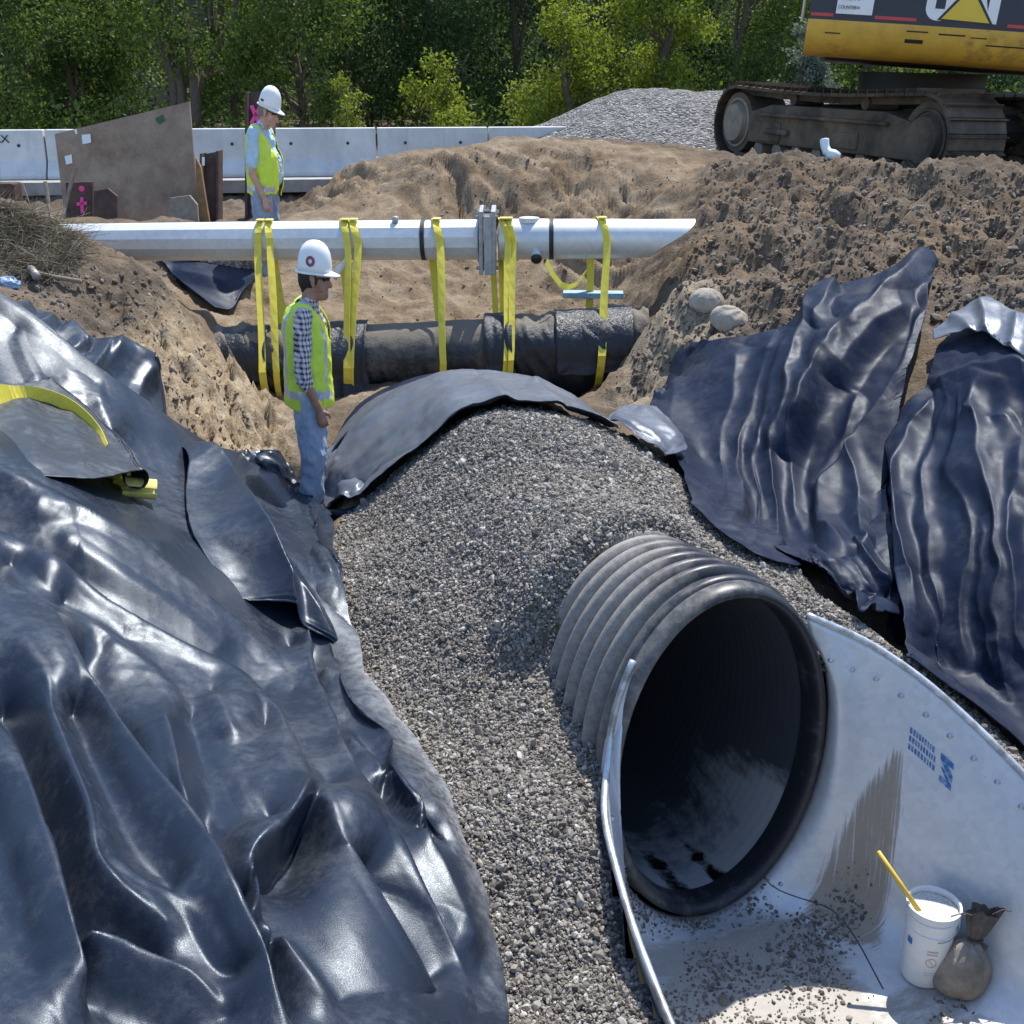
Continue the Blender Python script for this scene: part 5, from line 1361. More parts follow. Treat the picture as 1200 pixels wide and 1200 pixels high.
b = MB(); b.prism([p + Vector((0, 0, -0.16)) for p in slab_pts], (0, 0, 0.17)); struct(b.build('road', M_ROAD))
M_INK = simple_mat('black_stencil_ink', (0.02, 0.02, 0.02), 0.7)
joints = [-330, -190, -60, 60, 175, 310, 443, 572, 690, 800]
bl_labels = {60: 'pale concrete barrier section behind the rusty steel plate', 175: 'pale concrete barrier section just left of the far worker', 310: 'pale concrete barrier section just right of the far worker',
             443: 'pale concrete barrier section above the middle of the sand bank', 572: 'pale concrete barrier section running in behind the far gravel heap',
             -60: 'pale concrete barrier section with black letters AX', -190: 'pale concrete barrier section past the left side', -330: 'farthest left pale concrete barrier section', 690: 'pale concrete barrier section hidden behind the gravel heap'}
HB = 0.655
for a_, b_ in zip(joints[:-1], joints[1:]):
    p0, p1 = barrier_line(a_), barrier_line(b_)
    e = (p1 - p0).normalized(); p0 = p0 + e * 0.012; p1 = p1 - e * 0.012
    nrm = Vector((e.y, -e.x, 0))
    prof = [(-0.26, 0), (-0.26, 0.06), (-0.12, 0.24), (-0.085, HB), (0.085, HB), (0.12, 0.24), (0.26, 0.06), (0.26, 0)]
    m = MB(); m.prism([p0 + nrm * -q[0] * -1 + Vector((0, 0, q[1] + 0.012)) if False else p0 + nrm * (-q[0]) + Vector((0, 0, q[1] + 0.012)) for q in prof], p1 - p0)
    o = m.build('concrete_barrier', M_BARR)
    md = o.modifiers.new('bev', 'BEVEL'); md.width = 0.012; md.segments = 2
    tag(o, bl_labels[a_], 'barrier', 'concrete road barrier sections')
    for f in (0.25, 0.75):
        q = p0 + (p1 - p0) * f + nrm * 0.103 + Vector((0, 0, 0.46))
        hb = MB(); hb.tube([q, q + nrm * 0.012], 0.022, 8); hb.build('lifting_hole', M_INK, o)
def text_mesh(name, s, size, mat, origin, ex, ez, parent=None, align='LEFT', depth=0.002, sx=1.0):
    cu = bpy.data.curves.new(name, 'FONT'); cu.body = s; cu.size = size; cu.align_x = align; cu.extrude = depth
    to = bpy.data.objects.new(name, cu); COL.objects.link(to)
    dg = bpy.context.evaluated_depsgraph_get(); me = bpy.data.meshes.new_from_object(to.evaluated_get(dg))
    bpy.data.objects.remove(to); 
    ex = Vector(ex).normalized(); ez = Vector(ez).normalized(); ny = ex.cross(ez)
    for v in me.vertices:
        v.co = Vector(origin) + ex * v.co.x * sx + ez * v.co.y - ny * v.co.z * -1
    me.materials.clear()
    return link(name, me, mat, parent)
bo = [o for o in COL.objects if o.get('label') == bl_labels[-60]][0]
p0, p1 = barrier_line(-60), barrier_line(60); e = (p1 - p0).normalized(); nrm = Vector((e.y, -e.x, 0))
org = p0 + e * ((p1 - p0).length * 0.50) + nrm * 0.108 + Vector((0, 0, 0.50))
text_mesh('stencil_letters', 'AX', 0.15, M_INK, org, e, (0, 0, 1), bo, sx=1.1)

# ------------------------------------------------------------------ rusty plate, piles, stakes
t = NT('rusty_plate'); vec = t.coord()
c = t.ramp(t.noise(2.5, 8, 0.72, vec), [(0.3, (0.16, 0.105, 0.070)), (0.5, (0.25, 0.175, 0.12)), (0.75, (0.36, 0.275, 0.20))])
c = t.mix(t.ramp(t.noise(6, 6, 0.7, t.coord('Object', (2, 2, 0.3))), [(0.5, 0), (0.75, 0.5)]), c, (0.34, 0.30, 0.25))
M_PLATE = t.set(base=c, rough=0.8, metal=0.1, normal=t.bump(t.noise(30, 5, 0.7, vec), 0.3, 0.006))
M_PILE = simple_mat('brown_pile_steel', (0.095, 0.058, 0.045), 0.8, 0.2, 0.35, 8, 0.3)
M_PILEO = simple_mat('orange_rust', (0.25, 0.14, 0.06), 0.85, 0.1, 0.35, 7, 0.3)
M_PINK = simple_mat('pink_marking_paint', (0.85, 0.07, 0.30), 0.6, 0, 0.1, 20)
M_WHITE = simple_mat('white_paper', (0.75, 0.77, 0.78), 0.7, 0, 0.06, 20)
M_WOODG = simple_mat('weathered_wood', (0.24, 0.20, 0.155), 0.85, 0, 0.25, 14, 0.2)
M_GREENP = simple_mat('dark_green_paint', (0.05, 0.10, 0.04), 0.7)
Dp = 13.6
plate = thing('steel_plate', tuple(PV(150, 262, Dp)), 'big brown steel plate standing tilted in front of the barrier', 'steel plate')
b = MB(); b.prism([PV(64, 157, Dp), PV(222, 119, Dp + 0.1), PV(234, 268, Dp), PV(78, 272, Dp - 0.1)], (0, 0.035, 0)); b.build('plate_body', M_PLATE, plate)
def quadpx(name, pts, d, mat, parent, th=0.004, dy=-0.012):
    m = MB(); m.prism([PV(x, y, d) + Vector((0, dy, 0)) for x, y in pts], (0, th, 0)); return m.build(name, mat, parent)
quadpx('paper_sticker', [(96,158), (106,157), (107,167), (97,169)], Dp - 0.02, M_WHITE, plate); quadpx('paper_sticker', [(76,183), (84,181), (85,191), (78,193)], Dp - 0.03, M_WHITE, plate)
quadpx('paper_sticker', [(87,152), (90,151), (91,157), (89,157)], Dp - 0.02, M_WHITE, plate)
quadpx('paint_smear', [(182,139), (191,134), (194,141), (187,146)], Dp + 0.07, M_GREENP, plate)
def slabpx(name, pts, d, th, mat, label, cat, group=None):
    m = MB(); m.prism([PV(x, y, d) for x, y in pts], (0, th, 0)); o = m.build(name, mat); tag(o, label, cat, group); return o
GP = 'scrap sheet piles in front of the plate'
s1 = slabpx('sheet_pile', [(77,214), (108,213), (109,272), (78,272)], 13.25, 0.05, M_PILE, 'short brown sheet pile with a pink painted cross', 'sheet pile', GP)
for pts in ([(90,237), (102,236), (102,240), (90,241)], [(94,231), (98,231), (99,250), (95,250)]): quadpx('pink_cross', pts, 13.25, M_PINK, s1)
m = MB(); q = PV(96, 221, 13.24); m.lathe([(0.0001, 0.004), (0.033, 0.004), (0.033, 0)], q + Vector((0, -0.01, 0)), 14, Matrix.Rotation(R(90), 3, 'X')); m.build('pink_dot', M_PINK, s1)
slabpx('sheet_pile', [(110,224), (126,221), (137,230), (138,272), (110,272)], 13.2, 0.05, M_PILE, 'short dark rounded sheet pile beside the pink crossed one', 'sheet pile', GP)
slabpx('sheet_pile', [(199,232), (222,229), (231,240), (233,272), (200,272)], 13.2, 0.05, M_WOODG, 'greyish stub of sheet pile at the right foot of the plate', 'sheet pile', GP)
m = MB()
for off in (0, 1):
    pass
hp = thing('h_pile', tuple(PV(245, 262, 13.5)), 'dark brown steel pile right of the tilted plate', 'steel pile')
def hpile(par, px0, px1, ytop0, ytop1, ybot, d, mat):
    q = lambda x, y, dd: PV(x, y, dd)
    m = MB(); m.prism([q(px0, ytop0, d), q(px0 + 3, ytop0, d), q(px0 + 3, ybot, d), q(px0, ybot, d)], (0, 0.22, 0)); m.build('flange', mat, par)
    m = MB(); m.prism([q(px1 - 3, ytop1, d), q(px1, ytop1, d), q(px1, ybot, d), q(px1 - 3, ybot, d)], (0, 0.22, 0)); m.build('flange', mat, par)
    m = MB(); m.prism([PV(px0 + 3.2, ytop0 + 1, d + 0.08), PV(px1 - 3.2, ytop1 + 1, d + 0.08), PV(px1 - 3.2, ybot, d + 0.08), PV(px0 + 3.2, ybot, d + 0.08)], (0, 0.02, 0)); m.build('web', mat, par)
hpile(hp, 234, 256, 180, 177, 272, 13.5, M_PILE)
quadpx('paper_tag', [(237,184), (240,184), (240,194), (237,194)], 13.5, M_WHITE, hp)
m = MB(); m.prism([PV(229, 184, 13.3), PV(235, 196, 13.3), PV(247, 272, 13.3), PV(231, 272, 13.3)], (0, 0.06, 0)); tag(m.build('rusty_bar', M_PILEO), 'narrow orange rusted steel bar leaning at the plate edge', 'steel bar')
hp2 = thing('h_pile', tuple(PV(302, 262, 13.9)), 'tall brown steel pile with a pink X behind the far worker', 'steel pile')
hpile(hp2, 287, 319, 108, 104, 268, 13.9, M_PILE)
for pts in ([(293,124), (297,123), (306,144), (302,145)], [(304,123), (308,124), (297,145), (293,144)]): quadpx('pink_letter_x', pts, 13.9 - 0.02, M_PINK, hp2, dy=-0.03)
for (x0, y0, x1, y1), lab in (((53, 213, 62, 268), 'thin grey wooden stake leaning left of the steel plate'), ((88, 196, 70, 268), 'longer grey wooden stake leaning against the steel plate')):
    m = MB(); m.tube([PV(x0, y0, 13.0), PV((x0 + x1) / 2, (y0 + y1) / 2, 13.0), PV(x1, y1, 12.9)], 0.022, 6); tag(m.build('wooden_stake', M_WOODG), lab, 'stake', 'wooden stakes by the plate')
m = MB(); m.box(PV(6, 226, 13.2), (0.32, 0.25, 0.24), None, 0.02); tag(m.build('steel_block', M_PILE), 'dark brown block of steel on the ground at the far left', 'steel block')

# ------------------------------------------------------------------ far gravel heap
t = NT('heap_gravel'); vec = t.coord()
vc = t.voro(26, vec, out='Color'); se = t.n('ShaderNodeSeparateColor'); t.l(vc, se.inputs[0])
hc = t.ramp(se.outputs[0], [(0, (0.06, 0.06, 0.06)), (0.5, (0.165, 0.163, 0.16)), (1, (0.34, 0.335, 0.325))])
M_HEAP = t.set(base=hc, rough=0.9, normal=t.bump(t.math('MULTIPLY', t.voro(26, vec), -1.0), 1.0, 0.05))
pk0, pk1 = P(742, 101, 17.2), P(930, 99, 17.0)
n = 130
hx = np.linspace(pk0[0] - 3.0, pk1[0] + 3.6, n); hy = np.linspace(pk0[1] - 4.0, pk0[1] + 4.0, n)
HX, HY = np.meshgrid(hx, hy)
ex = np.where(HX < pk0[0], (pk0[0] - HX) * 0.44, np.where(HX > pk1[0], (HX - pk1[0]) * 0.5, 0)); ey = np.abs(HY - (pk0[1] + 0.1 * (HX - pk0[0]))) * 0.44
dd = np.sqrt(ex ** 2 + ey ** 2 + 0.02)
Hz = pk0[2] + 0.10 - dd + 0.05 * fbm(HX * 1.2, HY * 1.2, 4.4, 4) + 0.02 * fbm(HX * 6, HY * 6, 1.0, 3)
Hz = np.maximum(Hz, -0.4)
gh = link('gravel_heap', mesh_from(np.stack([HX, HY, Hz], -1).reshape(-1, 3), grid_faces(n, n), 'gravel_heap'), M_HEAP)
tag(gh, 'tall grey gravel heap standing left of the excavator', 'gravel heap')

# ------------------------------------------------------------------ excavator
M_TRACK = simple_mat('track_steel', (0.045, 0.038, 0.033), 0.6, 0.4, 0.4, 9, 0.3, dirt=(0.17, 0.125, 0.085), dirt_amt=0.7)
M_FRAME = simple_mat('muddy_frame', (0.055, 0.045, 0.036), 0.75, 0.1, 0.35, 6, 0.4, dirt=(0.20, 0.15, 0.105), dirt_amt=0.75)
M_DARKM = simple_mat('greasy_black', (0.018, 0.016, 0.015), 0.6, 0.1, 0.3, 8)
M_IDLER = simple_mat('dusty_idler', (0.24, 0.215, 0.18), 0.75, 0.1, 0.25, 8, 0.2)
M_YEL = simple_mat('yellow_machine_paint', (0.60, 0.36, 0.05), 0.45, 0, 0.15, 5, dirt=(0.12, 0.08, 0.045), dirt_amt=0.22)
M_NAVY = simple_mat('dark_navy_paint', (0.018, 0.02, 0.035), 0.4, 0, 0.1, 5)
M_RED = simple_mat('red_stripe_paint', (0.55, 0.06, 0.07), 0.5)
M_LOGOW = simple_mat('white_letter_film', (0.80, 0.81, 0.83), 0.5, 0, 0.04, 10)
M_LOGOY = simple_mat('yellow_emblem_film', (0.75, 0.53, 0.05), 0.5, 0, 0.05, 10)
th_ = R(-70)                               # track direction in plan
TE = Vector((math.cos(th_), math.sin(th_), 0)); TL = Vector((-math.sin(th_), math.cos(th_), 0))
A0 = PV(833, 179, 15.0); TZ = 0.55
TLen, TRad, TW = 4.6, 0.455, 0.70
roll = Matrix.Rotation(R(1.5), 3, Vector((0, 1, 0)))
ground0 = Vector((A0.x, A0.y, TZ))
def TP(a, l, z):
    """a along the track from the far end, l lateral (0 = outer face of the near track), z above ground"""
    q = TE * a + TL * l + Vector((0, 0, z)); return ground0 + roll @ q
exc = thing('excavator', tuple(TP(2.3, 1.4, 0)), 'yellow tracked excavator with dark counterweight parked on the right bank', 'excavator')
def track(l0):
    belt = MB()
    # centre line of the belt
    pts = []
    nS = 23
    for k in range(nS): pts.append((0.45 + (TLen - 0.9) * k / nS, 2 * TRad - 0.05 * math.sin(math.pi * k / nS) , 0))
    nC = 9
    for k in range(nC): a = R(90 - 180 * k / nC); pts.append((TLen - TRad + TRad * math.cos(a) , TRad + TRad * math.sin(a), 0))
    for k in range(nS): pts.append((TLen - 0.45 - (TLen - 0.9) * k / nS, 0.0, 0))
    for k in range(nC): a = R(-90 - 180 * k / nC); pts.append((TRad + TRad * math.cos(a), TRad + TRad * math.sin(a), 0))
    n = len(pts)
    vs, fs = [], []
    for i in range(n):
        a, z, _ = pts[i]; a2, z2, _ = pts[(i + 1) % n]; a3, z3, _ = pts[i - 1]
        tx_, tz_ = a2 - a, z2 - z; L = math.hypot(tx_, tz_); tx_, tz_ = tx_ / L, tz_ / L
        nx_, nz_ = -tz_, tx_                         # outward for this winding
        b0 = len(vs)
        for (ft, fn) in ((0.02, 0.0), (0.10, 0.0), (0.12, 0.035), (0.20, 0.035), (0.22, 0.0), (0.96, 0.0), (0.96, -0.03), (0.02, -0.03)):
            for l in (0.0, TW):
                vs.append(TP(a + tx_ * L * ft + nx_ * fn * 1.2, l0 + l, z + tz_ * L * ft + nz_ * fn * 1.2))
        for k in range(8):
            k2 = (k + 1) % 8
            fs.append((b0 + 2 * k, b0 + 2 * k2, b0 + 2 * k2 + 1, b0 + 2 * k + 1))
        fs.append(tuple(b0 + 2 * k for k in range(8))); fs.append(tuple(b0 + 2 * k + 1 for k in range(7, -1, -1)))
    # inner link chain joining the shoes
    c0 = len(vs)
    for i in range(n):
        a, z, _ = pts[i]; ca, cz = min(max(a, TRad), TLen - TRad), TRad
        vx, vz = a - ca, z - cz; L = math.hypot(vx, vz) + 1e-6
        for rr_ in (0.03, 0.11):
            for l in (0.18, TW - 0.18):
                vs.append(TP(a - vx / L * rr_, l0 + l, z - vz / L * rr_))
    for i in range(n):
        j = (i + 1) % n
        a, b_ = c0 + 4 * i, c0 + 4 * j
        fs += [(a, a + 1, b_ + 1, b_), (a + 2, b_ + 2, b_ + 3, a + 3), (a, b_, b_ + 2, a + 2), (a + 1, a + 3, b_ + 3, b_ + 1)]
    belt.add(vs, fs); belt.build('track_belt', M_TRACK, exc)
    # side frame
    m = MB()
    def slab(poly, l_a, l_b, nm, mat):
        m = MB(); n = len(poly)
        m.add([TP(a, l0 + l_a, z) for a, z in poly] + [TP(a, l0 + l_b, z) for a, z in poly], [tuple(range(n)), tuple(range(2 * n - 1, n - 1, -1))] + [(i, i + n, (i + 1) % n + n, (i + 1) % n) for i in range(n)])
        o = m.build(nm, mat, exc); md = o.modifiers.new('bev', 'BEVEL'); md.width = 0.015; md.segments = 2; return o
    slab([(0.80, 0.24), (4.0, 0.24), (4.0, 0.60), (3.5, 0.70), (1.3, 0.70), (0.80, 0.60)], 0.05, TW - 0.05, 'track_frame', M_FRAME)
    slab([(1.05, 0.56), (3.6, 0.56), (3.6, 0.60), (1.05, 0.60)], 0.0, 0.06, 'frame_rib', M_FRAME)
    slab([(1.2, 0.36), (1.75, 0.36), (1.75, 0.42), (1.2, 0.42)], -0.01, 0.05, 'step_bracket', M_FRAME)
    slab([(1.0, 0.26), (1.55, 0.26), (1.55, 0.50), (1.0, 0.50)], 0.03, 0.06, 'cover_plate', M_FRAME)
    slab([(2.6, 0.28), (3.1, 0.28), (3.1, 0.46), (2.6, 0.46)], 0.03, 0.06, 'cover_plate', M_FRAME)
    for a in (1.0, 1.42, 1.84, 2.26, 2.68, 3.10, 3.5, 3.9):
        m = MB(); m.tube([TP(a, l0 + 0.10, 0.16), TP(a, l0 + TW - 0.10, 0.16)], 0.10, 14); shade_auto(m.build('roller', M_IDLER, exc, True))
    for a in (1.6, 3.0):
        m = MB(); m.tube([TP(a, l0 + 0.15, 0.77), TP(a, l0 + TW - 0.15, 0.77)], 0.07, 12); shade_auto(m.build('carrier_roller', M_FRAME, exc, True))
    for a, nm in ((TRad, 'idler_wheel'), (TLen - TRad, 'drive_sprocket')):
        m = MB(); m.tube([TP(a, l0 + 0.09, TRad), TP(a, l0 + TW - 0.09, TRad)], 0.37, 32); o = shade_auto(m.build(nm, M_FRAME, exc, True))
        m = MB(); m.tube([TP(a, l0 + 0.02, TRad), TP(a, l0 + 0.09, TRad)], [0.225, 0.25], 28); shade_auto(m.build('hub_disc', M_IDLER if a < 1 else M_FRAME, o, True))  # sprocket hub coloured dark for the shade under the counterweight
        m = MB(); 
        pr = [TP(a + 0.29 * math.cos(x), l0 + 0.085, TRad + 0.29 * math.sin(x)) for x in np.linspace(0, 6.283, 40)]
        m.tube(pr, 0.022, 6, cap=False); m.build('hub_ring', M_IDLER if a < 1 else M_FRAME, o, True)
track(0.0); track(2.15)
# car body and slew ring
m = MB(); m.box(TP(2.3, 1.42, 0.58), (1.6, 1.7, 0.34), Matrix.Rotation(th_, 3, 'Z'), 0.05); m.build('car_body', M_DARKM, exc)
for a in (1.5, 3.1):
    m = MB(); m.tube([TP(a, 0.5, 0.5), TP(a, 2.4, 0.5)], 0.17, 8); m.build('axle_beam', M_DARKM, exc)
m = MB(); m.tube([TP(2.3, 1.42, 0.74), TP(2.3, 1.42, 1.10)], 0.72, 40); shade_auto(m.build('slew_ring', M_DARKM, exc, True))
# upper structure: rear face towards the camera
cl = PV(944, 42, 11.05); up_c = TP(2.3, 1.42, 1.05)
ux = Vector((1, -0.24, -0.075)).normalized(); uy = Vector((0.24, 1, 0)).normalized(); uz = ux.cross(uy)
CWW = 2.75
def UP(x, y, z):
    """x across from the left end, y back into the machine, z up from the lower lip"""
    return cl + ux * x + uy * y + uz * (z - 0.17)
# counterweight: cross section swept across, belly rounded, plan slightly bowed
sec = [(1.25, 0.06), (0.55, 0.0), (0.30, 0.005), (0.14, 0.04), (0.05, 0.11), (0.012, 0.20), (0.0, 0.30), (0.0, 0.335)]
top = [(0.0, 0.335), (0.0, 1.05), (0.06, 1.16), (0.25, 1.2), (1.25, 1.2)]
def bow(x): 
    u = (x / CWW) * 2 - 1
    return 0.14 * u * u + 0.30 * max(0, abs(u) - 0.90) ** 2 * 60 * 0.16
def sweep(name, secp, mat, x0=0, x1=CWW, n=36, off=0.0, capz=True):
    vs, fs = [], []
    xs = np.linspace(x0, x1, n)
    for x in xs:
        for (y, z) in secp: vs.append(UP(x, y + bow(x) * (1 if y < 1.2 else 0) - off, z))
    k = len(secp)
    for i in range(n - 1):
        for j in range(k - 1): fs.append((i * k + j, (i + 1) * k + j, (i + 1) * k + j + 1, i * k + j + 1))
    m = MB(); m.add(vs, fs)
    if capz:
        for i in (0, n - 1):
            b0 = len(m.v); m.add([vs[i * k + j] for j in range(k)], [tuple(range(k))])
    return shade_auto(m.build(name, mat, exc, True), 40)
sweep('counterweight_belly', sec, M_YEL)
sweep('counterweight_face', top, M_NAVY)
for x0, x1 in ((0.02, 0.235), (0.63, 1.02), (1.86, CWW - 0.02)):
    sweep('red_stripe', [(0.0, 0.365), (0.0, 0.395)], M_RED, x0, x1, 10, off=0.004, capz=False)
def face_poly(name, poly, mat, off=0.006, parent=None):
    vs, fs = [], []
    m = MB(); m.add([UP(x, bow(x) - off, z) for x, z in poly], [tuple(range(len(poly)))])
    return m.build(name, mat, parent or exc)
# dents and scrapes on the belly lip
for x0, x1, z, h in ((0.18, 0.33, 0.21, 0.012), (0.95, 1.15, 0.27, 0.012), (1.25, 1.5, 0.26, 0.014), (0.95, 1.12, 0.17, 0.035), (1.55, 1.7, 0.25, 0.01), (1.7, 2.1, 0.19, 0.012), (2.2, 2.4, 0.22, 0.03)):
    m = MB(); prof = lambda z: np.interp(z, [0.0, 0.04, 0.11, 0.20, 0.30], [0.3, 0.14, 0.05, 0.012, 0.0])
    vs = [UP(x, prof(zz) + bow(x) - 0.004, zz) for x in np.linspace(x0, x1, 6) for zz in (z, z + h)]
    m.add(vs, [(2 * i, 2 * i + 2, 2 * i + 3, 2 * i + 1) for i in range(5)]); m.build('scrape', M_DARKM, exc)
# logo letters: C, A with a yellow triangle, T
def UL(px): return (px - 944) * 11.1 / 1300
lz0, lz1 = 0.405, 0.86
def arc_poly(cx, cz, rx, rz, a0, a1, w, n=14):
    o_ = [(cx + rx * math.cos(R(a)), cz + rz * math.sin(R(a))) for a in np.linspace(a0, a1, n)]
    i_ = [(cx + (rx - w) * math.cos(R(a)), cz + (rz - w) * math.sin(R(a))) for a in np.linspace(a1, a0, n)]
    return o_ + i_
xC, xA, xT = UL(1087), UL(1116), UL(1143)
cpoly = ([(xC + 0.125, 0.60), (xC + 0.125, 0.50)] + [(xC + 0.01 + 0.115 * math.cos(R(a)), 0.50 + 0.115 * math.sin(R(a))) for a in np.linspace(0, -90, 7)] +
         [(xC - 0.02 + 0.115 * math.cos(R(a)), 0.50 + 0.115 * math.sin(R(a))) for a in np.linspace(-90, -180, 7)] +
         [(xC - 0.02 + 0.115 * math.cos(R(a)), 0.78 + 0.115 * math.sin(R(a))) for a in np.linspace(180, 90, 7)] + [(xC + 0.01 + 0.115 * math.cos(R(a)), 0.78 + 0.115 * math.sin(R(a))) for a in np.linspace(90, 0, 7)] +
         [(xC + 0.125, 0.70), (xC + 0.04, 0.70), (xC + 0.04, 0.79), (xC - 0.05, 0.79), (xC - 0.05, 0.49), (xC + 0.04, 0.49), (xC + 0.04, 0.60)])
logo = face_poly('logo_letter_c', cpoly, M_LOGOW, 0.006)
face_poly('logo_letter_a', [(xA - 0.21, lz0), (xA - 0.07, 0.895), (xA + 0.07, 0.895), (xA + 0.21, lz0)], M_LOGOW, 0.007)
face_poly('logo_letter_t', [(xT - 0.045, 0.395), (xT + 0.055, 0.385), (xT + 0.055, 0.80), (xT + 0.13, 0.80), (xT + 0.13, 0.895), (xT - 0.13, 0.895), (xT - 0.13, 0.80), (xT - 0.045, 0.80)], M_LOGOW, 0.006)
face_poly('logo_border', [(xA - 0.262, lz0 - 0.015), (xA, 0.735), (xA + 0.262, lz0 - 0.032)], M_NAVY, 0.009)
face_poly('logo_triangle', [(xA - 0.222, lz0), (xA, 0.685), (xA + 0.222, lz0 - 0.014)], M_LOGOY, 0.012)
pl_ = face_poly('warning_placard', [(0.255, 0.395), (0.60, 0.395), (0.60, 0.72), (0.255, 0.72)], M_LOGOW, 0.008)
face_poly('placard_header', [(0.262, 0.60), (0.593, 0.60), (0.593, 0.71), (0.262, 0.71)], M_RED, 0.011, pl_)
ez_ = uz
text_mesh('placard_text', 'MOVING', 0.062, M_INK, UP(0.427, bow(0.427) - 0.012, 0.52), ux, ez_, pl_, 'CENTER', 0.001)
text_mesh('placard_text', 'COUNTERWEIGHT', 0.044, M_INK, UP(0.427, bow(0.427) - 0.012, 0.44), ux, ez_, pl_, 'CENTER', 0.001, 0.85)
# house behind the counterweight and turntable deck
m = MB(); m.box(UP(CWW / 2, 2.4, 0.75), (2.3, 2.3, 1.1), Matrix((ux, uy, uz)).transposed(), 0.05); m.build('machine_house', M_YEL, exc)
m = MB(); m.box(UP(CWW / 2, 2.3, 0.08), (2.3, 2.6, 0.20), Matrix((ux, uy, uz)).transposed(), 0.03); m.build('deck', M_DARKM, exc)
m = MB(); m.tube([UP(-0.06, 0.5, 0.32), UP(-0.06, 0.5, 1.3)], 0.016, 8); m.build('hand_rail', M_WHITE, exc, True)

# white boot-shaped rag / cup on the berm, sandbags, hammer, bottles
M_PLASB = simple_mat('pale_blue_white_plastic', (0.68, 0.78, 0.84), 0.5, 0, 0.06, 14)
p = hit1(972, 186)
m = MB(); q = PV(970, 176, hit(972, 186)[0] - 0.02)
m.tube([PV(966, 163, hit(972, 186)[0]), PV(967, 172, hit(972, 186)[0]), PV(970, 180, hit(972, 186)[0])], [0.045, 0.042, 0.045], 14)
m.tube([PV(969, 180, hit(972, 186)[0] - 0.02), PV(977, 182, hit(972, 186)[0] - 0.02), PV(984, 184, hit(972, 186)[0] - 0.02)], [0.05, 0.055, 0.04], 12)
bt = MB(); o = m.build('plastic_jug', M_PLASB, None, True)
rm = o.modifiers.new('rm', 'REMESH'); rm.mode = 'VOXEL'; rm.voxel_size = 0.012; rm.use_smooth_shade = True
tag(o, 'pale crumpled plastic jug lying on the crest of the right bank', 'jug')
def bag(px, py, size, rot, tilt, label, seed):
    d = hit(px, py)[0]; c = PV(px, py, d - 0.02)
    me = sack('sandbag', (0, 0, 0), size, '', '', 0, seed, 0.05)
    Mx = Matrix.Rotation(R(rot), 4, Vector((0, 1, 0))) @ Matrix.Rotation(R(tilt), 4, Vector((1, 0, 0)))
    for v in me.vertices: v.co = Mx @ (v.co - Vector((0, 0, size[2] * 0.75))) + c
    o = link('sandbag', me, M_SACKG); tag(o, label, 'sandbag', 'sandbags on the right bank'); return o
t = NT('grey_sandbag'); vec = t.coord()
M_SACKG = t.set(base=t.ramp(t.noise(10, 7, 0.7, vec), [(0.3, (0.26, 0.225, 0.185)), (0.7, (0.43, 0.385, 0.325))]), rough=0.9, normal=t.bump(t.noise(60, 5, 0.7, vec), 0.4, 0.01))
bag(828, 352, (0.125, 0.11, 0.095), 5, 10, 'upper and smaller grey sandbag on the right bank', 1.0)
bag(858, 378, (0.155, 0.11, 0.115), 35, 10, 'lower and larger grey sandbag, slumped against the upper one', 2.3)
# hammer lying on the left bank
hm = thing('hammer', tuple(hit1(60, 325)), 'old hammer with a grey handle lying on the left bank', 'hammer')
d_ = hit(60, 325)[0] - 0.05
m = MB(); m.tube([PV(40, 319, d_), PV(66, 325, d_), PV(95, 330, d_)], [0.013, 0.015, 0.017], 10); m.build('handle', M_WOODG, hm, True)
m = MB(); m.tube([PV(36, 315, d_ + 0.06), PV(40, 319, d_), PV(43, 324, d_ - 0.06)], [0.028, 0.024, 0.03], 10); m.build('hammer_head', simple_mat('pale_worn_steel', (0.38, 0.36, 0.34), 0.5, 0.4, 0.2, 20), hm, True)
def crumpled(name, px, py, r, mat, label, cat, seed):
    d = hit(px, py)[0]; c = PV(px, py, d - r * 0.6)
    bm = bmesh.new(); bmesh.ops.create_icosphere(bm, subdivisions=3, radius=1)
    V = np.array([v.co for v in bm.verts]); Fc = np.array([[v.index for v in f.verts] for f in bm.faces]); bm.free()
    V = V * (1 + 0.45 * fbm(V[:, 0] * 1.8 + seed, V[:, 1] * 1.8, V[:, 2] * 1.8, 3))[:, None] * np.array([1.3, 0.8, 0.8]) * r + np.array(c)
    tag(link(name, mesh_from(V, Fc, name, False), mat), label, cat)
M_LBLUE = simple_mat('light_blue_plastic', (0.30, 0.42, 0.62), 0.4, 0, 0.15, 20)
crumpled('plastic_bottle', 9, 333, 0.06, M_LBLUE, 'crushed light blue bottle on the left bank', 'bottle', 1)
crumpled('plastic_scrap', 302, 534, 0.035, M_LBLUE, 'small blue plastic scrap at the foot of the dirt bank', 'plastic scrap', 5)
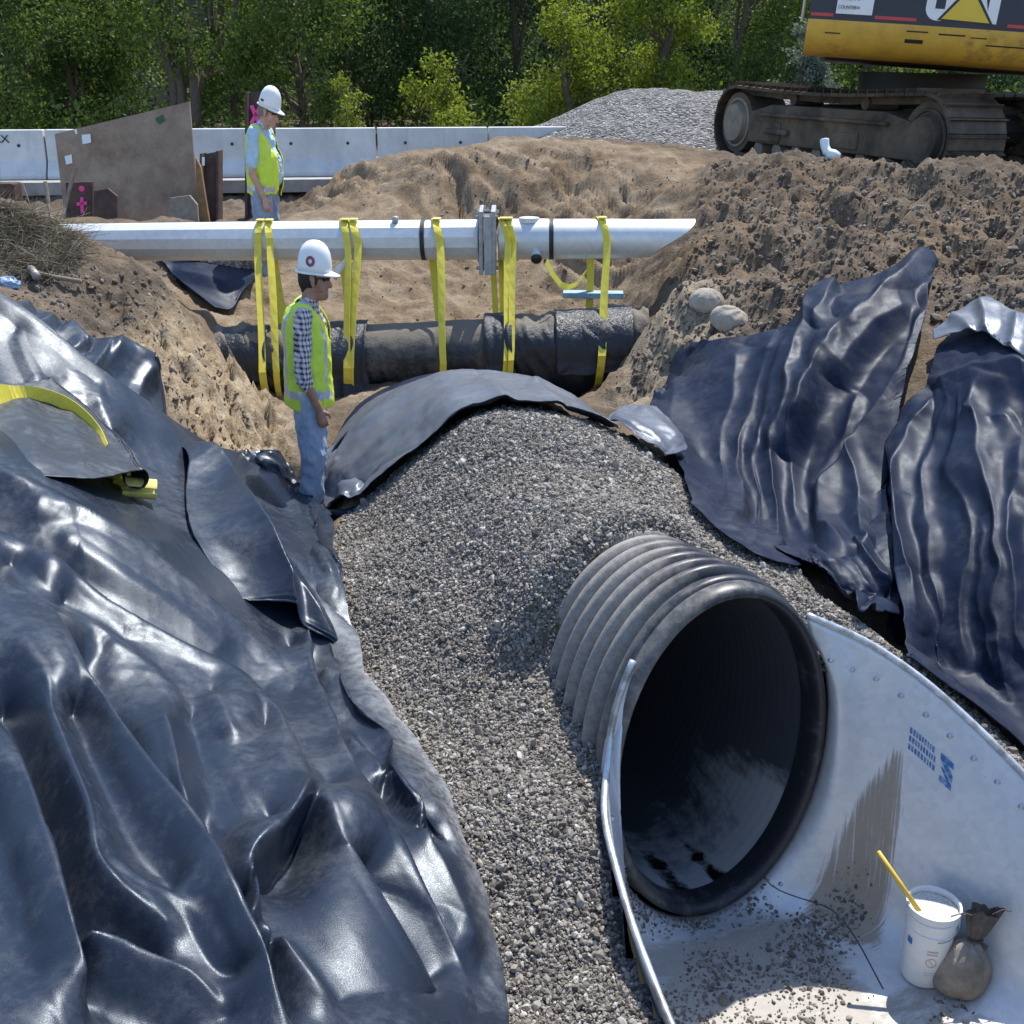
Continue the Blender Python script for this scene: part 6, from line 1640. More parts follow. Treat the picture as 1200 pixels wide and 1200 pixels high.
# ------------------------------------------------------------------ people
def capsule(m, p0, p1, r0, r1, sy=1.0, n=18, sx=1.0):
    """closed tapered limb piece; sy / sx widen it along the local y / x axes about its own axis"""
    p0, p1 = Vector(p0), Vector(p1); ax = p1 - p0; L = ax.length
    t_ = ax.normalized() if L > 1e-6 else Vector((0, 0, 1))
    ref = Vector((0, 1, 0)) if abs(t_.y) < 0.9 else Vector((1, 0, 0))
    u = (ref - t_ * ref.dot(t_)).normalized(); w = t_.cross(u)
    rings = []
    for k in range(5): a = R(90 * k / 5 - 90); rings.append((p0 + t_ * r0 * math.sin(a), r0 * math.cos(a)))
    for k in range(0, 6): f = k / 5; rings.append((p0 + ax * f, r0 + (r1 - r0) * f))
    for k in range(1, 6): a = R(90 * k / 5); rings.append((p1 + t_ * r1 * math.sin(a), r1 * math.cos(a)))
    vs, fs = [], []
    for c, r in rings:
        r = max(r, 1e-4)
        for k in range(n):
            a = 2 * math.pi * k / n
            vs.append(c + u * (r * math.cos(a) * sy) + w * (r * math.sin(a) * sx))
    for i in range(len(rings) - 1):
        for k in range(n): fs.append((i * n + k, i * n + (k + 1) % n, (i + 1) * n + (k + 1) % n, (i + 1) * n + k))
    fs.append(tuple(range(n - 1, -1, -1))); fs.append(tuple((len(rings) - 1) * n + k for k in range(n)))
    m.add(vs, fs)

def remeshed(m, voxel, smooth=3, wr=0.0, wsc=6.0, seed=0.0, wstretch=(1, 1, 1)):
    me = mesh_from(np.array([tuple(v) for v in m.v]), m.f, 'tmp')
    bm = bmesh.new(); bm.from_mesh(me); bmesh.ops.recalc_face_normals(bm, faces=bm.faces); bm.to_mesh(me); bm.free()
    o = bpy.data.objects.new('tmp', me); COL.objects.link(o)
    r = o.modifiers.new('r', 'REMESH'); r.mode = 'VOXEL'; r.voxel_size = voxel; r.use_smooth_shade = True
    s = o.modifiers.new('s', 'SMOOTH'); s.iterations = smooth; s.factor = 0.5
    dg = bpy.context.evaluated_depsgraph_get()
    me2 = bpy.data.meshes.new_from_object(o.evaluated_get(dg))
    bpy.data.objects.remove(o); bpy.data.meshes.remove(me)
    if wr > 0:
        n = len(me2.vertices); co = np.empty(n * 3, np.float32); me2.vertices.foreach_get('co', co); co = co.reshape(-1, 3).astype(float)
        no = np.empty(n * 3, np.float32); me2.vertices.foreach_get('normal', no); no = no.reshape(-1, 3)
        d = fbm(co[:, 0] * wsc * wstretch[0] + seed, co[:, 1] * wsc * wstretch[1], co[:, 2] * wsc * wstretch[2], 3, 0.55, ridge=True) - 0.3
        co = co + no * (wr * d)[:, None]
        me2.vertices.foreach_set('co', co.astype(np.float32).ravel())
    for p in me2.polygons: p.use_smooth = True
    return me2

t = NT('skin'); vec = t.coord()
M_SKIN = t.set(base=t.ramp(t.noise(20, 4, 0.6, vec), [(0.3, (0.30, 0.155, 0.10)), (0.7, (0.40, 0.22, 0.15))]), rough=0.55)
M_SKIN.node_tree.nodes['Principled BSDF'].inputs['Subsurface Weight'].default_value = 0.08
t = NT('skin_lighter'); vec = t.coord()
M_SKIN2 = t.set(base=t.ramp(t.noise(20, 4, 0.6, vec), [(0.3, (0.46, 0.25, 0.19)), (0.7, (0.56, 0.33, 0.25))]), rough=0.55)
M_HAIR = simple_mat('dark_hair', (0.018, 0.014, 0.012), 0.6, 0, 0.3, 60, 0.4)
M_HAIRG = simple_mat('grey_hair', (0.20, 0.18, 0.16), 0.6, 0, 0.3, 60, 0.4)
def jeans_mat(name, a, b_, c):
    t = NT(name); vec = t.coord()
    k = t.ramp(t.noise(7, 6, 0.65, vec), [(0.3, a), (0.55, b_), (0.75, c)])
    return t.set(base=k, rough=0.9, normal=t.bump(t.noise(220, 3, 0.6, vec), 0.25, 0.002))
M_JEAN = jeans_mat('faded_denim', (0.20, 0.28, 0.42), (0.33, 0.42, 0.55), (0.47, 0.54, 0.63))
M_JEAN2 = jeans_mat('grey_blue_denim', (0.20, 0.25, 0.36), (0.29, 0.35, 0.46), (0.38, 0.44, 0.53))
M_VEST = simple_mat('lime_safety_fabric', (0.58, 0.76, 0.07), 0.7, 0, 0.06, 16)
M_VESTY = simple_mat('yellow_trim_fabric', (0.75, 0.78, 0.04), 0.7, 0, 0.06, 16)
M_BAND = simple_mat('silver_reflective_tape', (0.50, 0.53, 0.56), 0.35, 0.3, 0.08, 30)
M_HAT = simple_mat('white_hard_hat', (0.82, 0.83, 0.84), 0.3, 0, 0.02, 8)
M_SHIRT2 = simple_mat('pale_blue_cotton', (0.42, 0.58, 0.72), 0.85, 0, 0.08, 14)
M_GLASS = simple_mat('black_sunglasses', (0.01, 0.01, 0.012), 0.15)
M_BOOT = simple_mat('tan_work_boots', (0.16, 0.10, 0.06), 0.8, 0, 0.2, 12)
M_BELT = simple_mat('black_belt', (0.015, 0.015, 0.015), 0.5)
M_STICKER = simple_mat('dark_red_sticker', (0.22, 0.07, 0.10), 0.5)
M_STICKW = simple_mat('pale_sticker', (0.70, 0.62, 0.66), 0.5)
t = NT('plaid_shirt')
sx = t.n('ShaderNodeSeparateXYZ'); t.l(t.coord('Object'), sx.inputs[0])
def stripe(o, f): return t.math('GREATER_THAN', t.math('SINE', t.math('MULTIPLY', o, f)), 0.15)
xa = t.math('ADD', sx.outputs[0], sx.outputs[1])
s1_, s2_ = stripe(xa, 190), stripe(sx.outputs[2], 190)
M_PLAID = t.set(base=t.mix(t.math('MULTIPLY', t.math('ADD', s1_, s2_), 0.5), (0.62, 0.58, 0.62), (0.035, 0.03, 0.06)), rough=0.85)

def person(name, loc, yaw, label, mats, belly=0.0, short_sleeve=False, head_pitch=0, hand_out=0.0, far_arm='hip', scale=1.0, sticker=True, head_yaw=0, tilt=3.0):
    root = thing('person', loc, label, 'person', None, R(yaw)); root.rotation_euler = (0, R(tilt), R(yaw)); root.scale = (scale * 0.84, scale * 0.84, scale * 0.97)
    def part(nm, me, mat, parent=root):
        o = bpy.data.objects.new(nm, me); COL.objects.link(o); o.parent = parent; me.materials.clear(); me.materials.append(mat); return o
    # joints: x forward, y to the person's left, z up
    hip = {s: Vector((-0.01, 0.09 * s, 0.90)) for s in (-1, 1)}
    knee = {-1: Vector((0.02, -0.10, 0.48)), 1: Vector((0.0, 0.11, 0.48))}
    ank = {-1: Vector((0.0, -0.11, 0.09)), 1: Vector((-0.02, 0.13, 0.09))}
    sh = {s: Vector((-0.03, 0.185 * s, 1.385)) for s in (-1, 1)}
    el = {-1: Vector((-0.035, -0.245, 1.04)), 1: Vector((-0.15, 0.26, 1.08))}
    wr_ = {-1: Vector((0.075 + hand_out, -0.205, 0.83)), 1: Vector((-0.02, 0.20, 0.93))}
    hd = Vector((0.045, 0, 1.575))
    hq = Matrix.Rotation(R(head_pitch), 3, 'Y') @ Matrix.Rotation(R(head_yaw), 3, 'Z')
    neck0 = Vector((-0.02, 0, 1.40)); hc = neck0 + Vector((0.0, 0, 0.05))
    def HD(x, y, z): return hc + hq @ (Vector((0.055 + x, y, 0.13 + z)))
    b = MB()
    # head: skull, jaw, nose, brow, ears, lips
    capsule(b, HD(-0.02, 0, 0.045), HD(-0.005, 0, 0.05), 0.092, 0.090, 0.84)
    capsule(b, HD(0.025, 0, 0.0), HD(0.04, 0, -0.06), 0.070, 0.052, 0.92)
    capsule(b, HD(0.05, 0, -0.075), HD(0.066, 0, -0.082), 0.032, 0.026, 1.1)      # chin
    capsule(b, HD(0.080, 0, 0.028), HD(0.104, 0, -0.016), 0.011, 0.017, 0.9, 10)  # nose
    capsule(b, HD(0.070, -0.035, 0.045), HD(0.070, 0.035, 0.045), 0.018, 0.018, 1, 10)   # brow
    capsule(b, HD(0.076, -0.018, -0.045), HD(0.076, 0.018, -0.045), 0.012, 0.012, 1, 8)  # lips
    capsule(b, HD(0.073, -0.016, -0.060), HD(0.073, 0.016, -0.060), 0.011, 0.011, 1, 8)
    for s in (-1, 1):
        capsule(b, HD(-0.015, 0.078 * s, 0.03), HD(-0.008, 0.082 * s, -0.012), 0.020, 0.013, 0.5, 10)
        capsule(b, HD(0.055, 0.045 * s, -0.01), HD(0.045, 0.05 * s, -0.03), 0.026, 0.022, 0.8, 10)
    capsule(b, neck0 + Vector((0, 0, -0.03)), HD(-0.025, 0, -0.02), 0.062, 0.058)
    # torso, hips, legs inside the clothes
    capsule(b, (-0.02, 0, 1.30), (-0.01, 0, 1.02), 0.115, 0.105, 1.35)
    capsule(b, (-0.01, 0, 1.00), (-0.01, 0, 0.90), 0.11, 0.12, 1.2)
    capsule(b, (-0.03, -0.13, 1.375), (-0.03, 0.13, 1.375), 0.06, 0.06)
    for s in (-1, 1):
        capsule(b, hip[s], knee[s], 0.085, 0.058); capsule(b, knee[s], ank[s], 0.055, 0.04); capsule(b, ank[s] + Vector((0, 0, -0.03)), ank[s] + Vector((0.12, 0.01 * s, -0.055)), 0.042, 0.032, 1.1)
        capsule(b, sh[s], el[s], 0.044, 0.036); capsule(b, el[s], wr_[s], 0.039, 0.028, 1.0)
        # hand: palm, five fingers
        w0 = wr_[s]; fd = (w0 - el[s]).normalized()
        if s == -1: fd = Vector((0.22, 0.12, -0.97)).normalized()
        else: fd = Vector((0.55, -0.45, -0.7)).normalized()
        pn = Vector((0, 1, 0)) if s == -1 else Vector((-0.6, -0.8, 0)); pn = (pn - fd * pn.dot(fd)).normalized(); sd_ = fd.cross(pn).normalized()
        pc = w0 + fd * 0.055
        capsule(b, w0, w0 + fd * 0.085, 0.027, 0.034, 1.0, 12)
        for q in range(4):
            o_ = sd_ * ((q - 1.5) * 0.021); ln = (0.072, 0.084, 0.078, 0.060)[q]
            k0 = w0 + fd * 0.088 + o_; k1 = k0 + (fd * 0.8 + pn * 0.45).normalized() * ln * 0.55; k2 = k1 + (fd * 0.45 + pn * 0.8).normalized() * ln * 0.5
            capsule(b, w0 + fd * 0.05 + o_ * 0.8, k0, 0.0105, 0.0100, 1, 8); capsule(b, k0, k1, 0.0100, 0.0090, 1, 8); capsule(b, k1, k2, 0.009, 0.0078, 1, 8)
        th0 = w0 + fd * 0.028 + sd_ * 0.022 * (1 if s == -1 else 1); th1 = th0 + (fd * 0.55 + sd_ * 0.75 + pn * 0.3).normalized() * 0.042; th2 = th1 + (fd * 0.85 + pn * 0.35 + sd_ * 0.2).normalized() * 0.034
        capsule(b, th0, th1, 0.014, 0.0115, 1, 8); capsule(b, th1, th2, 0.0115, 0.009, 1, 8)
    part('body', remeshed(b, 0.0058, 2), mats['skin'])
    # eyes
    for s in (-1, 1):
        m = MB(); capsule(m, HD(0.070, 0.032 * s, 0.022), HD(0.074, 0.032 * s, 0.022), 0.011, 0.011, 1, 10); o = part('eye', mesh_from(np.array([tuple(v) for v in m.v]), m.f), M_HAT)
    # hair
    m = MB(); capsule(m, HD(-0.035, 0, 0.03), HD(-0.03, 0, 0.045), 0.090, 0.092, 0.88); capsule(m, HD(-0.075, 0, 0.0), HD(-0.068, 0, -0.045), 0.048, 0.034, 1.3)
    for s in (-1, 1): capsule(m, HD(-0.005, 0.072 * s, 0.035), HD(0.01, 0.074 * s, 0.005), 0.018, 0.010, 0.6, 8)
    part('hair', remeshed(m, 0.007, 2, 0.006, 60), mats['hair'])
    # jeans
    m = MB()
    capsule(m, (-0.015, 0, 1.0), (-0.015, 0, 0.90), 0.13, 0.145, 1.22)
    capsule(m, (-0.045, 0, 0.90), (-0.04, 0, 0.85), 0.12, 0.115, 1.3)
    for s in (-1, 1):
        capsule(m, hip[s] + Vector((0, 0, -0.02)), knee[s], 0.122, 0.094, 1.0); capsule(m, knee[s], ank[s] + Vector((0.0, 0, 0.03)), 0.094, 0.088, 0.95)
        capsule(m, ank[s] + Vector((0.0, 0, 0.05)), ank[s] + Vector((0.01, 0, -0.02)), 0.092, 0.090, 0.9)
    me = remeshed(m, 0.009, 4, 0.020, 7.0, 2.0, (1, 1, 0.55)); 
    part('jeans', me, mats['jeans'])
    m = MB(); m.tube([Vector((-0.015 + 0.134 * math.cos(a), 0.162 * math.sin(a), 0.985)) for a in np.linspace(0, 6.283, 33)], 0.014, 6, cap=False); part('belt', mesh_from(np.array([tuple(v) for v in m.v]), m.f), M_BELT)
    # boots
    for s in (-1, 1):
        m = MB(); capsule(m, ank[s] + Vector((-0.03, 0, -0.03)), ank[s] + Vector((0.14, 0.015 * s, -0.048)), 0.052, 0.046, 1.0); capsule(m, ank[s] + Vector((0, 0, 0.06)), ank[s], 0.055, 0.055)
        part('boot', remeshed(m, 0.009, 2), M_BOOT)
    # shirt
    m = MB()
    capsule(m, (-0.022, 0, 1.30), (-0.012, 0, 1.00), 0.138, 0.135, 1.30)
    capsule(m, (-0.035, -0.14, 1.372), (-0.035, 0.14, 1.372), 0.075, 0.075)
    capsule(m, (-0.02, 0, 1.41), (-0.012, 0, 1.445), 0.075, 0.068, 1.05)
    if belly: capsule(m, (0.05, 0, 1.14), (0.05, 0, 1.02), 0.115 + belly * 0.2, 0.125 + belly * 0.2, 1.1)
    for s in (-1, 1):
        e = el[s] if not short_sleeve else sh[s] + (el[s] - sh[s]) * 0.72
        capsule(m, sh[s], e, 0.066, 0.066 if short_sleeve else 0.055)
        if not short_sleeve: capsule(m, el[s], el[s] + (wr_[s] - el[s]) * 0.22, 0.055, 0.050)
    part('shirt', remeshed(m, 0.008, 3, 0.016, 9, 5.0), mats['shirt'])
    # vest: sleeveless shell, armholes left clear because the sleeves bulge past it
    m = MB()
    capsule(m, (-0.030, 0, 1.30), (-0.018, 0, 1.05), 0.168, 0.168, 1.16)
    capsule(m, (-0.018, 0, 1.06), (-0.012, 0, 0.86), 0.168, 0.180, 1.10)
    capsule(m, (-0.045, -0.10, 1.385), (-0.045, 0.10, 1.385), 0.088, 0.088)
    if belly: capsule(m, (0.03, 0, 1.14), (0.03, 0, 0.96), 0.165, 0.172, 1.12)
    me = remeshed(m, 0.008, 3, 0.014, 6, 8.0, (1, 1, 0.6))
    bm = bmesh.new(); bm.from_mesh(me)
    kill = []
    for f in bm.faces:
        c = f.calc_center_median()
        slope_cut = 0.80 if not belly else 0.84
        if c.z < slope_cut + 0.02 * math.sin(c.x * 20 + c.y * 9): kill.append(f)                 # hem
        elif c.x > 0.02 and abs(c.y) < (0.035 + (0.03 if belly else 0.008) + 0.35 * max(0, c.z - 1.22)): kill.append(f)   # open front
        elif math.hypot(c.x + 0.02, c.y) < 0.085 and c.z > 1.36: kill.append(f)                   # neck
    bmesh.ops.delete(bm, geom=kill, context='FACES')
    for f in bm.faces:
        c = f.calc_center_median(); f.material_index = 0
        if 0.875 < c.z < 0.925: f.material_index = 1
        elif abs(abs(c.y) - 0.105) < 0.022 and c.x < 0.12 and c.z > 0.92: f.material_index = 1 if abs(c.y) > 0 else 0
        if c.x > 0.03 and abs(c.y) < (0.035 + (0.03 if belly else 0.008) + 0.35 * max(0, c.z - 1.22)) + 0.035: f.material_index = 2
    bm.to_mesh(me); bm.free()
    mi = np.empty(len(me.polygons), np.int32); me.polygons.foreach_get('material_index', mi)
    o = part('safety_vest', me, M_VEST); me.materials.append(M_BAND); me.materials.append(M_VESTY); me.polygons.foreach_set('material_index', mi)
    md = o.modifiers.new('thick', 'SOLIDIFY'); md.thickness = 0.006; md.offset = 1
    # hard hat
    hat = MB(); hz = 0.065
    nA_ = 40; prof = [(1.0, 0.0), (0.99, 0.03), (0.95, 0.065), (0.86, 0.10), (0.70, 0.130), (0.48, 0.150), (0.24, 0.160), (0.001, 0.163)]
    vs, fs = [], []
    for r, z in prof:
        for k in range(nA_):
            a = 2 * math.pi * k / nA_
            rdg = 0.006 * math.exp(-((math.sin(a) * r) / 0.12) ** 2) * (1 if z > 0.05 else 0)
            vs.append(HD(-0.008 + 0.122 * r * math.cos(a), 0.100 * r * math.sin(a), hz + z * 1.12 + rdg))
    for i in range(len(prof) - 1):
        for k in range(nA_): fs.append((i * nA_ + k, i * nA_ + (k + 1) % nA_, (i + 1) * nA_ + (k + 1) % nA_, (i + 1) * nA_ + k))
    hat.add(vs, fs); me = mesh_from(np.array([tuple(v) for v in hat.v]), hat.f); ho = part('hard_hat', me, M_HAT)
    md = ho.modifiers.new('thick', 'SOLIDIFY'); md.thickness = 0.004
    br = MB(); vs, fs = [], []
    for k in range(nA_):
        a = 2 * math.pi * k / nA_; fw = max(0, math.cos(a)) ** 1.5
        for j, (g, z) in enumerate(((0.97, 0.006), (1.0, -0.003), (1.0, -0.009), (0.95, 0.0))):
            ex_ = (0.014 + 0.045 * fw) if j in (1, 2) else 0
            vs.append(HD(-0.008 + (0.122 * g + ex_) * math.cos(a), (0.100 * g + ex_ * 0.6) * math.sin(a), hz + z - 0.012 * fw * (1 if j in (1, 2) else 0)))
    for k in range(nA_):
        for j in range(4): fs.append((k * 4 + j, ((k + 1) % nA_) * 4 + j, ((k + 1) % nA_) * 4 + (j + 1) % 4, k * 4 + (j + 1) % 4))
    br.add(vs, fs); part('brim', mesh_from(np.array([tuple(v) for v in br.v]), br.f), M_HAT, ho)
    if sticker:
        for r0, r1, mt in ((0.0, 0.032, M_STICKER), (0.0, 0.0, None)):
            if mt is None: continue
            m = MB(); vs = []
            for rr_ in (0.0001, 0.013, 0.0131, r1):
                for k in range(20):
                    a = 2 * math.pi * k / 20; x, z = -0.022 + rr_ * math.cos(a), 0.07 + rr_ * math.sin(a)
                    f = np.interp(z / 1.12, [q[1] for q in prof], [q[0] for q in prof])
                    yy = -0.100 * f * math.sqrt(max(0, 1 - ((x + 0.0) / (0.122 * f)) ** 2)) - 0.0035
                    vs.append(HD(-0.008 + x, yy, hz + z))
            fs = []
            for i in range(3):
                for k in range(20): fs.append((i * 20 + k, i * 20 + (k + 1) % 20, (i + 1) * 20 + (k + 1) % 20, (i + 1) * 20 + k))
            m.add(vs, fs); me = mesh_from(np.array([tuple(v) for v in m.v]), m.f)
            o = part('round_sticker', me, M_STICKER, ho); me.materials.append(M_STICKW)
            for i, p_ in enumerate(me.polygons): p_.material_index = 1 if i < 20 else 0
    else:
        m = MB(); vs = []
        for x in np.linspace(-0.075, -0.035, 5):
            for z in (0.035, 0.055): 
                f = np.interp(z / 1.12, [q[1] for q in prof], [q[0] for q in prof]); yy = -0.100 * f * math.sqrt(max(0, 1 - (x / (0.122 * f)) ** 2)) - 0.0035; vs.append(HD(-0.008 + x, yy, hz + z))
        m.add(vs, [(2 * i, 2 * i + 2, 2 * i + 3, 2 * i + 1) for i in range(4)]); part('dark_sticker', mesh_from(np.array([tuple(v) for v in m.v]), m.f), M_STICKER if False else M_NAVY, ho)
    # sunglasses
    m = MB()
    for s in (-1, 1): capsule(m, HD(0.083, 0.022 * s, 0.025), HD(0.070, 0.055 * s, 0.025), 0.019, 0.017, 1, 10, 0.5)
    for s in (-1, 1): m.tube([HD(0.072, 0.062 * s, 0.032), HD(0.03, 0.078 * s, 0.034), HD(-0.012, 0.080 * s, 0.032)], 0.004, 6)
    part('sunglasses', mesh_from(np.array([tuple(v) for v in m.v]), m.f), M_GLASS)
    return root, HD, part

f1 = PV(367, 612, 7.1)
r1_, HD1, part1 = person('p', (f1.x, f1.y, f1.z), 4, 'worker in plaid shirt, lime vest and faded jeans, hand at pocket, standing by the mound',
       dict(skin=M_SKIN, hair=M_HAIR, jeans=M_JEAN, shirt=M_PLAID), head_pitch=2)
m = MB(); m.tube([HD1(0.085, -0.01, -0.052), HD1(0.12, -0.02, -0.085)], 0.005, 8); cg = part1('cigarette', mesh_from(np.array([tuple(v) for v in m.v]), m.f), M_HAT)
f2 = PV(314, 331, 10.75)
person('p', (f2.x, f2.y, f2.z), -12, 'worker in pale blue shirt and open lime vest looking down beyond the galvanised pole',
       dict(skin=M_SKIN2, hair=M_HAIRG, jeans=M_JEAN2, shirt=M_SHIRT2), belly=0.12, short_sleeve=True, head_pitch=16, sticker=False, scale=1.02)
# ------------------------------------------------------------------ trees beyond the barrier
def leaf_mat(name, dark, mid, light, trans=0.45):
    t = NT(name); a = t.attr('tone')
    c = t.ramp(a, [(0.0, dark), (0.5, mid), (1.0, light)])
    t.set(base=c, rough=0.55, spec=0.25)
    tr = t.n('ShaderNodeBsdfTranslucent'); t.l(t.mix(1.0, c, (1.0, 1.0, 0.55), 'MULTIPLY'), tr.inputs[0])
    mx = t.n('ShaderNodeMixShader'); mx.inputs[0].default_value = trans
    t.l(t.b.outputs[0], mx.inputs[1]); t.l(tr.outputs[0], mx.inputs[2]); t.l(mx.outputs[0], t.out.inputs[0])
    return t.m
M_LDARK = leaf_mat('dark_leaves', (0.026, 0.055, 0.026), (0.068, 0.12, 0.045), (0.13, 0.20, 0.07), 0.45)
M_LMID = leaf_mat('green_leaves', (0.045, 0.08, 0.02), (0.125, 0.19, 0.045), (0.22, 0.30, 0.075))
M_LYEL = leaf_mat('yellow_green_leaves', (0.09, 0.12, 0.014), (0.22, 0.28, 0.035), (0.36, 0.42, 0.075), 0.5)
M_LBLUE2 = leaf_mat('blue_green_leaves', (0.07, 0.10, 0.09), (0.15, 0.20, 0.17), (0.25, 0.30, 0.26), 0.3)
M_BARK = simple_mat('grey_brown_bark', (0.11, 0.085, 0.065), 0.9, 0, 0.35, 14, 0.6)
def leaves(name, centres, radii, n, size, mat, parent, rng, drop=0.35, tone_bias=None):
    centres = np.asarray(centres); radii = np.asarray(radii)
    w = radii ** 2; ci = rng.choice(len(centres), n, p=w / w.sum())
    # sub-clumps inside every clump give an uneven outline
    sub = rng.normal(size=(len(centres), 14, 3)); sub /= np.linalg.norm(sub, axis=2)[..., None]; sub *= rng.uniform(0.45, 1.05, (len(centres), 14))[..., None]
    si = rng.integers(0, 14, n)
    p = centres[ci] + sub[ci, si] * radii[ci][:, None] * np.array([1, 1, 0.75]) + rng.normal(size=(n, 3)) * (radii[ci] * 0.24)[:, None]
    s = size * rng.uniform(0.6, 1.4, n)
    d = rng.normal(size=(n, 3)); d[:, 2] -= drop; d /= np.linalg.norm(d, axis=1)[:, None]
    q = rng.normal(size=(n, 3)); q -= d * (q * d).sum(1)[:, None]; q /= np.linalg.norm(q, axis=1)[:, None]
    nn = np.cross(d, q)
    a = p; c = p + d * s[:, None]; l = p + d * (s * 0.5)[:, None] + q * (s * 0.28)[:, None] + nn * (s * 0.1)[:, None]; r = p + d * (s * 0.5)[:, None] - q * (s * 0.28)[:, None] + nn * (s * 0.1)[:, None]
    V = np.stack([a, l, c, r], 1).reshape(-1, 3)
    me = mesh_from(V, np.arange(4 * n).reshape(n, 4), name, False)
    sub_t = rng.normal(0, 0.16, (len(centres), 14)); cl_t = rng.normal(0, 0.10, len(centres))
    tone = np.clip(0.45 + sub_t[ci, si] + cl_t[ci] + rng.normal(0, 0.13, n), 0, 1)
    add_attr(me, 'tone', np.repeat(tone, 4))
    return link(name, me, mat, parent)
def limbs(name, base, tips, r0, parent, rng, mat=None):
    """one tapered trunk with limbs running to the clump centres"""
    m = MB(); base = Vector(base)
    main = Vector(max(tips, key=lambda q: q[2])); 
    def wob(a, b, n, amp):
        out = [a + (b - a) * (k / n) + (Vector(rng.normal(size=3)) * amp if 0 < k < n else Vector((0, 0, 0))) for k in range(n + 1)]; return out
    tr = wob(base - Vector((0, 0, 0.2)), main, 7, 0.09); m.tube(tr, [r0 * (1 - 0.78 * k / 7) for k in range(8)], 9)
    for tp_ in tips:
        tp_ = Vector(tp_)
        if (tp_ - main).length < 0.1: continue
        k = int(np.clip((tp_.z - base.z) / (main.z - base.z) * 7 * 0.6, 1, 5)); a = tr[k]
        m.tube(wob(a, tp_, 5, 0.07), [r0 * (0.42 - 0.06 * j) for j in range(6)], 6)
    return m.build(name, mat or M_BARK, parent, True)
TREEGRP = 'trees along the far side of the road'
def tree(kind, px, d, height, width, mat, label, nleaf, seed, size=0.12, low=0.5, nclump=16, ground=0.2, trunk=0.11, group=TREEGRP, cat='tree', drop=0.35, stems=None):
    rng = np.random.default_rng(seed)
    p = P(px, 150, d); base = Vector((p[0], p[1], ground))
    tr = thing(kind, tuple(base), label, cat, group)
    cs, rs = [], []
    for k in range(nclump):
        f = (k + 0.5) / nclump; z = low + (height - low) * f
        prof_ = math.sin(math.pi * min(1, 0.22 + 0.72 * f)) ** 0.8
        a = rng.uniform(0, 2 * math.pi) + k * 2.4; rad = width * 0.62 * prof_ * rng.uniform(0.35, 1.0)
        cs.append((base.x + rad * math.cos(a), base.y + rad * math.sin(a) * 0.8, ground + z + rng.uniform(-0.2, 0.2))); rs.append(width * rng.uniform(0.26, 0.42))
    if stems:
        m_all = MB()
        for pts, r in stems:
            w = [PV(x, y, d) + Vector((0, rng.normal() * 0.05, 0)) for x, y in pts]; n = len(w)
            m_all.tube([Vector(q) for q in catmull(np.array([tuple(q) for q in w]), n * 4)], [r * (1 - 0.5 * k / (n * 4)) for k in range(n * 4)], 8)
        m_all.build('trunk', M_BARK, tr, True)
    else:
        limbs('trunk', base, cs[::2] + [cs[-1]], trunk, tr, rng)
    leaves('crown', cs, rs, int(nleaf * 1.7), size * 0.82, mat, tr, rng, drop)
    return tr
# the multi-stemmed tree behind the plate
tree('slender_tree', 222, 21.5, 7.5, 2.3, M_LMID, 'slender tree with several bare brown stems behind the steel plate', 5200, 3, 0.12, low=1.7, nclump=14,
     stems=[([(200,152), (204,110), (196,60), (186,10), (176,-60), (170,-160)], 0.10), ([(210,152), (214,118), (206,70), (198,20), (196,-40), (205,-150)], 0.10), ([(228,152), (230,100), (222,50), (214,0), (212,-70), (220,-180)], 0.12),
            ([(231,110), (244,75), (262,45), (272,20), (280,-20), (292,-100)], 0.085), ([(238,90), (256,84), (276,80), (296,72)], 0.05), ([(205,120), (190,112), (172,95), (160,80)], 0.035), ([(200,140), (180,118), (150,105)], 0.03)])
tree('leafy_tree', 352, 21.5, 4.6, 1.75, M_LMID, 'sunlit mid green tree just right of the slender stems', 7500, 4, 0.11, low=0.5, nclump=16)
tree('leafy_tree', 12, 21, 6.0, 1.9, M_LMID, 'olive green tree at the far left edge', 8000, 5, 0.11, low=0.3, nclump=18)
tree('leafy_tree', 85, 23, 3.2, 1.5, M_LMID, 'low bushy green tree behind the left end of the barrier', 5000, 6, 0.11, low=0.3, nclump=12)
tree('leafy_tree', 130, 24.5, 7.0, 2.4, M_LMID, 'broad green tree between the left edge and the slender stems', 9000, 16, 0.12, low=0.9, nclump=18)
tree('leafy_tree', 275, 24.5, 7.5, 2.2, M_LMID, 'tall green tree directly behind the far worker', 8500, 17, 0.12, low=0.7, nclump=18)
tree('leafy_shrub', 668, 20.5, 2.45, 1.35, M_LYEL, 'rounded yellow green bush left of the taller yellow green tree', 6500, 7, 0.085, low=0.3, nclump=18, cat='shrub', drop=0.1)
tree('leafy_tree', 772, 22.0, 4.0, 1.55, M_LYEL, 'bright yellow green tree standing behind the gravel heap', 9000, 8, 0.09, low=0.4, nclump=22, drop=0.1)
tree('leafy_shrub', 508, 19.0, 1.62, 0.85, M_LYEL, 'small light yellow green shrub just above the barrier', 1700, 9, 0.085, low=0.2, nclump=12, trunk=0.03, cat='shrub', drop=0.1)
tree('leafy_shrub', 408, 19.5, 1.15, 0.55, M_LYEL, 'tiny light green shrub at the barrier, left of the yellow one', 500, 31, 0.08, low=0.2, nclump=8, trunk=0.03, cat='shrub', drop=0.1)
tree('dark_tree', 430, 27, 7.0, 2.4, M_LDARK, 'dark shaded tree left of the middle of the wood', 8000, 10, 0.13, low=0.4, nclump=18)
tree('dark_tree', 500, 25.5, 7.0, 2.2, M_LDARK, 'dark tree rising behind the small yellow green shrub', 8000, 11, 0.13, low=0.6, nclump=18)
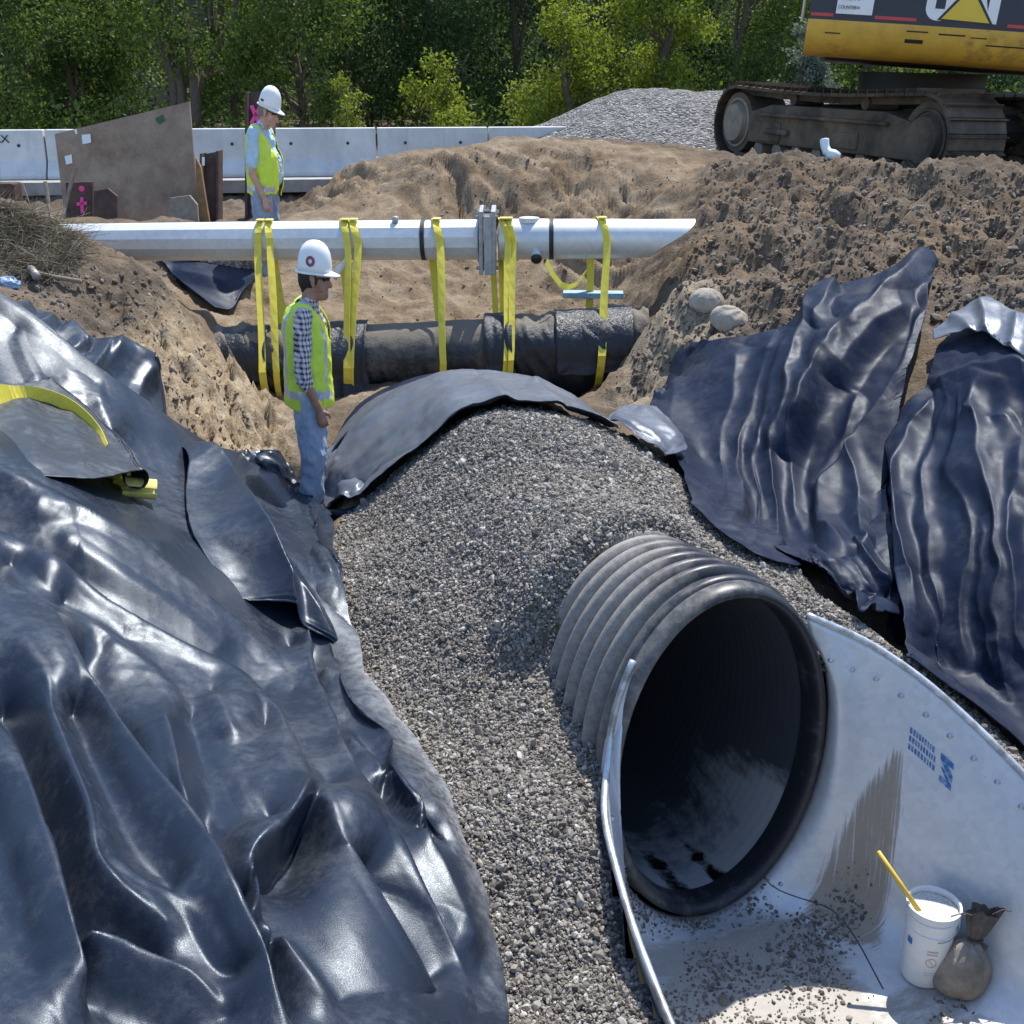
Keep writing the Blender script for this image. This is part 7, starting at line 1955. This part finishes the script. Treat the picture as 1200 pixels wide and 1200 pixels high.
tree('dark_tree', 600, 27, 7.5, 2.4, M_LDARK, 'dark tree left of the rounded yellow green bush', 9000, 12, 0.13, low=0.4, nclump=20)
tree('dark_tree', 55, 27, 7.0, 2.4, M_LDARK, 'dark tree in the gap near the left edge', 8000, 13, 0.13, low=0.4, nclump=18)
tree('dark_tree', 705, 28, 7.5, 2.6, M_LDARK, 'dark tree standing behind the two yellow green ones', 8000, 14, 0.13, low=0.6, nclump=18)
tree('leafy_tree', 868, 24, 6.5, 1.9, M_LMID, 'mid green tree right of the yellow green tree', 8500, 15, 0.11, low=0.4, nclump=18)
tree('dark_tree', 945, 27, 7.5, 2.6, M_LDARK, 'dark tree left of the excavator counterweight', 8000, 18, 0.13, low=0.4, nclump=18)
tree('leafy_shrub', 933, 20.5, 2.2, 0.75, M_LBLUE2, 'pale blue green shrub showing above the excavator track', 2600, 19, 0.09, low=0.5, nclump=12, trunk=0.04, cat='shrub')
tree('leafy_tree', 1010, 23, 2.6, 1.6, M_LMID, 'green bush glimpsed between excavator belly and track', 4500, 20, 0.11, low=0.2, nclump=12)
tree('dark_tree', 1110, 28, 7.0, 2.8, M_LDARK, 'dark tree hidden behind the excavator', 6000, 21, 0.14, low=0.4, nclump=14)
# the wood behind, one mass
rng = np.random.default_rng(77)
cs, rs = [], []
for k in range(230):
    x = rng.uniform(-26, 30); y = rng.uniform(31, 38); z = rng.uniform(0.2, 8.0)
    cs.append((x, y, z)); rs.append(rng.uniform(0.7, 1.5))
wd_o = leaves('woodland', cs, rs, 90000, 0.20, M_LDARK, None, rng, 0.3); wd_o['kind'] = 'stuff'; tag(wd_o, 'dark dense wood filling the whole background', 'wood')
m = MB()
nx_, ny_ = 90, 20
hx = np.linspace(-120, 120, nx_); hy = np.linspace(37, 70, ny_); HX, HY = np.meshgrid(hx, hy)
HZ = sstep(36, 46, HY) * (11 + 1.8 * fbm(HX * 0.08, HY * 0.08, 3.0, 4)) - 0.3
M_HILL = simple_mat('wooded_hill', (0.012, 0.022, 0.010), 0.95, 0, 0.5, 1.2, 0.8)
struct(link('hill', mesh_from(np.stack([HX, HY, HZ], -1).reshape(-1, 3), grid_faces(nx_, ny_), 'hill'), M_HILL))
# rough undergrowth in front of the wood
cs, rs = [], []
for k in range(120): cs.append((rng.uniform(-20, 24), rng.uniform(20.5, 30), rng.uniform(0.2, 0.9))); rs.append(rng.uniform(0.5, 0.9))
ug = leaves('undergrowth', cs, rs, 26000, 0.12, M_LMID, None, rng, 0.0); ug['kind'] = 'stuff'; tag(ug, 'rough green undergrowth at the foot of the trees', 'undergrowth')

# ------------------------------------------------------------------ dry grass and roots on the left bank, clods
t = NT('dry_grass'); a = t.attr('tone')
M_GRASS = t.set(base=t.ramp(a, [(0, (0.07, 0.055, 0.04)), (0.55, (0.20, 0.165, 0.115)), (0.85, (0.33, 0.29, 0.20)), (1.0, (0.13, 0.18, 0.06))]), rough=0.9)
def strands(name, pts, length, width, rng, bend, mat, label, cat, down=0.3):
    n = len(pts); K = 5
    d = rng.normal(size=(n, 3)); d[:, 2] = np.abs(d[:, 2]) * 0.5 + 0.1 - down; d /= np.linalg.norm(d, axis=1)[:, None]
    b_ = rng.normal(size=(n, 3)) * bend; L = length * rng.uniform(0.4, 1.3, n)
    side = np.cross(d, rng.normal(size=(n, 3))); side /= np.linalg.norm(side, axis=1)[:, None]
    rows = []
    for k in range(K):
        f = k / (K - 1); c = pts + d * (L * f)[:, None] + (b_ * (L * f * f)[:, None]) + np.array([0, 0, -1.0]) * (0.35 * L * f * f)[:, None]
        w = width * (1 - 0.7 * f); rows += [c - side * w, c + side * w]
    V = np.stack(rows, 1); fc = np.array([(2 * k, 2 * k + 1, 2 * k + 3, 2 * k + 2) for k in range(K - 1)])
    F_ = (fc[None] + (np.arange(n) * 2 * K)[:, None, None]).reshape(-1, 4)
    me = mesh_from(V.reshape(-1, 3), F_, name, True); add_attr(me, 'tone', np.repeat(np.clip(rng.beta(2, 2, n), 0, 1), 2 * K))
    o = link(name, me, mat); o['kind'] = 'stuff'; tag(o, label, cat); return o
rng = np.random.default_rng(8)
n = 10000
gxp = rng.uniform(-60, 92, n); gyp = 238 + rng.uniform(0, 1, n) * (20 + 70 * np.clip((92 - np.abs(gxp - 30)) / 92, 0, 1)) + np.clip(gxp, 0, 92) * 0.32
keepg = gyp < 322 - 0.0 * gxp
gpts = hitP(gxp[keepg], gyp[keepg], dmin=6.0); gd = np.linalg.norm(gpts, axis=1); gpts = gpts[gd < 11]
strands('dry_grass', gpts, 0.15, 0.0028, rng, 0.55, M_GRASS, 'tangled dry grass and roots hanging on the left bank', 'dry grass')
# clods and stones on the dirt
t = NT('dirt_clod'); a = t.attr('tone')
M_CLOD = t.set(base=t.ramp(a, [(0, (0.08, 0.062, 0.046)), (0.6, (0.175, 0.142, 0.108)), (1.0, (0.33, 0.29, 0.24))]), rough=0.95, normal=t.bump(t.noise(80, 4, 0.7, t.coord()), 0.5, 0.01))
def clods(n, box, smean, ssd, seed, label, poly):
    rng = np.random.default_rng(seed)
    x = rng.uniform(box[0], box[2], n); y = rng.uniform(box[1], box[3], n)
    pm = np.array(poly, float); ok = seg_mask(x, y, pm, 1.0) > 0.5; x, y = x[ok], y[ok]
    q = hitP(x, y, dmin=3.0); gmv = q[:, 2]
    sz = np.minimum(rng.lognormal(math.log(smean), ssd, len(q)), smean * 4.0); q[:, 2] += sz * 0.15
    o = stone_cloud('dirt_clods', q, sz, M_CLOD); o['kind'] = 'stuff'; tag(o, label, 'clods')
clods(9000, (690, 180, 1230, 480), 0.0095, 0.6, 41, 'loose clods and stones on the right dirt bank', [(830,190), (960,186), (1230,205), (1230,400), (1160,370), (1100,405), (1088,306), (985,338), (915,388), (800,412), (740,480), (740,400), (800,330)])
clods(3000, (0, 280, 340, 560), 0.007, 0.6, 42, 'loose clods and stones on the left dirt bank', [(0,310), (100,310), (200,315), (240,400), (340,560), (300,545), (215,515), (188,440), (95,395), (0,358)])
clods(900, (380, 165, 830, 460), 0.009, 0.5, 43, 'loose clods scattered down the far sand slope', [(400,195), (580,170), (760,178), (830,200), (740,330), (735,460), (640,460), (560,430), (400,330)])
# ------------------------------------------------------------------ light and view
SUN_AZ, SUN_EL = 27.0, 62.0          # azimuth from +Y towards +X
wd = bpy.data.worlds.new('World'); sc.world = wd; wd.use_nodes = True
nt = wd.node_tree; nt.nodes.clear()
wo = nt.nodes.new('ShaderNodeOutputWorld'); bg = nt.nodes.new('ShaderNodeBackground'); sky = nt.nodes.new('ShaderNodeTexSky')
sky.sky_type = 'NISHITA'; sky.sun_disc = False
sky.sun_elevation = R(SUN_EL); sky.sun_rotation = R(SUN_AZ)
sky.air_density = 1.0; sky.dust_density = 0.4; sky.ozone_density = 2.0
bg.inputs[1].default_value = 0.15
nt.links.new(sky.outputs[0], bg.inputs[0]); nt.links.new(bg.outputs[0], wo.inputs[0])
sd = bpy.data.lights.new('sun', 'SUN'); sd.energy = 3.9; sd.angle = R(0.5); sd.color = (1.0, 0.95, 0.87)
so = bpy.data.objects.new('sun', sd); COL.objects.link(so)
dirv = Vector((math.sin(R(SUN_AZ)) * math.cos(R(SUN_EL)), math.cos(R(SUN_AZ)) * math.cos(R(SUN_EL)), math.sin(R(SUN_EL))))
so.rotation_euler = dirv.to_track_quat('Z', 'Y').to_euler(); so.location = dirv * 50
sc.view_settings.view_transform = 'Standard'; sc.view_settings.look = 'None'; sc.view_settings.gamma = 1.0
sc.view_settings.use_curve_mapping = False
sc.view_settings.exposure = 0.74
sc.cycles.max_bounces = 6
